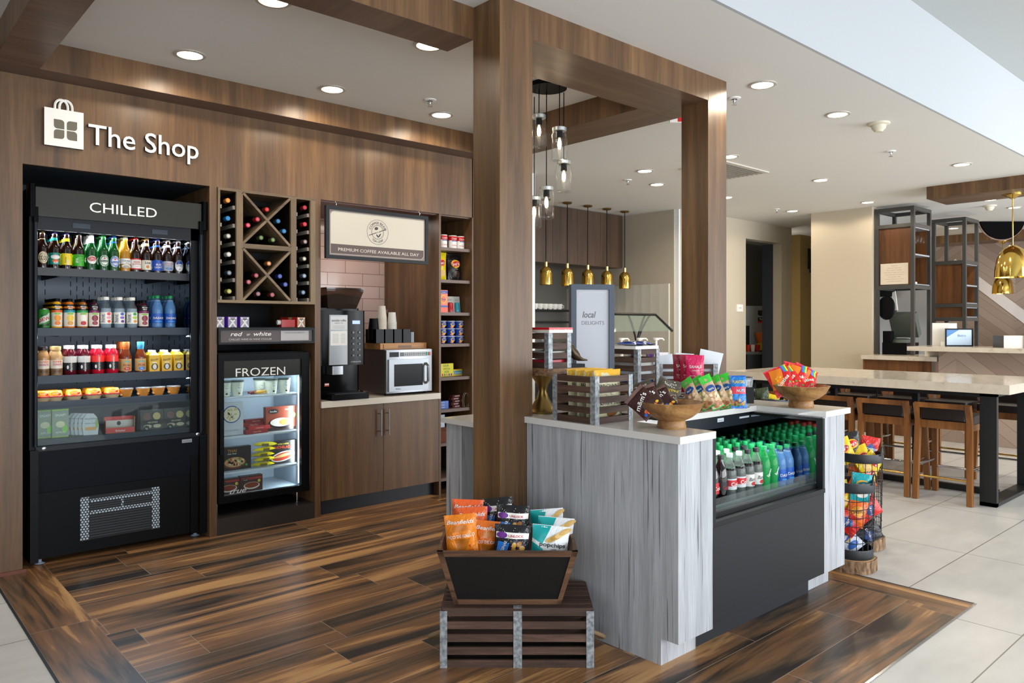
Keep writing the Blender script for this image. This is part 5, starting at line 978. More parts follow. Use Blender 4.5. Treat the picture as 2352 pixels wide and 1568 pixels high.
boxes([(-.04, .055, -.025, .025, 0, .018)], BLK).build('plinth_block', bd)
# local delights sign
rz = YAW - pi / 2
p = at(1362, 4.25)
ld = thing('counter_sign', 'tall dark framed counter sign reading local delights', 'sign', (p[0], p[1], HC), rz + radians(9))
W1, H1 = .25, .692
boxes([(-W1 / 2, -W1 / 2 + .030, 0, .055, 0, H1), (W1 / 2 - .030, W1 / 2, 0, .055, 0, H1), (-W1 / 2 + .03, W1 / 2 - .03, 0, .055, 0, .03), (-W1 / 2 + .03, W1 / 2 - .03, 0, .055, H1 - .03, H1)], mat('slate_blue_frame', '3f4a58', .5)).build('frame', ld)
m = M(); m.box(-W1 / 2 + .03, W1 / 2 - .03, .012, .02, .03, H1 - .03, mat('sign_pale_grey', 'b9bbc2', .6)); S = flatS(0, .012, 0); m.text(S, 'local', -.058, .505, .050, K('45464a'), .001, 'l', bold=.02, shear=.25, wid=.078); m.text(S, 'DELIGHTS', -.062, .465, .030, K('5a5b60'), .001, 'l', bold=-.01, wid=.130)
m.tube([(-.088, .0115, .60), (-.086, .0115, .625), (-.076, .0115, .64), (-.055, .0115, .648), (.085, .0115, .648)], .0007, W_, 4); m.build('poster', ld)
# two crates behind
p = at(1468, 4.40); c3x, c3y = p
boxes([(c3x - .02, c3x + .24, c3y, c3y + .24, HC, HC + .095)], CHAR).build('riser_block', label='dark riser block under the crate with blue packets', cat='riser')
c3y -= 0
crate('slatted_crate', 'raised dark slatted crate with blue packets on its top', (c3x - .0, c3y + .01, HC + .095), .20, .21, .225, 5)
for k in range(3): m = M(); m.box(0, .15, 0, .17, 0, .022, K(('2a5aa8', 'c8ccd0', 'b8b4ac')[k], .3)); m.build('snack_packet', None, (c3x + .02, c3y + .03, HC + .115 + k * .052), 0, ['blue packet lying low in the raised crate', 'pale packet lying in the middle of the raised crate', 'cream packet lying high in the raised crate'][k], 'packet')
m = M(); m.box(0, .215, 0, .19, 0, .018, W_); m.build('snack_tray', None, (c3x - .045, c3y - .01, HC + .3225), 0, 'white tray under the blue packets on the raised crate', 'tray')
for k in range(2):
    m = M(); m.grid(lambda u, v, e: Vector((u, v, .010 + .014 * max(0, 1 - (2 * u / .10) ** 2) * max(0, 1 - (2 * v / .16) ** 4))), -.05, .05, -.08, .08, 8, 8, K('2a4aa8', .15)); m.grid(lambda u, v, e: Vector((u, v, .010 - .009 * max(0, 1 - (2 * u / .10) ** 2))), -.05, .05, -.08, .08, 6, 2, K('c8d0e0', .15)); m.quad(lambda u, v, e: Vector((u, v, .0255)), [(-.03, -.03), (.03, -.03), (.03, .03), (-.03, .03)], W_)
    m.build('snack_packet', None, (c3x + .01 + k * .10, c3y + .08, HC + .342), 0, ['blue foil packet on the tray, left', 'blue foil packet on the tray, right'][k], 'packet')
p = at(1512, 4.78)
crate('slatted_crate', 'wide dark slatted crate holding white paper bags', (p[0], p[1], HC), .375, .12, .215, 5, rz)
for k, (x, y, w, h, c) in enumerate(((.07, .03, .14, .26, 'd4dce4'), (.16, .05, .12, .27, 'dfe5ea'), (.29, .04, .15, .29, 'e2e8ee'), (.03, .06, .07, .24, 'c8b490'))):
    q = Vector(p) + Vector((RT.x, RT.y)) * x + Vector((FW.x, FW.y)) * y
    put(chips(w, h, .03, c, None, None, sd=20 + k, rough=.6), 'paper_bag', ['white paper bag leaning at the left in the wide crate', 'pale paper bag second in the wide crate', 'white paper bag fanned at the right in the wide crate', 'kraft paper bag at the left end of the wide crate'][k], 'bag', (q.x, q.y, HC + .013), 0, rot=(0, radians((-10, 4, 12, -14)[k]), rz))
for k in range(3): q = Vector(p) + Vector((RT.x, RT.y)) * (.10 + k * .10) + Vector((FW.x, FW.y)) * .04; m = M(); m.box(-.045, .045, -.02, .03, 0, .024, K(('b8ccc4', '3a5a8a', 'd8d4d0')[k], .3)); m.build('snack_packet', None, (q.x, q.y, HC + .05 + (k % 2) * .06), rz, ['pale green packet in the wide crate', 'blue packet in the wide crate', 'white packet in the wide crate'][k], 'packet')
# footed bowls
def fbowl(lb, x, y, sc):
    m = M(); m.lathe([(.066, 0), (.068, .006), (.064, .032), (.062, .036), (.095, .052), (.128, .078), (.148, .112), (.152, .120), (.147, .121), (.138, .112), (.110, .078), (.07, .054), (.0, .050)], ACA, 40, caps=False)
    return m.build('footed_bowl', None, (x, y, HC), 0, lb, 'bowl')
fbowl('acacia footed bowl of brown candy bags at the near counter corner', 2.815, 2.065, 1).scale = (.96, .96, .98)
fbowl('acacia footed bowl of red candy bags at the far counter end', 4.075, 2.10, 1).scale = (1.02, 1.02, 1.02)
def mm(l, S, w, h): l.text(S, "m&m's", -.002, h * .48, h * .24, W_, .0024, rot=20, bold=.05, wid=w * .8); l.rect(S, -w * .48, w * .48, h * .86, h * .99, K('7a5c58'), .0012); [l.ell(S, random.Random(k).uniform(-.05, .05), h * .18 + random.Random(k + 7).uniform(-.012, .014), .008, .006, K(('c02020', '2a5ac0', 'e8c020', 'e07a1c')[k % 4]), .0016) for k in range(8)]
MMB = chips(.115, .135, .04, '3a1a16', mm, '6a4a48', sd=8)
for k, (x, y, z, r) in enumerate(((-.045, .035, .070, (-30, -22, -38)), (.0, .0, .075, (-42, -30, -45)), (-.075, .015, .075, (-28, -48, -40)), (.03, .01, .062, (-58, -5, -42)))):
    put(MMB, 'candy_bag', ['brown candy bag standing at the back of the near bowl', 'brown candy bag with big white letter in the near bowl', 'brown candy bag hanging over the left rim of the near bowl', 'brown candy bag low at the right in the near bowl'][k], 'candy bag', (2.80 + x, 2.075 + y, HC + z), rot=tuple(radians(q) for q in r))
def sk(l, S, w, h): l.quad(S, [(-w * .5, h * .30), (-w * .1, h * .1), (w * .2, h * .9), (-w * .3, h * .95)], K('e8801c'), .001); l.text(S, 'Skittles', .0, h * .38, h * .17, W_, .0026, rot=28, bold=.04, wid=w * .75); [l.quad(S, [(w * (.18 + .06 * k), h * .72), (w * (.24 + .06 * k), h * .72), (w * (.24 + .06 * k), h * .99), (w * (.18 + .06 * k), h * .99)], K(c), .0016, 2) for k, c in enumerate(('8a3aa8', '2a8ad0', '2ab06a', 'f0d028'))]; [l.ell(S, random.Random(k).uniform(-w * .4, w * .4), random.Random(k + 30).uniform(h * .08, h * .9), .006, .005, K(('f0c020', 'e8601c', '3aa84a', 'f0a01c')[k % 4]), .002) for k in range(16)]
SKB = chips(.145, .168, .045, 'd01c20', sk, 'e84050', sd=9)
for k, (x, y, z, r) in enumerate(((-.055, .03, .075, (-25, -22, -40)), (-.02, .0, .078, (-32, -28, -42)), (.0, .04, .085, (-20, 14, -48)), (.035, -.01, .08, (-38, 20, -44)), (.06, .02, .08, (-25, 26, -40)))):
    put(SKB, 'candy_bag', ['red fruit candy bag leaning left in the far bowl', 'red fruit candy bag, second from the left in the far bowl', 'red fruit candy bag at the back of the far bowl', 'red fruit candy bag with clear white lettering in the far bowl', 'red fruit candy bag at the right of the far bowl'][k], 'candy bag', (4.07 + x, 2.11 + y, HC + z), rot=tuple(radians(q) for q in r))
# wooden trays
def tray(lb, loc, w, d, rz, h=.045):
    m = M(); v = []; N_ = 24
    def ring(a, b, z, n_=5.):
        out = []
        for i in range(N_):
            t_ = 2 * pi * i / N_; c_, s_ = cos(t_), sin(t_); q = (abs(c_) ** n_ + abs(s_) ** n_) ** (-1 / n_); out.append((a * c_ * q, b * s_ * q, z + .012 * (abs(c_ * s_) * 2 if z > .02 else 0)))
        return out
    rings = [ring(w * .36, d * .34, 0), ring(w * .44, d * .43, .012), ring(w * .5, d * .5, h), ring(w * .485, d * .475, h + .002), ring(w * .42, d * .40, .018), ring(w * .30, d * .28, .010)]
    for r_ in rings: v += r_
    f = [(j * N_ + i, j * N_ + (i + 1) % N_, (j + 1) * N_ + (i + 1) % N_, (j + 1) * N_ + i) for j in range(5) for i in range(N_)] + [tuple(range(N_ - 1, -1, -1)), tuple(range(5 * N_, 6 * N_))]
    m.add(v, f, TRAYW, True); return m.build('wooden_tray', None, loc, rz, lb, 'tray')
tray('long red-brown wooden tray of green nut bags and a blue bag', (3.50, 2.475, HC), .56, .23, radians(8), .048)
tray('red-brown wooden tray under the crimson pouches', (3.52, 2.80, HC + .052), .42, .20, radians(0), .04)
boxes([(3.40, 3.64, 2.74, 2.86, HC, HC + .051)], CHAR).build('riser_block', label='low dark riser block under the rear wooden tray', cat='riser')
def nut(l, S, w, h): l.rect(S, -w * .48, w * .48, h * .78, h, K('3cc838'), .0012); l.ell(S, 0, h * .60, w * .4, h * .10, K('1a4a90'), .0016); l.text(S, 'nuts', 0, h * .56, h * .10, W_, .0024, bold=.03); [l.ell(S, random.Random(k).uniform(-w * .33, w * .33), random.Random(k + 40).uniform(h * .07, h * .46), .012, .008, K(('d8a878', 'b07848', 'e8c8a0', '9a6038')[k % 4]), .002, rot=k * 37) for k in range(20)]
NB_ = chips(.070, .185, .03, 'c8a888', nut, '30b030', sd=11, back='2aa82a')
for k, (px_, d_, r) in enumerate(((1600, 3.93, (-32, -30)), (1622, 3.95, (-30, -30)), (1645, 3.96, (-28, -26)), (1662, 3.98, (-24, -24)), (1680, 4.02, (-20, -22)))):
    q = at(px_ + 6, d_, HC + .028); put(NB_, 'nut_bag', 'green topped mixed nut bag, %s from the left in the long tray' % ('first', 'second', 'third', 'fourth', 'fifth')[k], 'snack bag', q, rot=(radians(r[0] * .5), radians(r[1] + (k % 3) * 5 - 5), rz + radians((-38, -30, 12, -34, -20)[k])))
def pl(l, S, w, h): l.text(S, 'PLANTERS', 0, h * .76, h * .13, K('f0d040'), .002, bold=.04, wid=w * .75); l.rect(S, -w * .47, w * .47, h * .44, h * .66, K('d82848'), .0014); l.text(S, 'NUTS', .01, h * .50, h * .11, W_, .0024, bold=.03); [l.ell(S, random.Random(k).uniform(-w * .3, w * .36), h * .14 + random.Random(k + 3).uniform(-.01, .02), .009, .006, K(('c89858', '6a3c20')[k % 2]), .002, rot=k * 37) for k in range(14)]
put(chips(.085, .175, .03, '1c7ac8', pl, '1c5ab8', sd=12), 'nut_bag', 'blue nut bag standing in the long wooden tray', 'snack bag', at(1697, 4.02, HC + .02), rz, rot=(radians(-6), 0, rz))
def sa(l, S, w, h): l.text(S, 'SAHALE', 0, h * .66, h * .11, W_, .002, wid=w * .7); l.text(S, 'SNACKS', 0, h * .58, h * .05, W_, .002, wid=w * .42); l.ell(S, .01, h * .30, w * .2, h * .10, K('d8b088'), .0016, rot=20); l.ell(S, .018, h * .20, w * .16, h * .12, K('c89870'), .0022, rot=-20); l.text(S, 'almonds', -.02, h * .45, h * .04, W_, .002)
SAB = chips(.105, .215, .04, 'c01848', sa, None, sd=13)
for k, (px_, d_, c) in enumerate(((1565, 4.36, 0), (1587, 4.33, 0), (1592, 4.26, 0))):
    tp = chips(.105, .215, .04, ('8a1c30', 'a8183c', 'd01c58')[k], sa, None, sd=13 + k)
    put(tp, 'snack_pouch', ['dull red snack pouch, back of three', 'crimson snack pouch, middle of three', 'bright crimson nut pouch, front of three'][k], 'snack bag', at((1567, 1583, 1597)[k], d_, HC + .078), 0, rot=(radians(-3), 0, rz))
# wire basket with dark bags
def wirebasket(nm, lb, loc, r, h, nz, nv, mt=None, w=.0022):
    b = thing(nm, lb, 'basket', loc); mt = mt or mat('dark_wire', '34342f', .4, .6)
    m = M()
    for k in range(nz): z = h * k / (nz - 1); m.tube([(r * (.9 + .1 * z / h) * cos(2 * pi * i / 28), r * (.9 + .1 * z / h) * sin(2 * pi * i / 28), z) for i in range(28)], w * (1.6 if k == nz - 1 else 1), mt, 5, closed=True)
    m.build('wire_rings', b); m = M()
    for i in range(nv): a = 2 * pi * i / nv; m.tube([(.9 * r * cos(a), .9 * r * sin(a), 0), (r * cos(a), r * sin(a), h)], w, mt, 5)
    m.build('wire_uprights', b); m = M(); m.lathe([(.88 * r, 0), (.88 * r, .004)], mt, 24); m.build('base_disc', b)
    return b
bx_, by_ = at(1523, 3.78)
wirebasket('wire_basket', 'round dark wire basket behind the near wooden bowl', (bx_, by_, HC), .105, .105, 5, 26)
def pc(l, S, w, h): l.text(S, 'Popped', 0, h * .55, h * .16, K('d8b83a'), .002, shear=.3, wid=w * .7); l.text(S, 'THAT\'S IT', 0, h * .78, h * .09, W_, .002); l.ell(S, 0, h * .25, w * .3, h * .14, K('c8963a'), .0016)
PCB = chips(.12, .16, .04, '4a4438', pc, '5a544c', sd=15)
for k, (dx, dy, z, r) in enumerate(((-.06, .02, .04, (-30, -20)), (-.02, .0, .05, (-25, 30)), (.03, .02, .045, (-30, 10)), (.04, -.03, .03, (-35, -30)))):
    put(PCB, 'snack_bag', ['dark popcorn bag at the left in the wire basket', 'dark popcorn bag turned sideways in the wire basket', 'dark popcorn bag with gold script in the wire basket', 'dark popcorn bag low at the front of the wire basket'][k], 'snack bag', (bx_ + dx * RT.x, by_ + dx * RT.y + dy * 0, HC + z), rot=(radians(r[0]), radians(r[1]), rz))
# tin bucket and small chalk tag
q = at(1688, 4.28); bk = thing('tin_bucket', 'grey galvanised tin bucket behind the blue nut bag', 'bucket', (q[0], q[1], HC))
m = M(); m.lathe([(.080, 0), (.100, .165), (.097, .165), (.078, .004)], GALV, 30, caps=True); m.build('bucket_body', bk); m = M(); m.tube([(.101 * cos(2 * pi * i / 28), .101 * sin(2 * pi * i / 28), .166) for i in range(28)], .004, GALV, 6, closed=True); m.build('rim', bk)
T_ = Matrix.Rotation(rz, 4, 'Z'); m = M(); m.box(.005, .075, -.103, -.100, .03, .12, BLK, T_); m.build('chalk_tag', bk)
m = M(); m.lathe([(.088, .14), (.090, .15)], K('b01c28'), 20); o = m.build('red_contents', bk); o['kind'] = 'stuff'
# ================================================================ FLOOR CRATE, CHALKBOARD BIN AND CHIP BAGS
def loc2(lat, d, z): p = FW * d + RT * lat; return (p.x, p.y, z)
rz = YAW - pi / 2
fc = thing('floor_crate', 'large dark slatted crate with metal straps lying on the floor', 'crate', loc2(-.302, 3.198, 0), rz)
w, d, h = .646, .345, .252
for k in range(5):
    z = k * .0545; boxes([(.012, w - .012, 0, .012, z, z + .032)], CR).build('front_slat', fc); boxes([(.012, w - .012, d - .012, d, z, z + .032)], CR).build('rear_slat', fc)
    for x in (0, w - .012): boxes([(x, x + .012, .014, d - .014, z, z + .032)], CRY).build('side_slat', fc)
for k in range(7): boxes([(.004, w - .004, .002 + k * .0498, .002 + k * .0498 + .034, h - .012, h)], CR).build('top_slat', fc)
boxes([(.02, w - .02, .02, d - .02, 0, .008)], mat('crate_dark', '14100e', .8)).build('bottom_board', fc)
for x0, x1 in ((-.002, .028), (.308, .344), (w - .030, w + .002)): m = boxes([(x0, x1, -.0035, 0, 0, h - .012)], GALV); (m.box(x0, x1, -.0035, .03, h, h + .0015, GALV) if .1 < x0 < .5 else None); m.build('metal_strap', fc)
for x in (-.003, w): boxes([(x, x + .003, 0, .03, 0, h - .012), (x, x + .003, d - .03, d, 0, h - .012)], GALV).build('metal_strap', fc)
RP = mat('jute_rope', '8a7355', .9)
for s, x in ((1, w), (-1, 0)): m = M(); m.tube([(x + s * .062 * sin(pi * k / 14), .10 + .10 * k / 14, .115 - .06 * k / 14 - .015 * sin(pi * k / 14)) for k in range(15)], .009, RP, 8); m.build('rope_handle', fc)
BN = wood('bin_frame_wood', '3e2c22', '6a4c38', '8c6a50', 'x', .55, 2.)
bn = thing('chalkboard_bin', 'tapered wooden bin with black chalkboard front on the crate', 'bin', loc2(-.019, 3.235, .2535), rz)
# corners: bottom half width .228, top half width .294; front leans out
b0, t0 = .228, .294; yb0, yt0, yb1, yt1, hh = 0., -.085, .26, .345, .252
def bq(pts, th, m, mt):       # slab from 4 outer points, thickened inwards (along y)
    m.add(pts + [(x, y + th, z) for x, y, z in pts], [(0, 1, 2, 3), (7, 6, 5, 4), (0, 4, 5, 1), (1, 5, 6, 2), (2, 6, 7, 3), (3, 7, 4, 0)], mt)
def fp(u, q): return (u * (b0 + (t0 - b0) * q), yb0 + (yt0 - yb0) * q, hh * q)     # u -1..1, q 0..1 on the front
for q0, q1, nm in ((0, .10, 'frame_rail'), (.90, 1.0, 'frame_rail')):
    m = M(); bq([fp(-1, q0), fp(1, q0), fp(1, q1), fp(-1, q1)], .016, m, BN); m.build(nm, bn)
for s in (-1, 1):
    m = M(); a_ = sorted((s, s * .915)); bq([fp(a_[0], 0), fp(a_[1], 0), fp(a_[1], 1), fp(a_[0], 1)], .018, m, BN); m.build('frame_stile', bn)
m = M(); bq([tuple(Vector(fp(u, q)) + Vector((0, .005, 0))) for u, q in ((-.93, .09), (.93, .09), (.93, .91), (-.93, .91))], .008, m, mat('chalkboard', '0c0d0e', .55)); m.build('chalkboard_panel', bn)
for s in (-1, 1):
    m = M(); pts = [(s * b0, yb0 + .002, 0), (s * b0, yb1, 0), (s * t0, yt1, hh), (s * t0, yt0 + .002, hh)]; q = [(x - s * .012, y, z) for x, y, z in pts]
    m.add(pts + q, [(0, 1, 2, 3), (7, 6, 5, 4), (0, 4, 5, 1), (1, 5, 6, 2), (2, 6, 7, 3), (3, 7, 4, 0)], BN); m.build('side_board', bn)
m = M(); bq([(-b0, yb1 - .012, 0), (b0, yb1 - .012, 0), (t0, yt1 - .012, hh), (-t0, yt1 - .012, hh)], .012, m, BN); m.build('rear_board', bn)
boxes([(-b0 + .01, b0 - .01, .01, yb1 - .01, .002, .012)], BN).build('base_board', bn)
def bf(l, S, w, h):
    l.text(S, 'Beanfields', 0, h * .80, h * .12, W_, .0024, bold=.04, shear=.3, wid=w * .86); l.text(S, 'PICO DE GALLO', 0, h * .50, h * .095, W_, .003, bold=.02, wid=w * .88, rot=4); l.quad(S, [(-w * .1, h * .02), (w * .12, h * .02), (w * .22, h * .48), (-w * .28, h * .48)], K('e8861c'), .0012)
    l.quad(S, [(0, h * .06), (w * .01, h * .06), (w * .3, h * .47), (-w * .22, h * .47)], K('b86a20'), .0018); l.quad(S, [(-w * .25, h * .62), (w * .25, h * .66), (w * .2, h * .77), (-w * .2, h * .76)], K('c8762a'), .0016); l.text(S, '4', w * .26, h * .27, h * .10, K('d8401c'), .0024, bold=.04); l.text(S, 'GRAMS FIBER', w * .27, h * .20, h * .03, K('d8401c'), .0024)
def un(l, S, w, h):
    l.rect(S, -w * .46, w * .46, h * .70, h * .83, W_, .0016, 10); l.text(S, 'UNLOCK', w * .10, h * .73, h * .075, RED, .0026, bold=.04, wid=w * .42); l.ell(S, -w * .30, h * .765, w * .15, h * .07, K('6a2a88'), .0024); l.quad(S, [(-w * .48, h * .03), (-w * .22, h * .03), (-w * .08, h * .6), (-w * .40, h * .62)], K('2a7ad0'), .0014); l.text(S, 'ORIGINAL', -w * .22, h * .44, h * .10, W_, .0026, rot=72, bold=.04, wid=h * .42)
    l.ell(S, w * .16, h * .50, w * .24, h * .16, K('2a1c3a'), .0014); [l.ell(S, w * (.16 + .13 * cos(k * 1.26)), h * (.50 + .09 * sin(k * 1.26)), w * .085, h * .055, K(('c8943c', 'a8702a', 'd8a850')[k % 3]), .0022, rot=k * 40) for k in range(5)]; l.ell(S, w * .15, h * .12, w * .2, h * .05, K('7a3a98'), .0016)
    [l.ell(S, random.Random(k).uniform(-w * .42, w * .42), random.Random(k + 60).uniform(h * .5, h * .97), .0014, .0014, W_, .0018, 6) for k in range(26)]
def pop(l, S, w, h):
    l.quad(S, [(-w * .5, h * .02), (-w * .02, h * .02), (-w * .20, h * .5), (-w * .5, h * .62)], K('12a0a0'), .0012); l.quad(S, [(-w * .5, h * .70), (-w * .22, h * .60), (0, h * .99), (-w * .5, h * .99)], K('12a0a0'), .0012)
    for k in range(4): l.ell(S, w * (.02 + .12 * k), h * (.72 + .06 * k), w * .18, h * .055, K(('d8b468', 'c89a48', 'e0c080', 'd0a860')[k]), .0018 + .0004 * k, rot=25)
    l.text(S, 'popchips', w * .06, h * .56, h * .12, dk, .003, bold=.03, wid=w * .72); l.text(S, 'potato', w * .1, h * .50, h * .05, dk, .003); l.text(S, 'sea salt', w * .20, h * .41, h * .07, K('1a98a0'), .003); l.text(S, '& vinegar', w * .20, h * .33, h * .07, K('1a98a0'), .003)
def bput(px_, top, d_, w, h, c, art, sd, lb, rx=-6, ry=0, rzz=0, seam=None, back=None):
    z = H - (top - 745) * d_ / 1738.0; lat = (px_ - 1176) / 1738.0 * d_
    put(chips(w, h, .075, c, art, seam, sd=sd, back=back, n=16), 'chip_bag', lb, 'chip bag', loc2(lat, d_, z - h * .97), rot=(radians(rx), radians(ry), rz + radians(rzz)))
bput(1072, 1150, 3.50, .150, .19, 'e8622a', bf, 31, 'orange bean chip bag at the back left of the bin', -2, 2)
bput(1088, 1168, 3.44, .145, .19, 'e8622a', bf, 32, 'orange bean chip bag, second row, white seam line', -3, -3)
bput(1108, 1200, 3.34, .135, .185, 'e0701f', bf, 33, 'orange bean chip bag tucked behind the front orange one', -5, 10, 20)
bput(1064, 1186, 3.26, .142, .19, 'ea8420', bf, 34, 'front orange bean chip bag with large lettering', -9, -5)
bput(1148, 1146, 3.50, .155, .185, '1a1a1c', un, 35, 'black popcorn bag at the back centre of the bin', -3, -5)
bput(1175, 1164, 3.40, .155, .185, '1a1a1c', un, 36, 'black popcorn bag in the middle row of the bin', -5, 3)
bput(1172, 1210, 3.27, .160, .185, '1c1c20', un, 37, 'front black popcorn bag resting on the bin rim', -9, 4)
bput(1262, 1172, 3.50, .155, .20, 'e6e8ea', pop, 38, 'teal and white chip bag at the back right of the bin', -3, -4)
bput(1270, 1192, 3.41, .165, .20, 'e6e8ea', pop, 39, 'teal and white chip bag in the middle row of the bin', -5, 5)
bput(1257, 1212, 3.27, .165, .195, 'eceef0', pop, 40, 'front teal and white chip bag with printed name', -9, 6)
# ================================================================ WIRE BASKETS OF CHIPS
BKM = mat('basket_band', '24272b', .4)
def tallbasket(lb, px_, d_, r, ztop, stump=True):
    x, y = at(px_, d_); b = thing('wire_chip_basket', lb, 'basket', (x, y, 0)); z0 = .075
    if stump:
        ST = thing('wood_stump', 'round bark edged wooden slice under the %s basket' % ('nearer' if d_ < 4.7 else 'farther'), 'stump', (x, y, 0)); q = M()
        pts = [((r + .012) * (1 + .03 * sin(5 * a) + .015 * sin(11 * a)), a) for a in [2 * pi * i / 40 for i in range(40)]]
        bk_ = mat('bark', '7a5a40', .9); t = NT(bk_); t.color(t.ramp(t.noise(t.co('Object', (40, 40, 14)), 1.5, 4), [(.3, '4a3424'), (.7, 'a88868')])); q.prism([(a * cos(t_), a * sin(t_)) for a, t_ in pts], 0, z0 - .004, bk_, smooth=True); q.build('bark_rim', ST)
        q = M(); q.prism([(a * .93 * cos(t_), a * .93 * sin(t_)) for a, t_ in pts], z0 - .004, z0, mat('cut_wood', 'b08a60', .8)); q.build('cut_face', ST)
    else: z0 = 0.
    def bandf(za, zb, rr): q = M(); q.lathe([(rr, za), (rr + .004, za + .01), (rr + .003, (za + zb) / 2), (rr + .004, zb - .01), (rr + .002, zb), (rr - .003, zb), (rr - .003, za)], BKM, 36, caps=False); return q
    bandf(ztop - .058, ztop, r).build('top_band', b); bandf(z0, z0 + .055, r * .93).build('bottom_band', b)
    q = M(); q.lathe([(r * .92, z0), (r * .92, z0 + .006)], BKM, 30); q.build('base_plate', b)
    n = int((ztop - z0 - .11) / .055)
    for k in range(1, n + 1): z = z0 + .05 + k * (ztop - .055 - z0 - .05) / (n + 1); q = M(); q.tube([((r * (.93 + .07 * (z / ztop)) + .001) * cos(2 * pi * i / 30), (r * (.93 + .07 * (z / ztop)) + .001) * sin(2 * pi * i / 30), z + .004 * sin(i)) for i in range(30)], .0022, BKM, 5, closed=True); q.build('wire_ring', b)
    for i in range(20): a = 2 * pi * i / 20; q = M(); q.tube([(.93 * r * cos(a), .93 * r * sin(a), z0 + .05), (r * cos(a), r * sin(a), ztop - .05)], .0022, BKM, 5); q.build('wire_upright', b)
    for a in (radians(-80), radians(100)):
        q = M(); cx_, cy_ = (r + .002) * cos(a), (r + .002) * sin(a); tx, ty = -sin(a), cos(a)
        q.tube([(cx_ + tx * .045 * cos(pi * k / 12), cy_ + ty * .045 * cos(pi * k / 12), ztop - .01 + .06 * sin(pi * k / 12)) for k in range(13)], .005, BKM, 6); q.build('handle', b)
    return x, y, z0
x1, y1, z1 = tallbasket('nearer black wire chip basket beside the far island end', 1957, 4.52, .122, .522)
x2, y2, z2 = tallbasket('farther, taller black wire chip basket behind the near one', 1977, 4.97, .130, .615)
x3, y3, z3 = tallbasket('tallest black wire basket, rim showing beyond the worktop', 1772, 5.02, .118, .962, False)
def layart(c1, nm, c2='c41c24'):
    def art(l, S, w, h): l.ell(S, 0, h * .60, w * .33, h * .16, K('f2b21c'), .0016); l.ell(S, 0, h * .60, w * .30, h * .11, K(c2), .0024, rot=12); l.text(S, nm, 0, h * .56, h * .12, W_, .0034, bold=.03, rot=10, wid=w * .5); l.ell(S, 0, h * .25, w * .3, h * .12, K(c1), .0016)
    return art
def blob(l, S, w, h): l.ell(S, 0, h * .5, w * .35, h * .2, K('e89a2c'), .0016); l.quad(S, [(-w * .4, h * .1), (w * .3, h * .3), (w * .4, h * .55), (-w * .35, h * .35)], K('c8241c'), .0014); l.text(S, 'CHEETOS', 0, h * .46, h * .13, dk, .0026, bold=.05, wid=w * .7, rot=20)
def dor(l, S, w, h): l.quad(S, [(-w * .4, h * .5), (0, h * .3), (w * .4, h * .5), (0, h * .75)], K('2a4a90'), .0014); l.text(S, 'DORITOS', 0, h * .48, h * .12, W_, .0024, bold=.05, wid=w * .8)
CB = [chips(.15, .2, .06, 'e8c81c', layart('e8c078', "Lay's"), sd=51), chips(.15, .2, .06, '22201f', layart('3a2a24', "Lay's"), sd=52), chips(.15, .2, .06, '12a0a8', layart('e8e8e0', 'SunChips', '1a7a88'), sd=53),
      chips(.15, .2, .06, 'e86a1c', blob, sd=54), chips(.15, .2, .06, 'c8201c', dor, sd=55), chips(.15, .2, .06, 'd0d8e4', layart('3a6ab8', 'Ruffles', '2a50a0'), sd=56), chips(.15, .2, .06, '1c1c20', dor, sd=57)]
def cput(i, x, y, z, rx, ry, rzz, lb, s=1.): put(CB[i], 'chip_bag', lb, 'chip bag', (x, y, z), scale=s, rot=(radians(rx), radians(ry), radians(rzz)))
V0 = degz = math.degrees(rz)
for k, (i, dx, dy, z, rx, ry, rr_, lb) in enumerate((
    (5, .02, -.03, .13, -20, -40, 0, 'white and blue chip bag at the bottom of the nearer basket'), (6, .03, .02, .12, 10, 60, 10, 'black chip bag at the bottom of the nearer basket'), (4, .02, -.035, .20, -10, -50, 5, 'red chip bag low in the nearer basket'),
    (3, -.01, -.04, .28, -12, 20, 0, 'orange cheese snack bag in the nearer basket'), (4, .03, .0, .27, -10, 60, 0, 'red tortilla chip bag behind the orange one'), (0, -.04, .0, .37, -8, -15, 0, 'yellow chip bag at the top left of the nearer basket'),
    (3, -.01, .03, .40, -10, 35, 0, 'orange chip bag peeping from the top of the nearer basket'), (2, .035, -.02, .42, -8, 10, 0, 'teal chip bag standing out of the nearer basket'))):
    p_ = Vector((x1, y1, 0)) + RT * dx + FW * dy; cput(i, p_.x, p_.y, z - (.02 if abs(ry) < 45 else -.03), rx, ry, degz + rr_, lb, .82)
for k, (i, dx, dy, z, rx, ry, rr_, lb) in enumerate((
    (6, .0, .0, .14, 0, 30, 0, 'black chip bag at the bottom of the farther basket'), (4, .03, -.03, .25, 0, -20, 0, 'red chip bag in the middle of the farther basket'), (0, .0, -.04, .40, -6, 20, 0, 'yellow chip bag behind the wires of the farther basket'), (3, .05, .0, .38, -6, -20, 0, 'orange chip bag in the farther basket'),
    (0, -.02, -.05, .50, -20, 55, 0, 'yellow chip bag lying across the farther basket rim'), (0, .05, .0, .50, -8, -25, 0, 'yellow chip bag at the right of the farther basket'), (1, -.035, .03, .56, -6, -8, 0, 'black barbecue chip bag topping the farther basket'), (4, .06, .05, .55, 0, 12, 0, 'red tortilla chip bag standing at the right of the farther basket'),
    (0, -.08, -.01, .55, -6, -22, 0, 'yellow chip bag half behind the island end'))):
    p_ = Vector((x2, y2, 0)) + RT * dx + FW * dy; cput(i, p_.x, p_.y, z - .01, rx, ry, degz + rr_, lb, .85 if i != 1 else .95)
def yb(l, S, w, h): l.ell(S, 0, h * .3, w * .3, h * .2, K('e8d0a0'), .0016); l.ell(S, 0, h * .7, w * .3, h * .08, K('2a3a1c'), .0016)
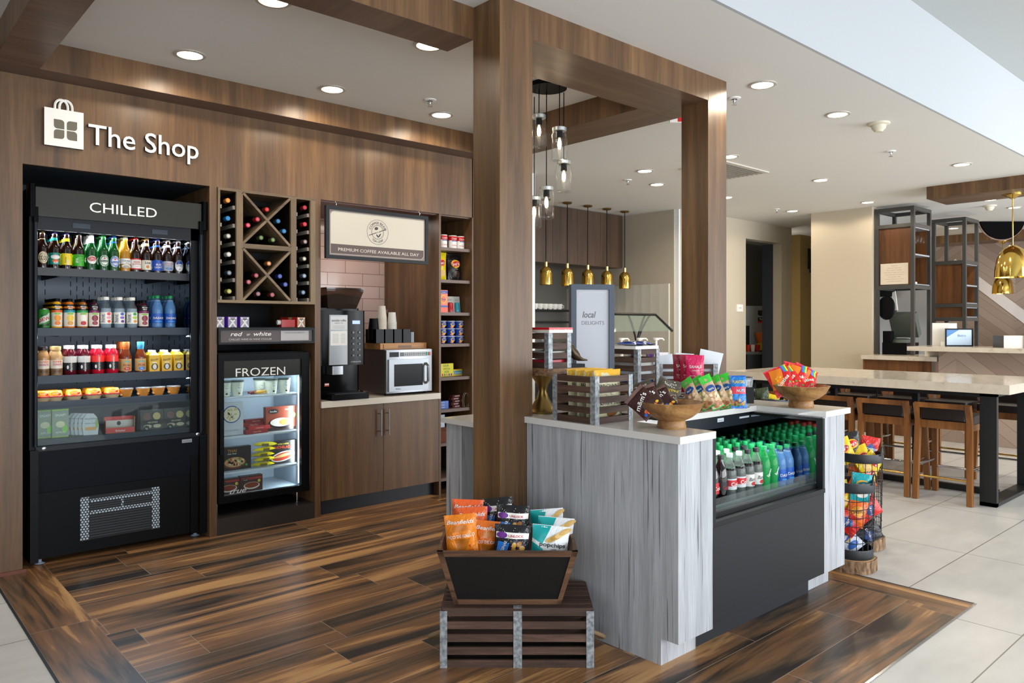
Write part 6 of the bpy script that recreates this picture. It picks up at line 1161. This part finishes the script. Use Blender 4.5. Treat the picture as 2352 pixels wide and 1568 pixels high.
YB = chips(.12, .17, .045, 'e8c81c', yb, sd=61); GB = chips(.12, .19, .045, '3a4228', yb, sd=62)
for k, (tp_, dx, z, ry, lb) in enumerate(((GB, -.065, .90, -8, 'dark green snack bag in the tallest basket'), (YB, -.03, .875, 14, 'yellow snack bag, left in the tallest basket'), (YB, .02, .86, -18, 'yellow snack bag, middle in the tallest basket'), (YB, .065, .84, 30, 'yellow snack bag, right in the tallest basket'))):
    p_ = Vector((x3, y3, 0)) + RT * dx * .8 - FW * .02; put(tp_, 'snack_bag', lb, 'snack bag', (p_.x, p_.y, z - .02), scale=.8, rot=(radians(-4), radians(ry), rz))
# ================================================================ COMMUNAL TABLE AND STOOLS
tb = thing('communal_table', 'long counter height table with cream stone top and black frames', 'table', (0, 0, 0))
boxes([(6.75, 8.02, 1.79, 4.27, .906, .98)], QB).build('table_top', tb)
BFR = mat('black_steel_frame', '16181a', .45)
def loopf(y0, y1, x0=6.855, x1=7.90, t_=.045):
    boxes([(x0, x0 + t_, y0, y1, 0, .90), (x1 - t_, x1, y0, y1, 0, .90), (x0, x1, y0, y1, 0, .03), (x0, x1, y0, y1, .875, .906)], BFR).build('frame_leg', tb)
loopf(1.905, 2.025); loopf(4.03, 4.15)
boxes([(7.32, 7.37, 2.025, 4.03, .0, .05)], BFR).build('floor_rail', tb); boxes([(6.87, 6.90, 2.03, 4.03, .865, .906)], BFR).build('apron_rail', tb)
for y in (2.66, 3.42): boxes([(7.32, 7.37, y, y + .05, .05, .906)], BFR).build('post', tb)
LTH = mat('dark_leather', '1c1413', .35); BRB = mat('brass_bar', 'c8a560', .25, .9)
def stoolt():
    ps = []; W2 = .215
    # rear is -X; width along Y
    seat = M(); seat.rbox(-.17, .20, -W2 + .02, W2 - .02, .64, .705, LTH, .03); ps.append(('seat', seat))
    fr = boxes([(-.20, -.175, -W2 + .03, W2 - .03, .595, .66), (.18, .205, -W2 + .03, W2 - .03, .58, .64), (-.18, .19, -W2 + .012, -W2 + .035, .59, .64), (-.18, .19, W2 - .035, W2 - .012, .59, .64)], STW); ps.append(('seat_frame', fr))
    for s in (-1, 1):
        l = M(); y = s * (W2 - .022); l.rod((-.225, y + s * .012, 0), (-.190, y, .66), .042, .042, STW); l.rod((-.190, y, .655), (-.235, y, .80), .042, .042, STW); ps.append(('rear_leg', l))
        l = M(); l.rod((.225, y + s * .012, 0), (.185, y, .62), .042, .042, STW); ps.append(('front_leg', l))
    r = M(); r.rod((-.228, -W2 + .03, .785), (-.228, W2 - .03, .785), .04, .032, STW); ps.append(('top_rail', r))
    b = M(); b.rbox(-.222, -.186, -W2 + .045, W2 - .045, .672, .80, LTH, .012); ps.append(('backrest_pad', b))
    q = M(); q.tube([(-.213, -W2 + .03, .195), (-.213, W2 - .03, .195)], .010, BRB, 8); ps.append(('brass_footrest', q, None, 'brass footrest bar'))
    q = M(); q.tube([(.21, -W2 + .03, .22), (.21, W2 - .03, .22)], .010, CHROME, 8); ps.append(('front_bar', q))
    for s in (-1, 1): q = M(); q.tube([(-.205, s * (W2 - .018), .28), (.205, s * (W2 - .018), .28)], .010, CHROME, 8); ps.append(('side_bar', q))
    return tpl(*ps)
STL = stoolt()
for k, y in enumerate((2.262, 2.735, 3.205, 3.675)):
    put(STL, 'bar_stool', ['brown wooden stool nearest the black table end frame', 'brown wooden stool, second from the near table end', 'brown wooden stool, third from the near table end, partly behind the island', 'brown wooden stool at the far end of the near side'][k], 'stool', (6.96, y, 0), 0)
for k, y in enumerate((2.20, 2.66, 3.12, 3.58, 4.03)):
    put(STL, 'bar_stool', ['stool on the far side of the table seen through the end frame', 'stool on the far table side, second, dark leather back', 'stool on the far table side, third, dark leather back', 'stool on the far table side, fourth, dark leather back', 'stool on the far table side, last, dark leather back'][k], 'stool', (8.20, y, 0), pi)
m = M(); m.tube([(7.25, 2.99, .86), (7.22, 2.985, .5), (7.20, 2.97, .2), (7.16, 2.95, .03), (7.08, 2.93, .008), (6.99, 2.96, .008), (7.0, 2.99, .008)], .006, BLK, 6); m.build('power_cable', None, None, 0, 'black cable hanging under the table to the floor', 'cable')
# ================================================================ LAMPS
def jar(lb, px_, d_, ztop, zc):
    x, y = at(px_, d_); j = thing('jar_pendant', lb, 'pendant lamp', (x, y, 0)); 
    m = M(); m.lathe([(.0, ztop - .225), (.045, ztop - .225), (.052, ztop - .215), (.053, ztop - .06), (.046, ztop - .035), (.044, ztop - .028)], GLASS, 24, caps=False); m.lathe([(.044, ztop - .028), (.042, ztop - .035), (.049, ztop - .062), (.048, ztop - .212), (.0, ztop - .219)], GLASS, 24, caps=False); m.build('glass_jar', j)
    m = M(); m.lathe([(.046, ztop - .03), (.047, ztop - .008), (.040, ztop - .004), (.018, ztop - .002)], mat('zinc_lid', 'b8bcba', .35, .8), 24); m.build('lid', j)
    m = M(); m.lathe([(.020, ztop - .03), (.022, ztop - .075), (.014, ztop - .078)], BLK, 14); m.build('socket', j)
    m = M(); m.lathe([(.006, ztop - .078), (.012, ztop - .10), (.014, ztop - .12), (.008, ztop - .145), (.0, ztop - .15)], emis('jar_bulb', 'ffdcb0', 22), 12, caps=False); m.build('bulb', j)
    m = M(); m.tube([(0, 0, ztop - .002), (0.001, 0, zc)], .0035, BLK, 6); m.build('cord', j)
    light('POINT', 'jar_lamp', (x, y, ztop - .12), 1.6, (1, .84, .62), rad=.015)
for px_, t_, lb in ((1238, 262, 'glass jar pendant beside the near column, highest'), (1285, 291, 'glass jar pendant at the right, second highest'), (1295, 367, 'glass jar pendant directly below the second highest'), (1255, 427, 'glass jar pendant hanging on the longest full cord'), (1227, 450, 'glass jar pendant half hidden by the near column')):
    dd = {1238: 5.12, 1285: 4.98, 1295: 5.20, 1255: 5.16, 1227: 5.3}[px_]; jar(lb, px_, dd, H - (t_ - 745) * dd / 1738.0, CZ - .03)
m = M(); m.lathe([(.13, 0), (.13, -.03)], BLK, 36); m.build('pendant_canopy', None, (*at(1258, 5.12), CZ), 0, 'round black ceiling canopy of the jar pendants', 'lamp canopy')
for k, x in enumerate((6.854, 7.25, 7.651, 8.046, 8.432)):
    p_ = thing('brass_bell_pendant', ['small brass bell pendant nearest the column', 'small brass bell pendant, second from the left', 'small brass bell pendant, middle of five', 'small brass bell pendant, second from the right', 'small brass bell pendant, rightmost of five'][k], 'pendant lamp', (x, 7.0, 0), 0, None)
    m = M(); m.lathe([(.082, 1.965), (.082, 2.105), (.077, 2.145), (.060, 2.178), (.040, 2.194), (.022, 2.20)], BRASS, 28, caps=False); m.lathe([(.022, 2.198), (.039, 2.191), (.058, 2.175), (.075, 2.143), (.080, 2.105), (.080, 1.965)], BRASS, 28, caps=False); m.build('shade', p_)
    m = M(); m.lathe([(.022, 2.19), (.022, 2.26), (.012, 2.262)], mat('pale_brass', 'd8c48a', .3, .8), 16); m.build('socket_cap', p_)
    m = M(); m.tube([(0, 0, 2.26), (0, 0, CZ - .02)], .006, BLK, 6); m.build('cord', p_); m = M(); m.lathe([(.05, CZ - .022), (.065, CZ - .012), (.062, CZ)], ABRASS, 24); m.build('canopy', p_)
def dome(lb, px_, d_, z0, r, h, zc):
    p_ = thing('brass_dome_pendant', lb, 'pendant lamp', (*at(px_, d_), 0)); m = M(); pr = [(r, z0), (r * .97, z0 + h * .3), (r * .86, z0 + h * .62), (r * .60, z0 + h * .86), (r * .25, z0 + h * .98), (.03, z0 + h)]
    m.lathe(pr, BRASS, 36, caps=False); m.lathe([(a - .003, b - .002) for a, b in reversed(pr)], BRASS, 36, caps=False); m.build('shade', p_); m = M(); m.tube([(0, 0, z0 + h), (0, 0, zc)], .007, BRASS, 6); m.build('stem', p_)
    m = M(); m.lathe([(.02, zc - .05), (.05, zc - .03), (.10, zc - .012), (.10, zc)], BRASS, 28); m.build('canopy', p_); m = M(); m.lathe([(.03, z0 + h * .35), (.04, z0 + h * .5)], emis('warm_bulb', 'ffe0b0', 8), 14); m.build('bulb', p_)
dome('large brass dome pendant at the right edge of the picture', 2326, 8.6, H + (745 - 636) * 8.6 / 1738, .18, .36, 2.929)
dome('smaller brass dome pendant below and behind the large one', 2303, 13.4, H + (745 - 674) * 13.4 / 1738, .165, .34, 2.929)
w = M(); w.box(9.6, 10.25, -.5, 3.391, 2.929, CZ, WZ); w.box(9.6, 10.25, -.5, 3.39, 2.9285, 2.929, WY); stru('trim_beam_bar', w)
w = M(); w.box(15.1, 15.7, -.5, 6.15, 2.929, CZ, WZ); stru('trim_beam_bar_far', w)
# ================================================================ KITCHEN BEYOND
kc = thing('upper_kitchen_cabinet', 'row of walnut upper doors hanging over the dark kitchen pass', 'cabinet', (0, 0, 0))
WK = wood('dark_kitchen_walnut', '33261d', '49372a', '5c4737', 'z', .4, 1., .8)
boxes([(6.30, 8.745, 7.32, 7.68, 2.29, 3.06)], WK).build('carcass', kc)
for k in range(5): boxes([(6.30 + k * .489, 6.30 + k * .489 + .485, 7.30, 7.32, 2.288, 3.062)], WK).build('door', kc)
WTI = mat('white_relief_tile', 'c9c6bc', .25); t = NT(WTI); v = t.co('Object'); x, y, z = t.sep(v)
fy = t.math('ABSOLUTE', t.math('SUBTRACT', t.math('FRACT', t.math('DIVIDE', y, .155)), .5)); fz_ = t.math('ABSOLUTE', t.math('SUBTRACT', t.math('FRACT', t.math('DIVIDE', z, .31)), .5))
t.bump(t.math('MAXIMUM', fy, t.math('MULTIPLY', fz_, .9)), .3, .02)
w = M(); w.box(8.79, 8.82, 6.50, 8.5, .9, 2.03, WTI); stru('wall_kitchen_tiles', w)
for i, (z, lb) in enumerate(((1.68, 'dark kitchen wall shelf holding white cups'), (1.50, 'dark lower kitchen wall shelf'))):
    boxes([(6.6, 8.70, 8.22, 8.49, z - .03, z)], CHAR).build('kitchen_shelf', label=lb, cat='shelf')
m = M(); m.lathe([(.0, .002), (.03, .002), (.042, .03), (.046, .075), (.043, .078), (.038, .02), (.0, .01)], W_, 18, caps=False); q = M(); q.tube([(.044, 0, .06), (.068, 0, .055), (.068, 0, .03), (.042, 0, .02)], .005, W_, 6); tp = tpl(('cup_body', m), ('handle', q))
for k in range(6): put(tp, 'coffee_mug', 'white mug on the dim kitchen shelf, ' + ('first', 'second', 'third', 'fourth', 'fifth', 'sixth')[k] + ' from the left', 'mug', (7.93 + k * .105, 8.34, 1.6805), radians(-20), scale=1.15)
m = M(); m.box(0, .28, 0, .14, 0, .16, CHAR); m.build('dark_canister', None, (7.62, 8.3, 1.6805), 0, 'dark box at the left end of the mug shelf', 'box')
bf_ = thing('buffet_counter', 'kitchen buffet counter partly hidden behind the island goods', 'counter', (0, 0, 0))
boxes([(5.25, 6.75, 4.40, 5.20, 0, .90)], WZ).build('base', bf_); boxes([(5.22, 6.78, 4.37, 5.23, .90, .935)], QB).build('counter_top', bf_)
boxes([(5.7, 8.78, 7.9, 8.49, 0, .92)], CHAR).build('kitchen_base_cabinet', label='dark base cabinet along the kitchen back wall', cat='cabinet')
sg_ = thing('sneeze_guard', 'black framed angled glass sneeze guard over the buffet', 'sneeze guard', (0, 0, 0))
BT = mat('black_tube', '0c0c0c', .3)
m = M(); m.tube([(5.40, 4.75, 1.551), (6.20, 4.75, 1.551), (6.405, 4.69, 1.383)], .014, BT, 8); m.build('top_frame', sg_)
m = M(); m.add([(5.40, 4.75, 1.545), (6.19, 4.75, 1.545), (6.39, 4.69, 1.383), (5.40, 4.69, 1.383)], [(0, 1, 2, 3)], clear('pale_green_glass', 'd4e0d0', .15)); m.build('glass_panel', sg_)
for s in (-1, 1, 1.6): m = M(); m.tube([(5.93 + s * .13 * (1 - (k / 8)) ** 1.6, 4.77, 1.545 - k / 8 * .32) for k in range(9)] + [(5.93 + .02 * s, 4.77, .935)], [.010] * 9 + [.016], BT, 8); m.build('support_leg', sg_)
for k, px_ in enumerate((1427, 1469, 1507)):
    x, y = at(px_, 7.28 + .04 * k); pb = thing('syrup_pump_bottle', 'white syrup pump bottle, %s of three beyond the crates' % ('left', 'middle', 'right')[k], 'pump bottle', (x, y, .9355))
    m = M(); m.lathe([(.045, 0), (.045, .18), (.02, .21), (.02, .24)], K('c8c4bc'), 18); m.build('bottle', pb); m = M(); m.lathe([(.022, .24), (.022, .27), (.012, .275), (.012, .36), (.03, .365), (.03, .385)], W_, 16); m.tube([(0, 0, .378), (.05, -.04, .378), (.06, -.05, .36)], .008, W_, 6); m.build('pump', pb)
for k, (px_, d_, c, lb) in enumerate(((1497, 7.5, '5a2a7a', 'purple box on the buffet'), (1522, 7.45, 'd8d4e0', 'white and purple box on the buffet right of the pumps'))):
    m = M(); m.box(-.05, .05, -.03, .03, 0, .24, K(c)); l = M(); l.rect(flatS(0, -.03, 0), -.045, .045, .16, .20, K('6a3a90')); put(tpl(('carton', m), ('band', l)), 'tea_box', lb, 'box', at(px_, d_, .9355), rz)
m = M(); m.lathe([(.10, 0), (.10, .32), (.09, .34)], STEEL, 24); q = M(); q.lathe([(.11, .34), (.10, .38)], CHROME, 24); put(tpl(('urn_body', m), ('lid', q)), 'steel_urn', 'steel urn behind the counter sign on the buffet', 'urn', (5.62, 4.95, .9355))
# doorway beyond, staff sign, dispensers
pl_ = thing('staff_sign', 'small white plate reading STAFF on the beige wall by the dark doorway', 'sign', (10.30, 6.35, 1.65))
m = M(); m.box(0, .17, -.012, 0, 0, .11, W_); m.build('plate', pl_); m = M(); m.text(flatS(.085, -.012, .045), 'STAFF', 0, 0, .028, K('6a6a66'), .001, wid=.075); m.build('lettering', pl_)
pd = thing('paper_towel_dispenser', 'white paper towel dispenser on the ochre hall wall', 'dispenser', (12.30, 6.20, 2.33))
m = M(); m.rbox(0, .42, -.22, 0, .08, .42, mat('cream_plastic', 'd8d0bc'), .05); m.build('cover', pd); boxes([(-.04, 0, -.2, 0, .06, .40), (.02, .40, -.18, 0, 0, .08)], CHAR).build('bracket', pd)
m = M(); m.box(0, .3, -.25, 0, 0, .28, mat('cream_plastic')); q = M(); q.box(-.02, .32, -.27, 0, -.04, 0, W_); put(tpl(('box_body', m), ('shelf', q)), 'wall_box', 'white wall box low on the ochre hall wall', 'box', (12.52, 6.20, .98))
dm = mat('dim_grey_steel', '8a8f90', .4, .3)
x, y = at(1735, 13.6); mc = thing('drink_dispenser', 'grey drink dispenser in the dark back room', 'dispenser', (x, y, .98), rz)
boxes([(-.25, .20, -.2, .25, 0, .80)], dm).build('body', mc); m = M(); m.box(-.02, .10, -.205, -.2, .50, .72, K('1c1a1a')); m.text(flatS(.04, -.205, .60), 'Sweet', 0, 0, .05, W_, .001); m.text(flatS(.04, -.205, .55), 'Tea', 0, 0, .05, W_, .001); m.rect(flatS(0, -.205, 0), -.02, .10, .50, .53, RED, .001); m.build('label_panel', mc)
m = M(); m.lathe([(.05, .10), (.12, .30), (.12, .33)], K('d8742a'), 14, c=(.02, -.26)); m.build('orange_funnel', mc); boxes([(-.06, .12, -.33, -.2, .02, .14)], K('c8b82a')).build('yellow_tray', mc); boxes([(-.30, -.2, -.30, -.2, .1, .45)], BLK).build('spout_block', mc)
x, y = at(1758, 13.5); cbb = thing('back_room_cabinet', 'dark cabinet under the drink dispenser in the back room', 'cabinet', (x, y, 0), rz); boxes([(-.42, .40, -.3, .4, 0, .93)], mat('dark_cabinet', '2c3030', .4)).build('cabinet_body', cbb); boxes([(-.45, .43, -.33, .42, .93, .975)], mat('grey_top', '6a6c6a', .4)).build('cabinet_top', cbb); boxes([(.0, .22, -.312, -.30, .52, .58)], BLK).build('handle', cbb)
x, y = at(1790, 13.4); boxes([(-.10, .12, -.2, .2, 0, .55)], mat('black_machine', '14161a', .3)).build('coffee_brewer', None, (x, y, .976), rz, 'black brewer at the right in the dark back room', 'brewer')
x, y = at(1722, 13.0); 
for k in range(3): m = M(); m.lathe([(.03, 0), (.045, .12)], K(('c8281c', 'd8d0c0', 'a81c1c')[k]), 12); m.build('paper_cup', None, (*at(1718 + k * 11, 13.25), .976), 0, ['red cup in front of the drink dispenser', 'white cup in front of the drink dispenser', 'dark red cup beside the funnel'][k], 'cup')
ex = thing('exit_sign', 'red and white exit sign peeping out behind the far post', 'sign', at(1556, 5.9, CZ - .17), rz)
boxes([(-.06, .03, -.01, .01, .12, .17)], W_).build('housing', ex); m = M(); m.box(.0, .09, -.012, .012, .125, .165, K('d01c1c')); m.build('red_panel', ex)
# ================================================================ BAR AND HANGING SHELVES
MF = mat('grey_steel_frame', '474644', .4, .3); SFR = mat('pale_shelf_edge', '9aa0a8', .4, .3); BWD = wood('bar_orange_walnut', '402614', '5f3b1e', '754c2a', 'z', .4)
MOS = mat('white_mosaic', 'c8c8c8', .3); t = NT(MOS); v = t.co('Object', (1, 1, 1), (0, 0, 0), (0, 0, radians(90))); bt = t.n('TexBrick'); t.lk(t.co('Object', (1, 1, 1), (0, 0, 0), (radians(90), 0, radians(90))), bt.inputs['Vector'])
for a_, b_ in (('Scale', 1), ('Brick Width', .06), ('Row Height', .03), ('Mortar Size', .003), ('Bias', -.2)): bt.inputs[a_].default_value = b_
bt.inputs['Color1'].default_value = lin('f4f4f4'); bt.inputs['Color2'].default_value = lin('98948f'); bt.inputs['Mortar'].default_value = lin('b4b0ac'); t.color(bt.outputs[0])
w = M(); w.box(12.9, 13.0, 4.55, 5.9, 0, CZ, MOS); stru('wall_bar_mosaic', w)
w = M(); w.box(11.2, 13.0, 5.3, 5.4, 0, CZ, WALLW); stru('wall_bar_side', w)
def frame_unit(lb, x0, x1, y0, y1, z0, z1, zs, panels):
    u = thing('hanging_shelf_unit', lb, 'shelf unit', (0, 0, 0)); p_ = .045
    for x in (x0, x1 - p_):
        for y in (y0, y1 - p_): boxes([(x, x + p_, y, y + p_, z0, z1)], MF).build('post', u)
    for z in zs:
        boxes([(x0 + p_, x1 - p_, y0, y0 + p_, z, z + .05), (x0 + p_, x1 - p_, y1 - p_, y1, z, z + .05), (x0, x0 + p_, y0 + p_, y1 - p_, z, z + .05), (x1 - p_, x1, y0 + p_, y1 - p_, z, z + .05)], MF).build('rail_ring', u)
    for za, zb, shelves in panels:
        boxes([(x0 + .03, x0 + .045, y0 + p_, y1 - p_, za, zb)], BWD).build('side_panel', u, label='orange walnut side panel')
        boxes([(x1 - .05, x1 - .04, y0 + p_, y1 - p_, za, zb), (x0 + p_, x1 - p_, y1 - .05, y1 - .04, za, zb)], BWD).build('rear_panel', u)
        boxes([(x0 + .045, x1 - .045, y0 + .01, y1 - .04, za, za + .012), (x0 + .045, x1 - .045, y0 + .01, y1 - .04, zb - .012, zb)], SFR).build('panel_edge', u)
        for z in shelves: boxes([(x0 + .045, x1 - .045, y0 + .01, y1 - .05, z, z + .02)], SFR).build('glass_shelf', u)
    return u
frame_unit('tall steel framed shelf unit with notice, nearer one over the bar', 10.70, 11.32, 3.935, 4.44, 1.042, 3.035, (2.985, 2.76, 1.93), [(1.985, 2.758, (2.38,))])
frame_unit('second steel framed shelf unit, farther along the bar', 12.0, 12.56, 3.72, 4.17, 0, 2.985, (2.935, 2.32, 1.70, 1.50), [(1.752, 2.318, (2.0,)), (1.552, 1.698, ())])
nt_ = thing('printed_notice', 'cream printed warning notice on the orange walnut panel', 'notice', (10.722, 4.375, 1.995)); m = M(); m.box(-.004, 0, -.36, 0, 0, .285, mat('cream_paper', 'd8ccb8', .7)); m.build('sheet', nt_)
m = M(); Sn = lambda u, v, e: Vector((-.004 - e, -u, v))
for k, s_ in enumerate(('WARNING', 'DRINKING DISTILLED', 'SPIRITS, BEER, COOLERS,', 'WINE AND OTHER ALCOHOLIC', 'BEVERAGES MAY INCREASE', 'CANCER RISK, AND,', 'DURING PREGNANCY, CAN', 'CAUSE BIRTH DEFECTS')): m.text(Sn, s_, .18, .245 - k * .030, .019, K('b0a090'), .001)
m.build('lettering', nt_)
m = M(); m.lathe([(.03, 0), (.03, .003), (.004, .008), (.004, .075), (.028, .10), (.034, .14), (.027, .18)], GLASS, 14, Matrix.Rotation(pi, 4, 'X')); WGt = tpl(('glass', m))
for r in range(2):
    for k in range(4): put(WGt, 'wine_glass', 'upside down wine glass hanging in the nearer shelf unit, %s row' % ('upper', 'lower')[r], 'wine glass', (10.83 + k * .105, 3.99 + r * .10, 2.74 - r * .0), group='wine glasses hanging %s' % ('in front', 'behind')[r])
m = M(); m.box(0, .16, 0, .06, 0, .03, W_); m.build('folded_napkins', None, (10.85, 3.98, 1.998), radians(10), 'white folded cloth in the nearer shelf unit', 'napkin')
for k in range(2): m = M(); m.lathe([(.025, 0), (.028, .10), (.012, .15), (.012, .19)], GLASS, 14); m.build('glass_bottle', None, (12.12 + k * .09, 3.80, 2.021), 0, ['clear glass bottle, left, in the farther shelf unit', 'clear glass bottle, right, in the farther shelf unit'][k], 'bottle')
# bar base, bar top, side cabinet
sc_ = thing('bar_side_cabinet', 'walnut side cabinet with pale top under the nearer shelf unit', 'cabinet', (0, 0, 0))
boxes([(10.36, 11.3, 3.60, 4.46, 0, .985)], BWD).build('cabinet_body', sc_); boxes([(10.30, 11.35, 3.52, 4.46, .985, 1.04)], mat('cream_quartz')).build('cabinet_top', sc_)
w = thing('bar_counter', 'long bar with chevron wood front and cream top', 'bar', (0, 0, 0))
boxes([(10.30, 10.48, -1.5, 3.50, 0, 1.125)], HB).build('bar_front', w); boxes([(9.90, 10.62, -1.5, 3.724, 1.126, 1.18)], QB).build('bar_top', w)
boxes([(13.9, 14.5, -1.5, 4.5, 0, .92), (13.88, 14.52, -1.5, 4.5, .98, 1.04)], QB).build('back_counter', label='cream counter behind the bar', cat='counter'); boxes([(13.95, 14.45, -1.5, 4.5, .92, .98)], CHAR).build('back_counter_recess', label='dark recess strip under the cream back counter', cat='counter')
pos = thing('point_of_sale_terminal', 'dark green-grey touch screen terminal seen from behind on the bar', 'till', (10.98, 4.17, 1.041))
PG = mat('terminal_grey_green', '4a524c', .45); boxes([(-.22, .20, -.12, .20, 0, .16)], BLK).build('cash_drawer', pos)
m = M(); m.lathe([(.15, .16), (.13, .20), (.06, .22)], PG, 20, Matrix.Translation((0, .03, 0))); m.build('foot', pos)
m = M(); m.box(-.04, .07, -.17, .17, -.17, .17, PG, Matrix.Translation((.02, 0, .40)) @ Matrix.Rotation(radians(-28), 4, 'Y')); m.box(.07, .09, -.15, .15, -.15, .15, BLK, Matrix.Translation((.02, 0, .40)) @ Matrix.Rotation(radians(-28), 4, 'Y')); m.build('screen_housing', pos)
m = M(); m.lathe([(.0, 0), (.11, .0), (.12, .02)], BLK, 20, Matrix.Rotation(radians(90), 4, 'Y') @ Matrix.Scale(1.4, 4, (1, 0, 0))); put(tpl(('pad', m)), 'hanging_black_pad', 'black oval pad hanging in the nearer shelf unit', 'pad', (10.78, 4.33, 1.68))
m = M(); m.add([(0, -.04, 0), (0, .05, 0), (0, .03, .25), (0, -.01, .27), (.02, -.04, 0), (.02, .05, 0), (.02, .03, .25), (.02, -.01, .27)], [(0, 1, 2, 3), (7, 6, 5, 4), (0, 4, 5, 1), (1, 5, 6, 2), (2, 6, 7, 3), (3, 7, 4, 0)], W_); m.build('white_cloth', None, (11.1, 4.34, 1.65), 0, 'white cloth hanging behind the black pad', 'cloth')
boxes([(0, .12, 0, .10, 0, .32)], BLK).build('black_menu_stack', None, (10.78, 4.27, 1.0405), 0, 'black upright menus beside the terminal', 'menus')
tv = boxes([(0, .05, 0, .25, 0, .95)], BLKG); tv.build('wall_screen', None, (12.7, 5.0, 1.9), 0, 'dark screen seen edge on between the two shelf units', 'screen')
fr = thing('framed_card', 'black framed blue and white card standing on the bar', 'framed card', (10.35, 3.28, 1.1805), radians(-50)); T_ = Matrix.Rotation(radians(-14), 4, 'X')
boxes([(-.16, .16, 0, .015, 0, .015), (-.16, .16, 0, .015, .205, .22), (-.16, -.145, 0, .015, .015, .205), (.145, .16, 0, .015, .015, .205)], BLK).build('frame', fr); m = M(); m.box(-.145, .145, .006, .012, .015, .205, K('b8d0e8')); m.quad(flatS(0, .006, 0), [(-.145, .11), (0, .205), (-.145, .205), (-.145, .205)], K('3a78b8')); m.text(flatS(0, .006, 0), 'Bistro', .03, .12, .04, K('2a5a8a'), .002); m.build('card', fr)
for k in range(2): m = M(); m.box(-.09, .09, 0, .01, 0, .30, W_, Matrix.Rotation(radians(-18 if k else 18), 4, 'X')); m.build('card_holder', None, (10.42, 3.52 - k * .10, 1.1805), radians(-70), ['white leaflet holder on the bar, left', 'white leaflet holder on the bar beside the framed card'][k], 'leaflet holder')
boxes([(-.16, .16, -.1, .1, 0, .14)], mat('dark_steel', '6a625a', .3, .9)).build('steel_caddy', None, (10.35, 2.72, 1.1805), rz, 'steel caddy on the bar top near the right edge', 'caddy')
m = M(); m.lathe([(.035, 0), (.035, .17)], K('a8b4d8'), 14); q = M(); q.lathe([(.02, .05), (.028, .25)], W_, 10); put(tpl(('tumbler', m), ('straws', q)), 'straw_holder', 'pale blue tumbler of straws on the bar near the right edge', 'tumbler', (10.35, 2.50, 1.1805))
boxes([(0, .25, 0, .06, 0, .12), (.05, .20, -.05, 0, .02, .1)], W_).build('card_reader', None, (10.55, 3.75, 1.0405), radians(-90), 'white card box on the side cabinet top', 'box')
m = M(); m.add([(0, -.42, 0), (0, .42, 0), (0, 0, .42), (.10, -.42, 0), (.10, .42, 0), (.10, 0, .42)], [(0, 2, 1), (3, 4, 5), (0, 1, 4, 3), (1, 2, 5, 4), (2, 0, 3, 5)], K('12607a', .8)); m.build('teal_cushion', None, (15.2, 3.32, 1.06), 0, 'teal cushion standing on its corner against the chevron wall', 'cushion')
boxes([(15.0, 15.6, -1, 5.5, 0, 1.055)], QB).build('far_ledge', label='cream ledge under the chevron wall', cat='ledge')
w = M(); Sw = lambda u, v, e: Vector((16.19 - e, u, v)); yA, zA = 4.84, 2.71
y0_, y1_ = 4.84, 3.3
ap = (5.20, 2.72)
w.add([Sw(5.20, 2.72, .002), Sw(3.2, .95, .002), Sw(3.2, .70, .002), Sw(5.20, 2.47, .002), Sw(6.4, 1.65, .002), Sw(6.4, 1.40, .002)], [(0, 1, 2, 3), (0, 3, 5, 4)], mat('pale_chevron_stripe', 'e4dcd8', .6)); stru('trim_chevron_stripe', w)
os_ = thing('log_slice_ornament', 'big round black ornament with rough bark rim hanging at the far ceiling', 'ornament', (*at(2303, 11.9), 0), rz)
zc_ = 3.15; m = M(); ptsd = [(a_ * .36 * sin(radians(q_)), zc_ - a_ * .36 * cos(radians(q_))) for a_, q_ in [(1, -77 + 154 * i / 20) for i in range(21)]]
m.add([(x, 0, z) for x, z in ptsd] + [(x, .08, z) for x, z in ptsd], [tuple(range(21)), tuple(range(41, 20, -1))] + [(i, i + 21, i + 22, i + 1) for i in range(20)] + [(0, 20, 41, 21)], mat('charred_wood', '060607', .9, spec=.1)); m.build('black_face', os_)
m = M(); light('POINT', 'back_room_fill', (12.3, 7.0, 2.7), 9, (1, .95, .85), rad=.1)  # added fill light without a fixture, brightens the back room
rn = random.Random(3); m.tube([(x * 1.02, .04, (z - zc_) * 1.02 + zc_) for x, z in ptsd], [.008 + .010 * rn.random() for _ in ptsd], mat('pale_bark', '8a7468', .9), 7); m.build('bark_edge', os_)
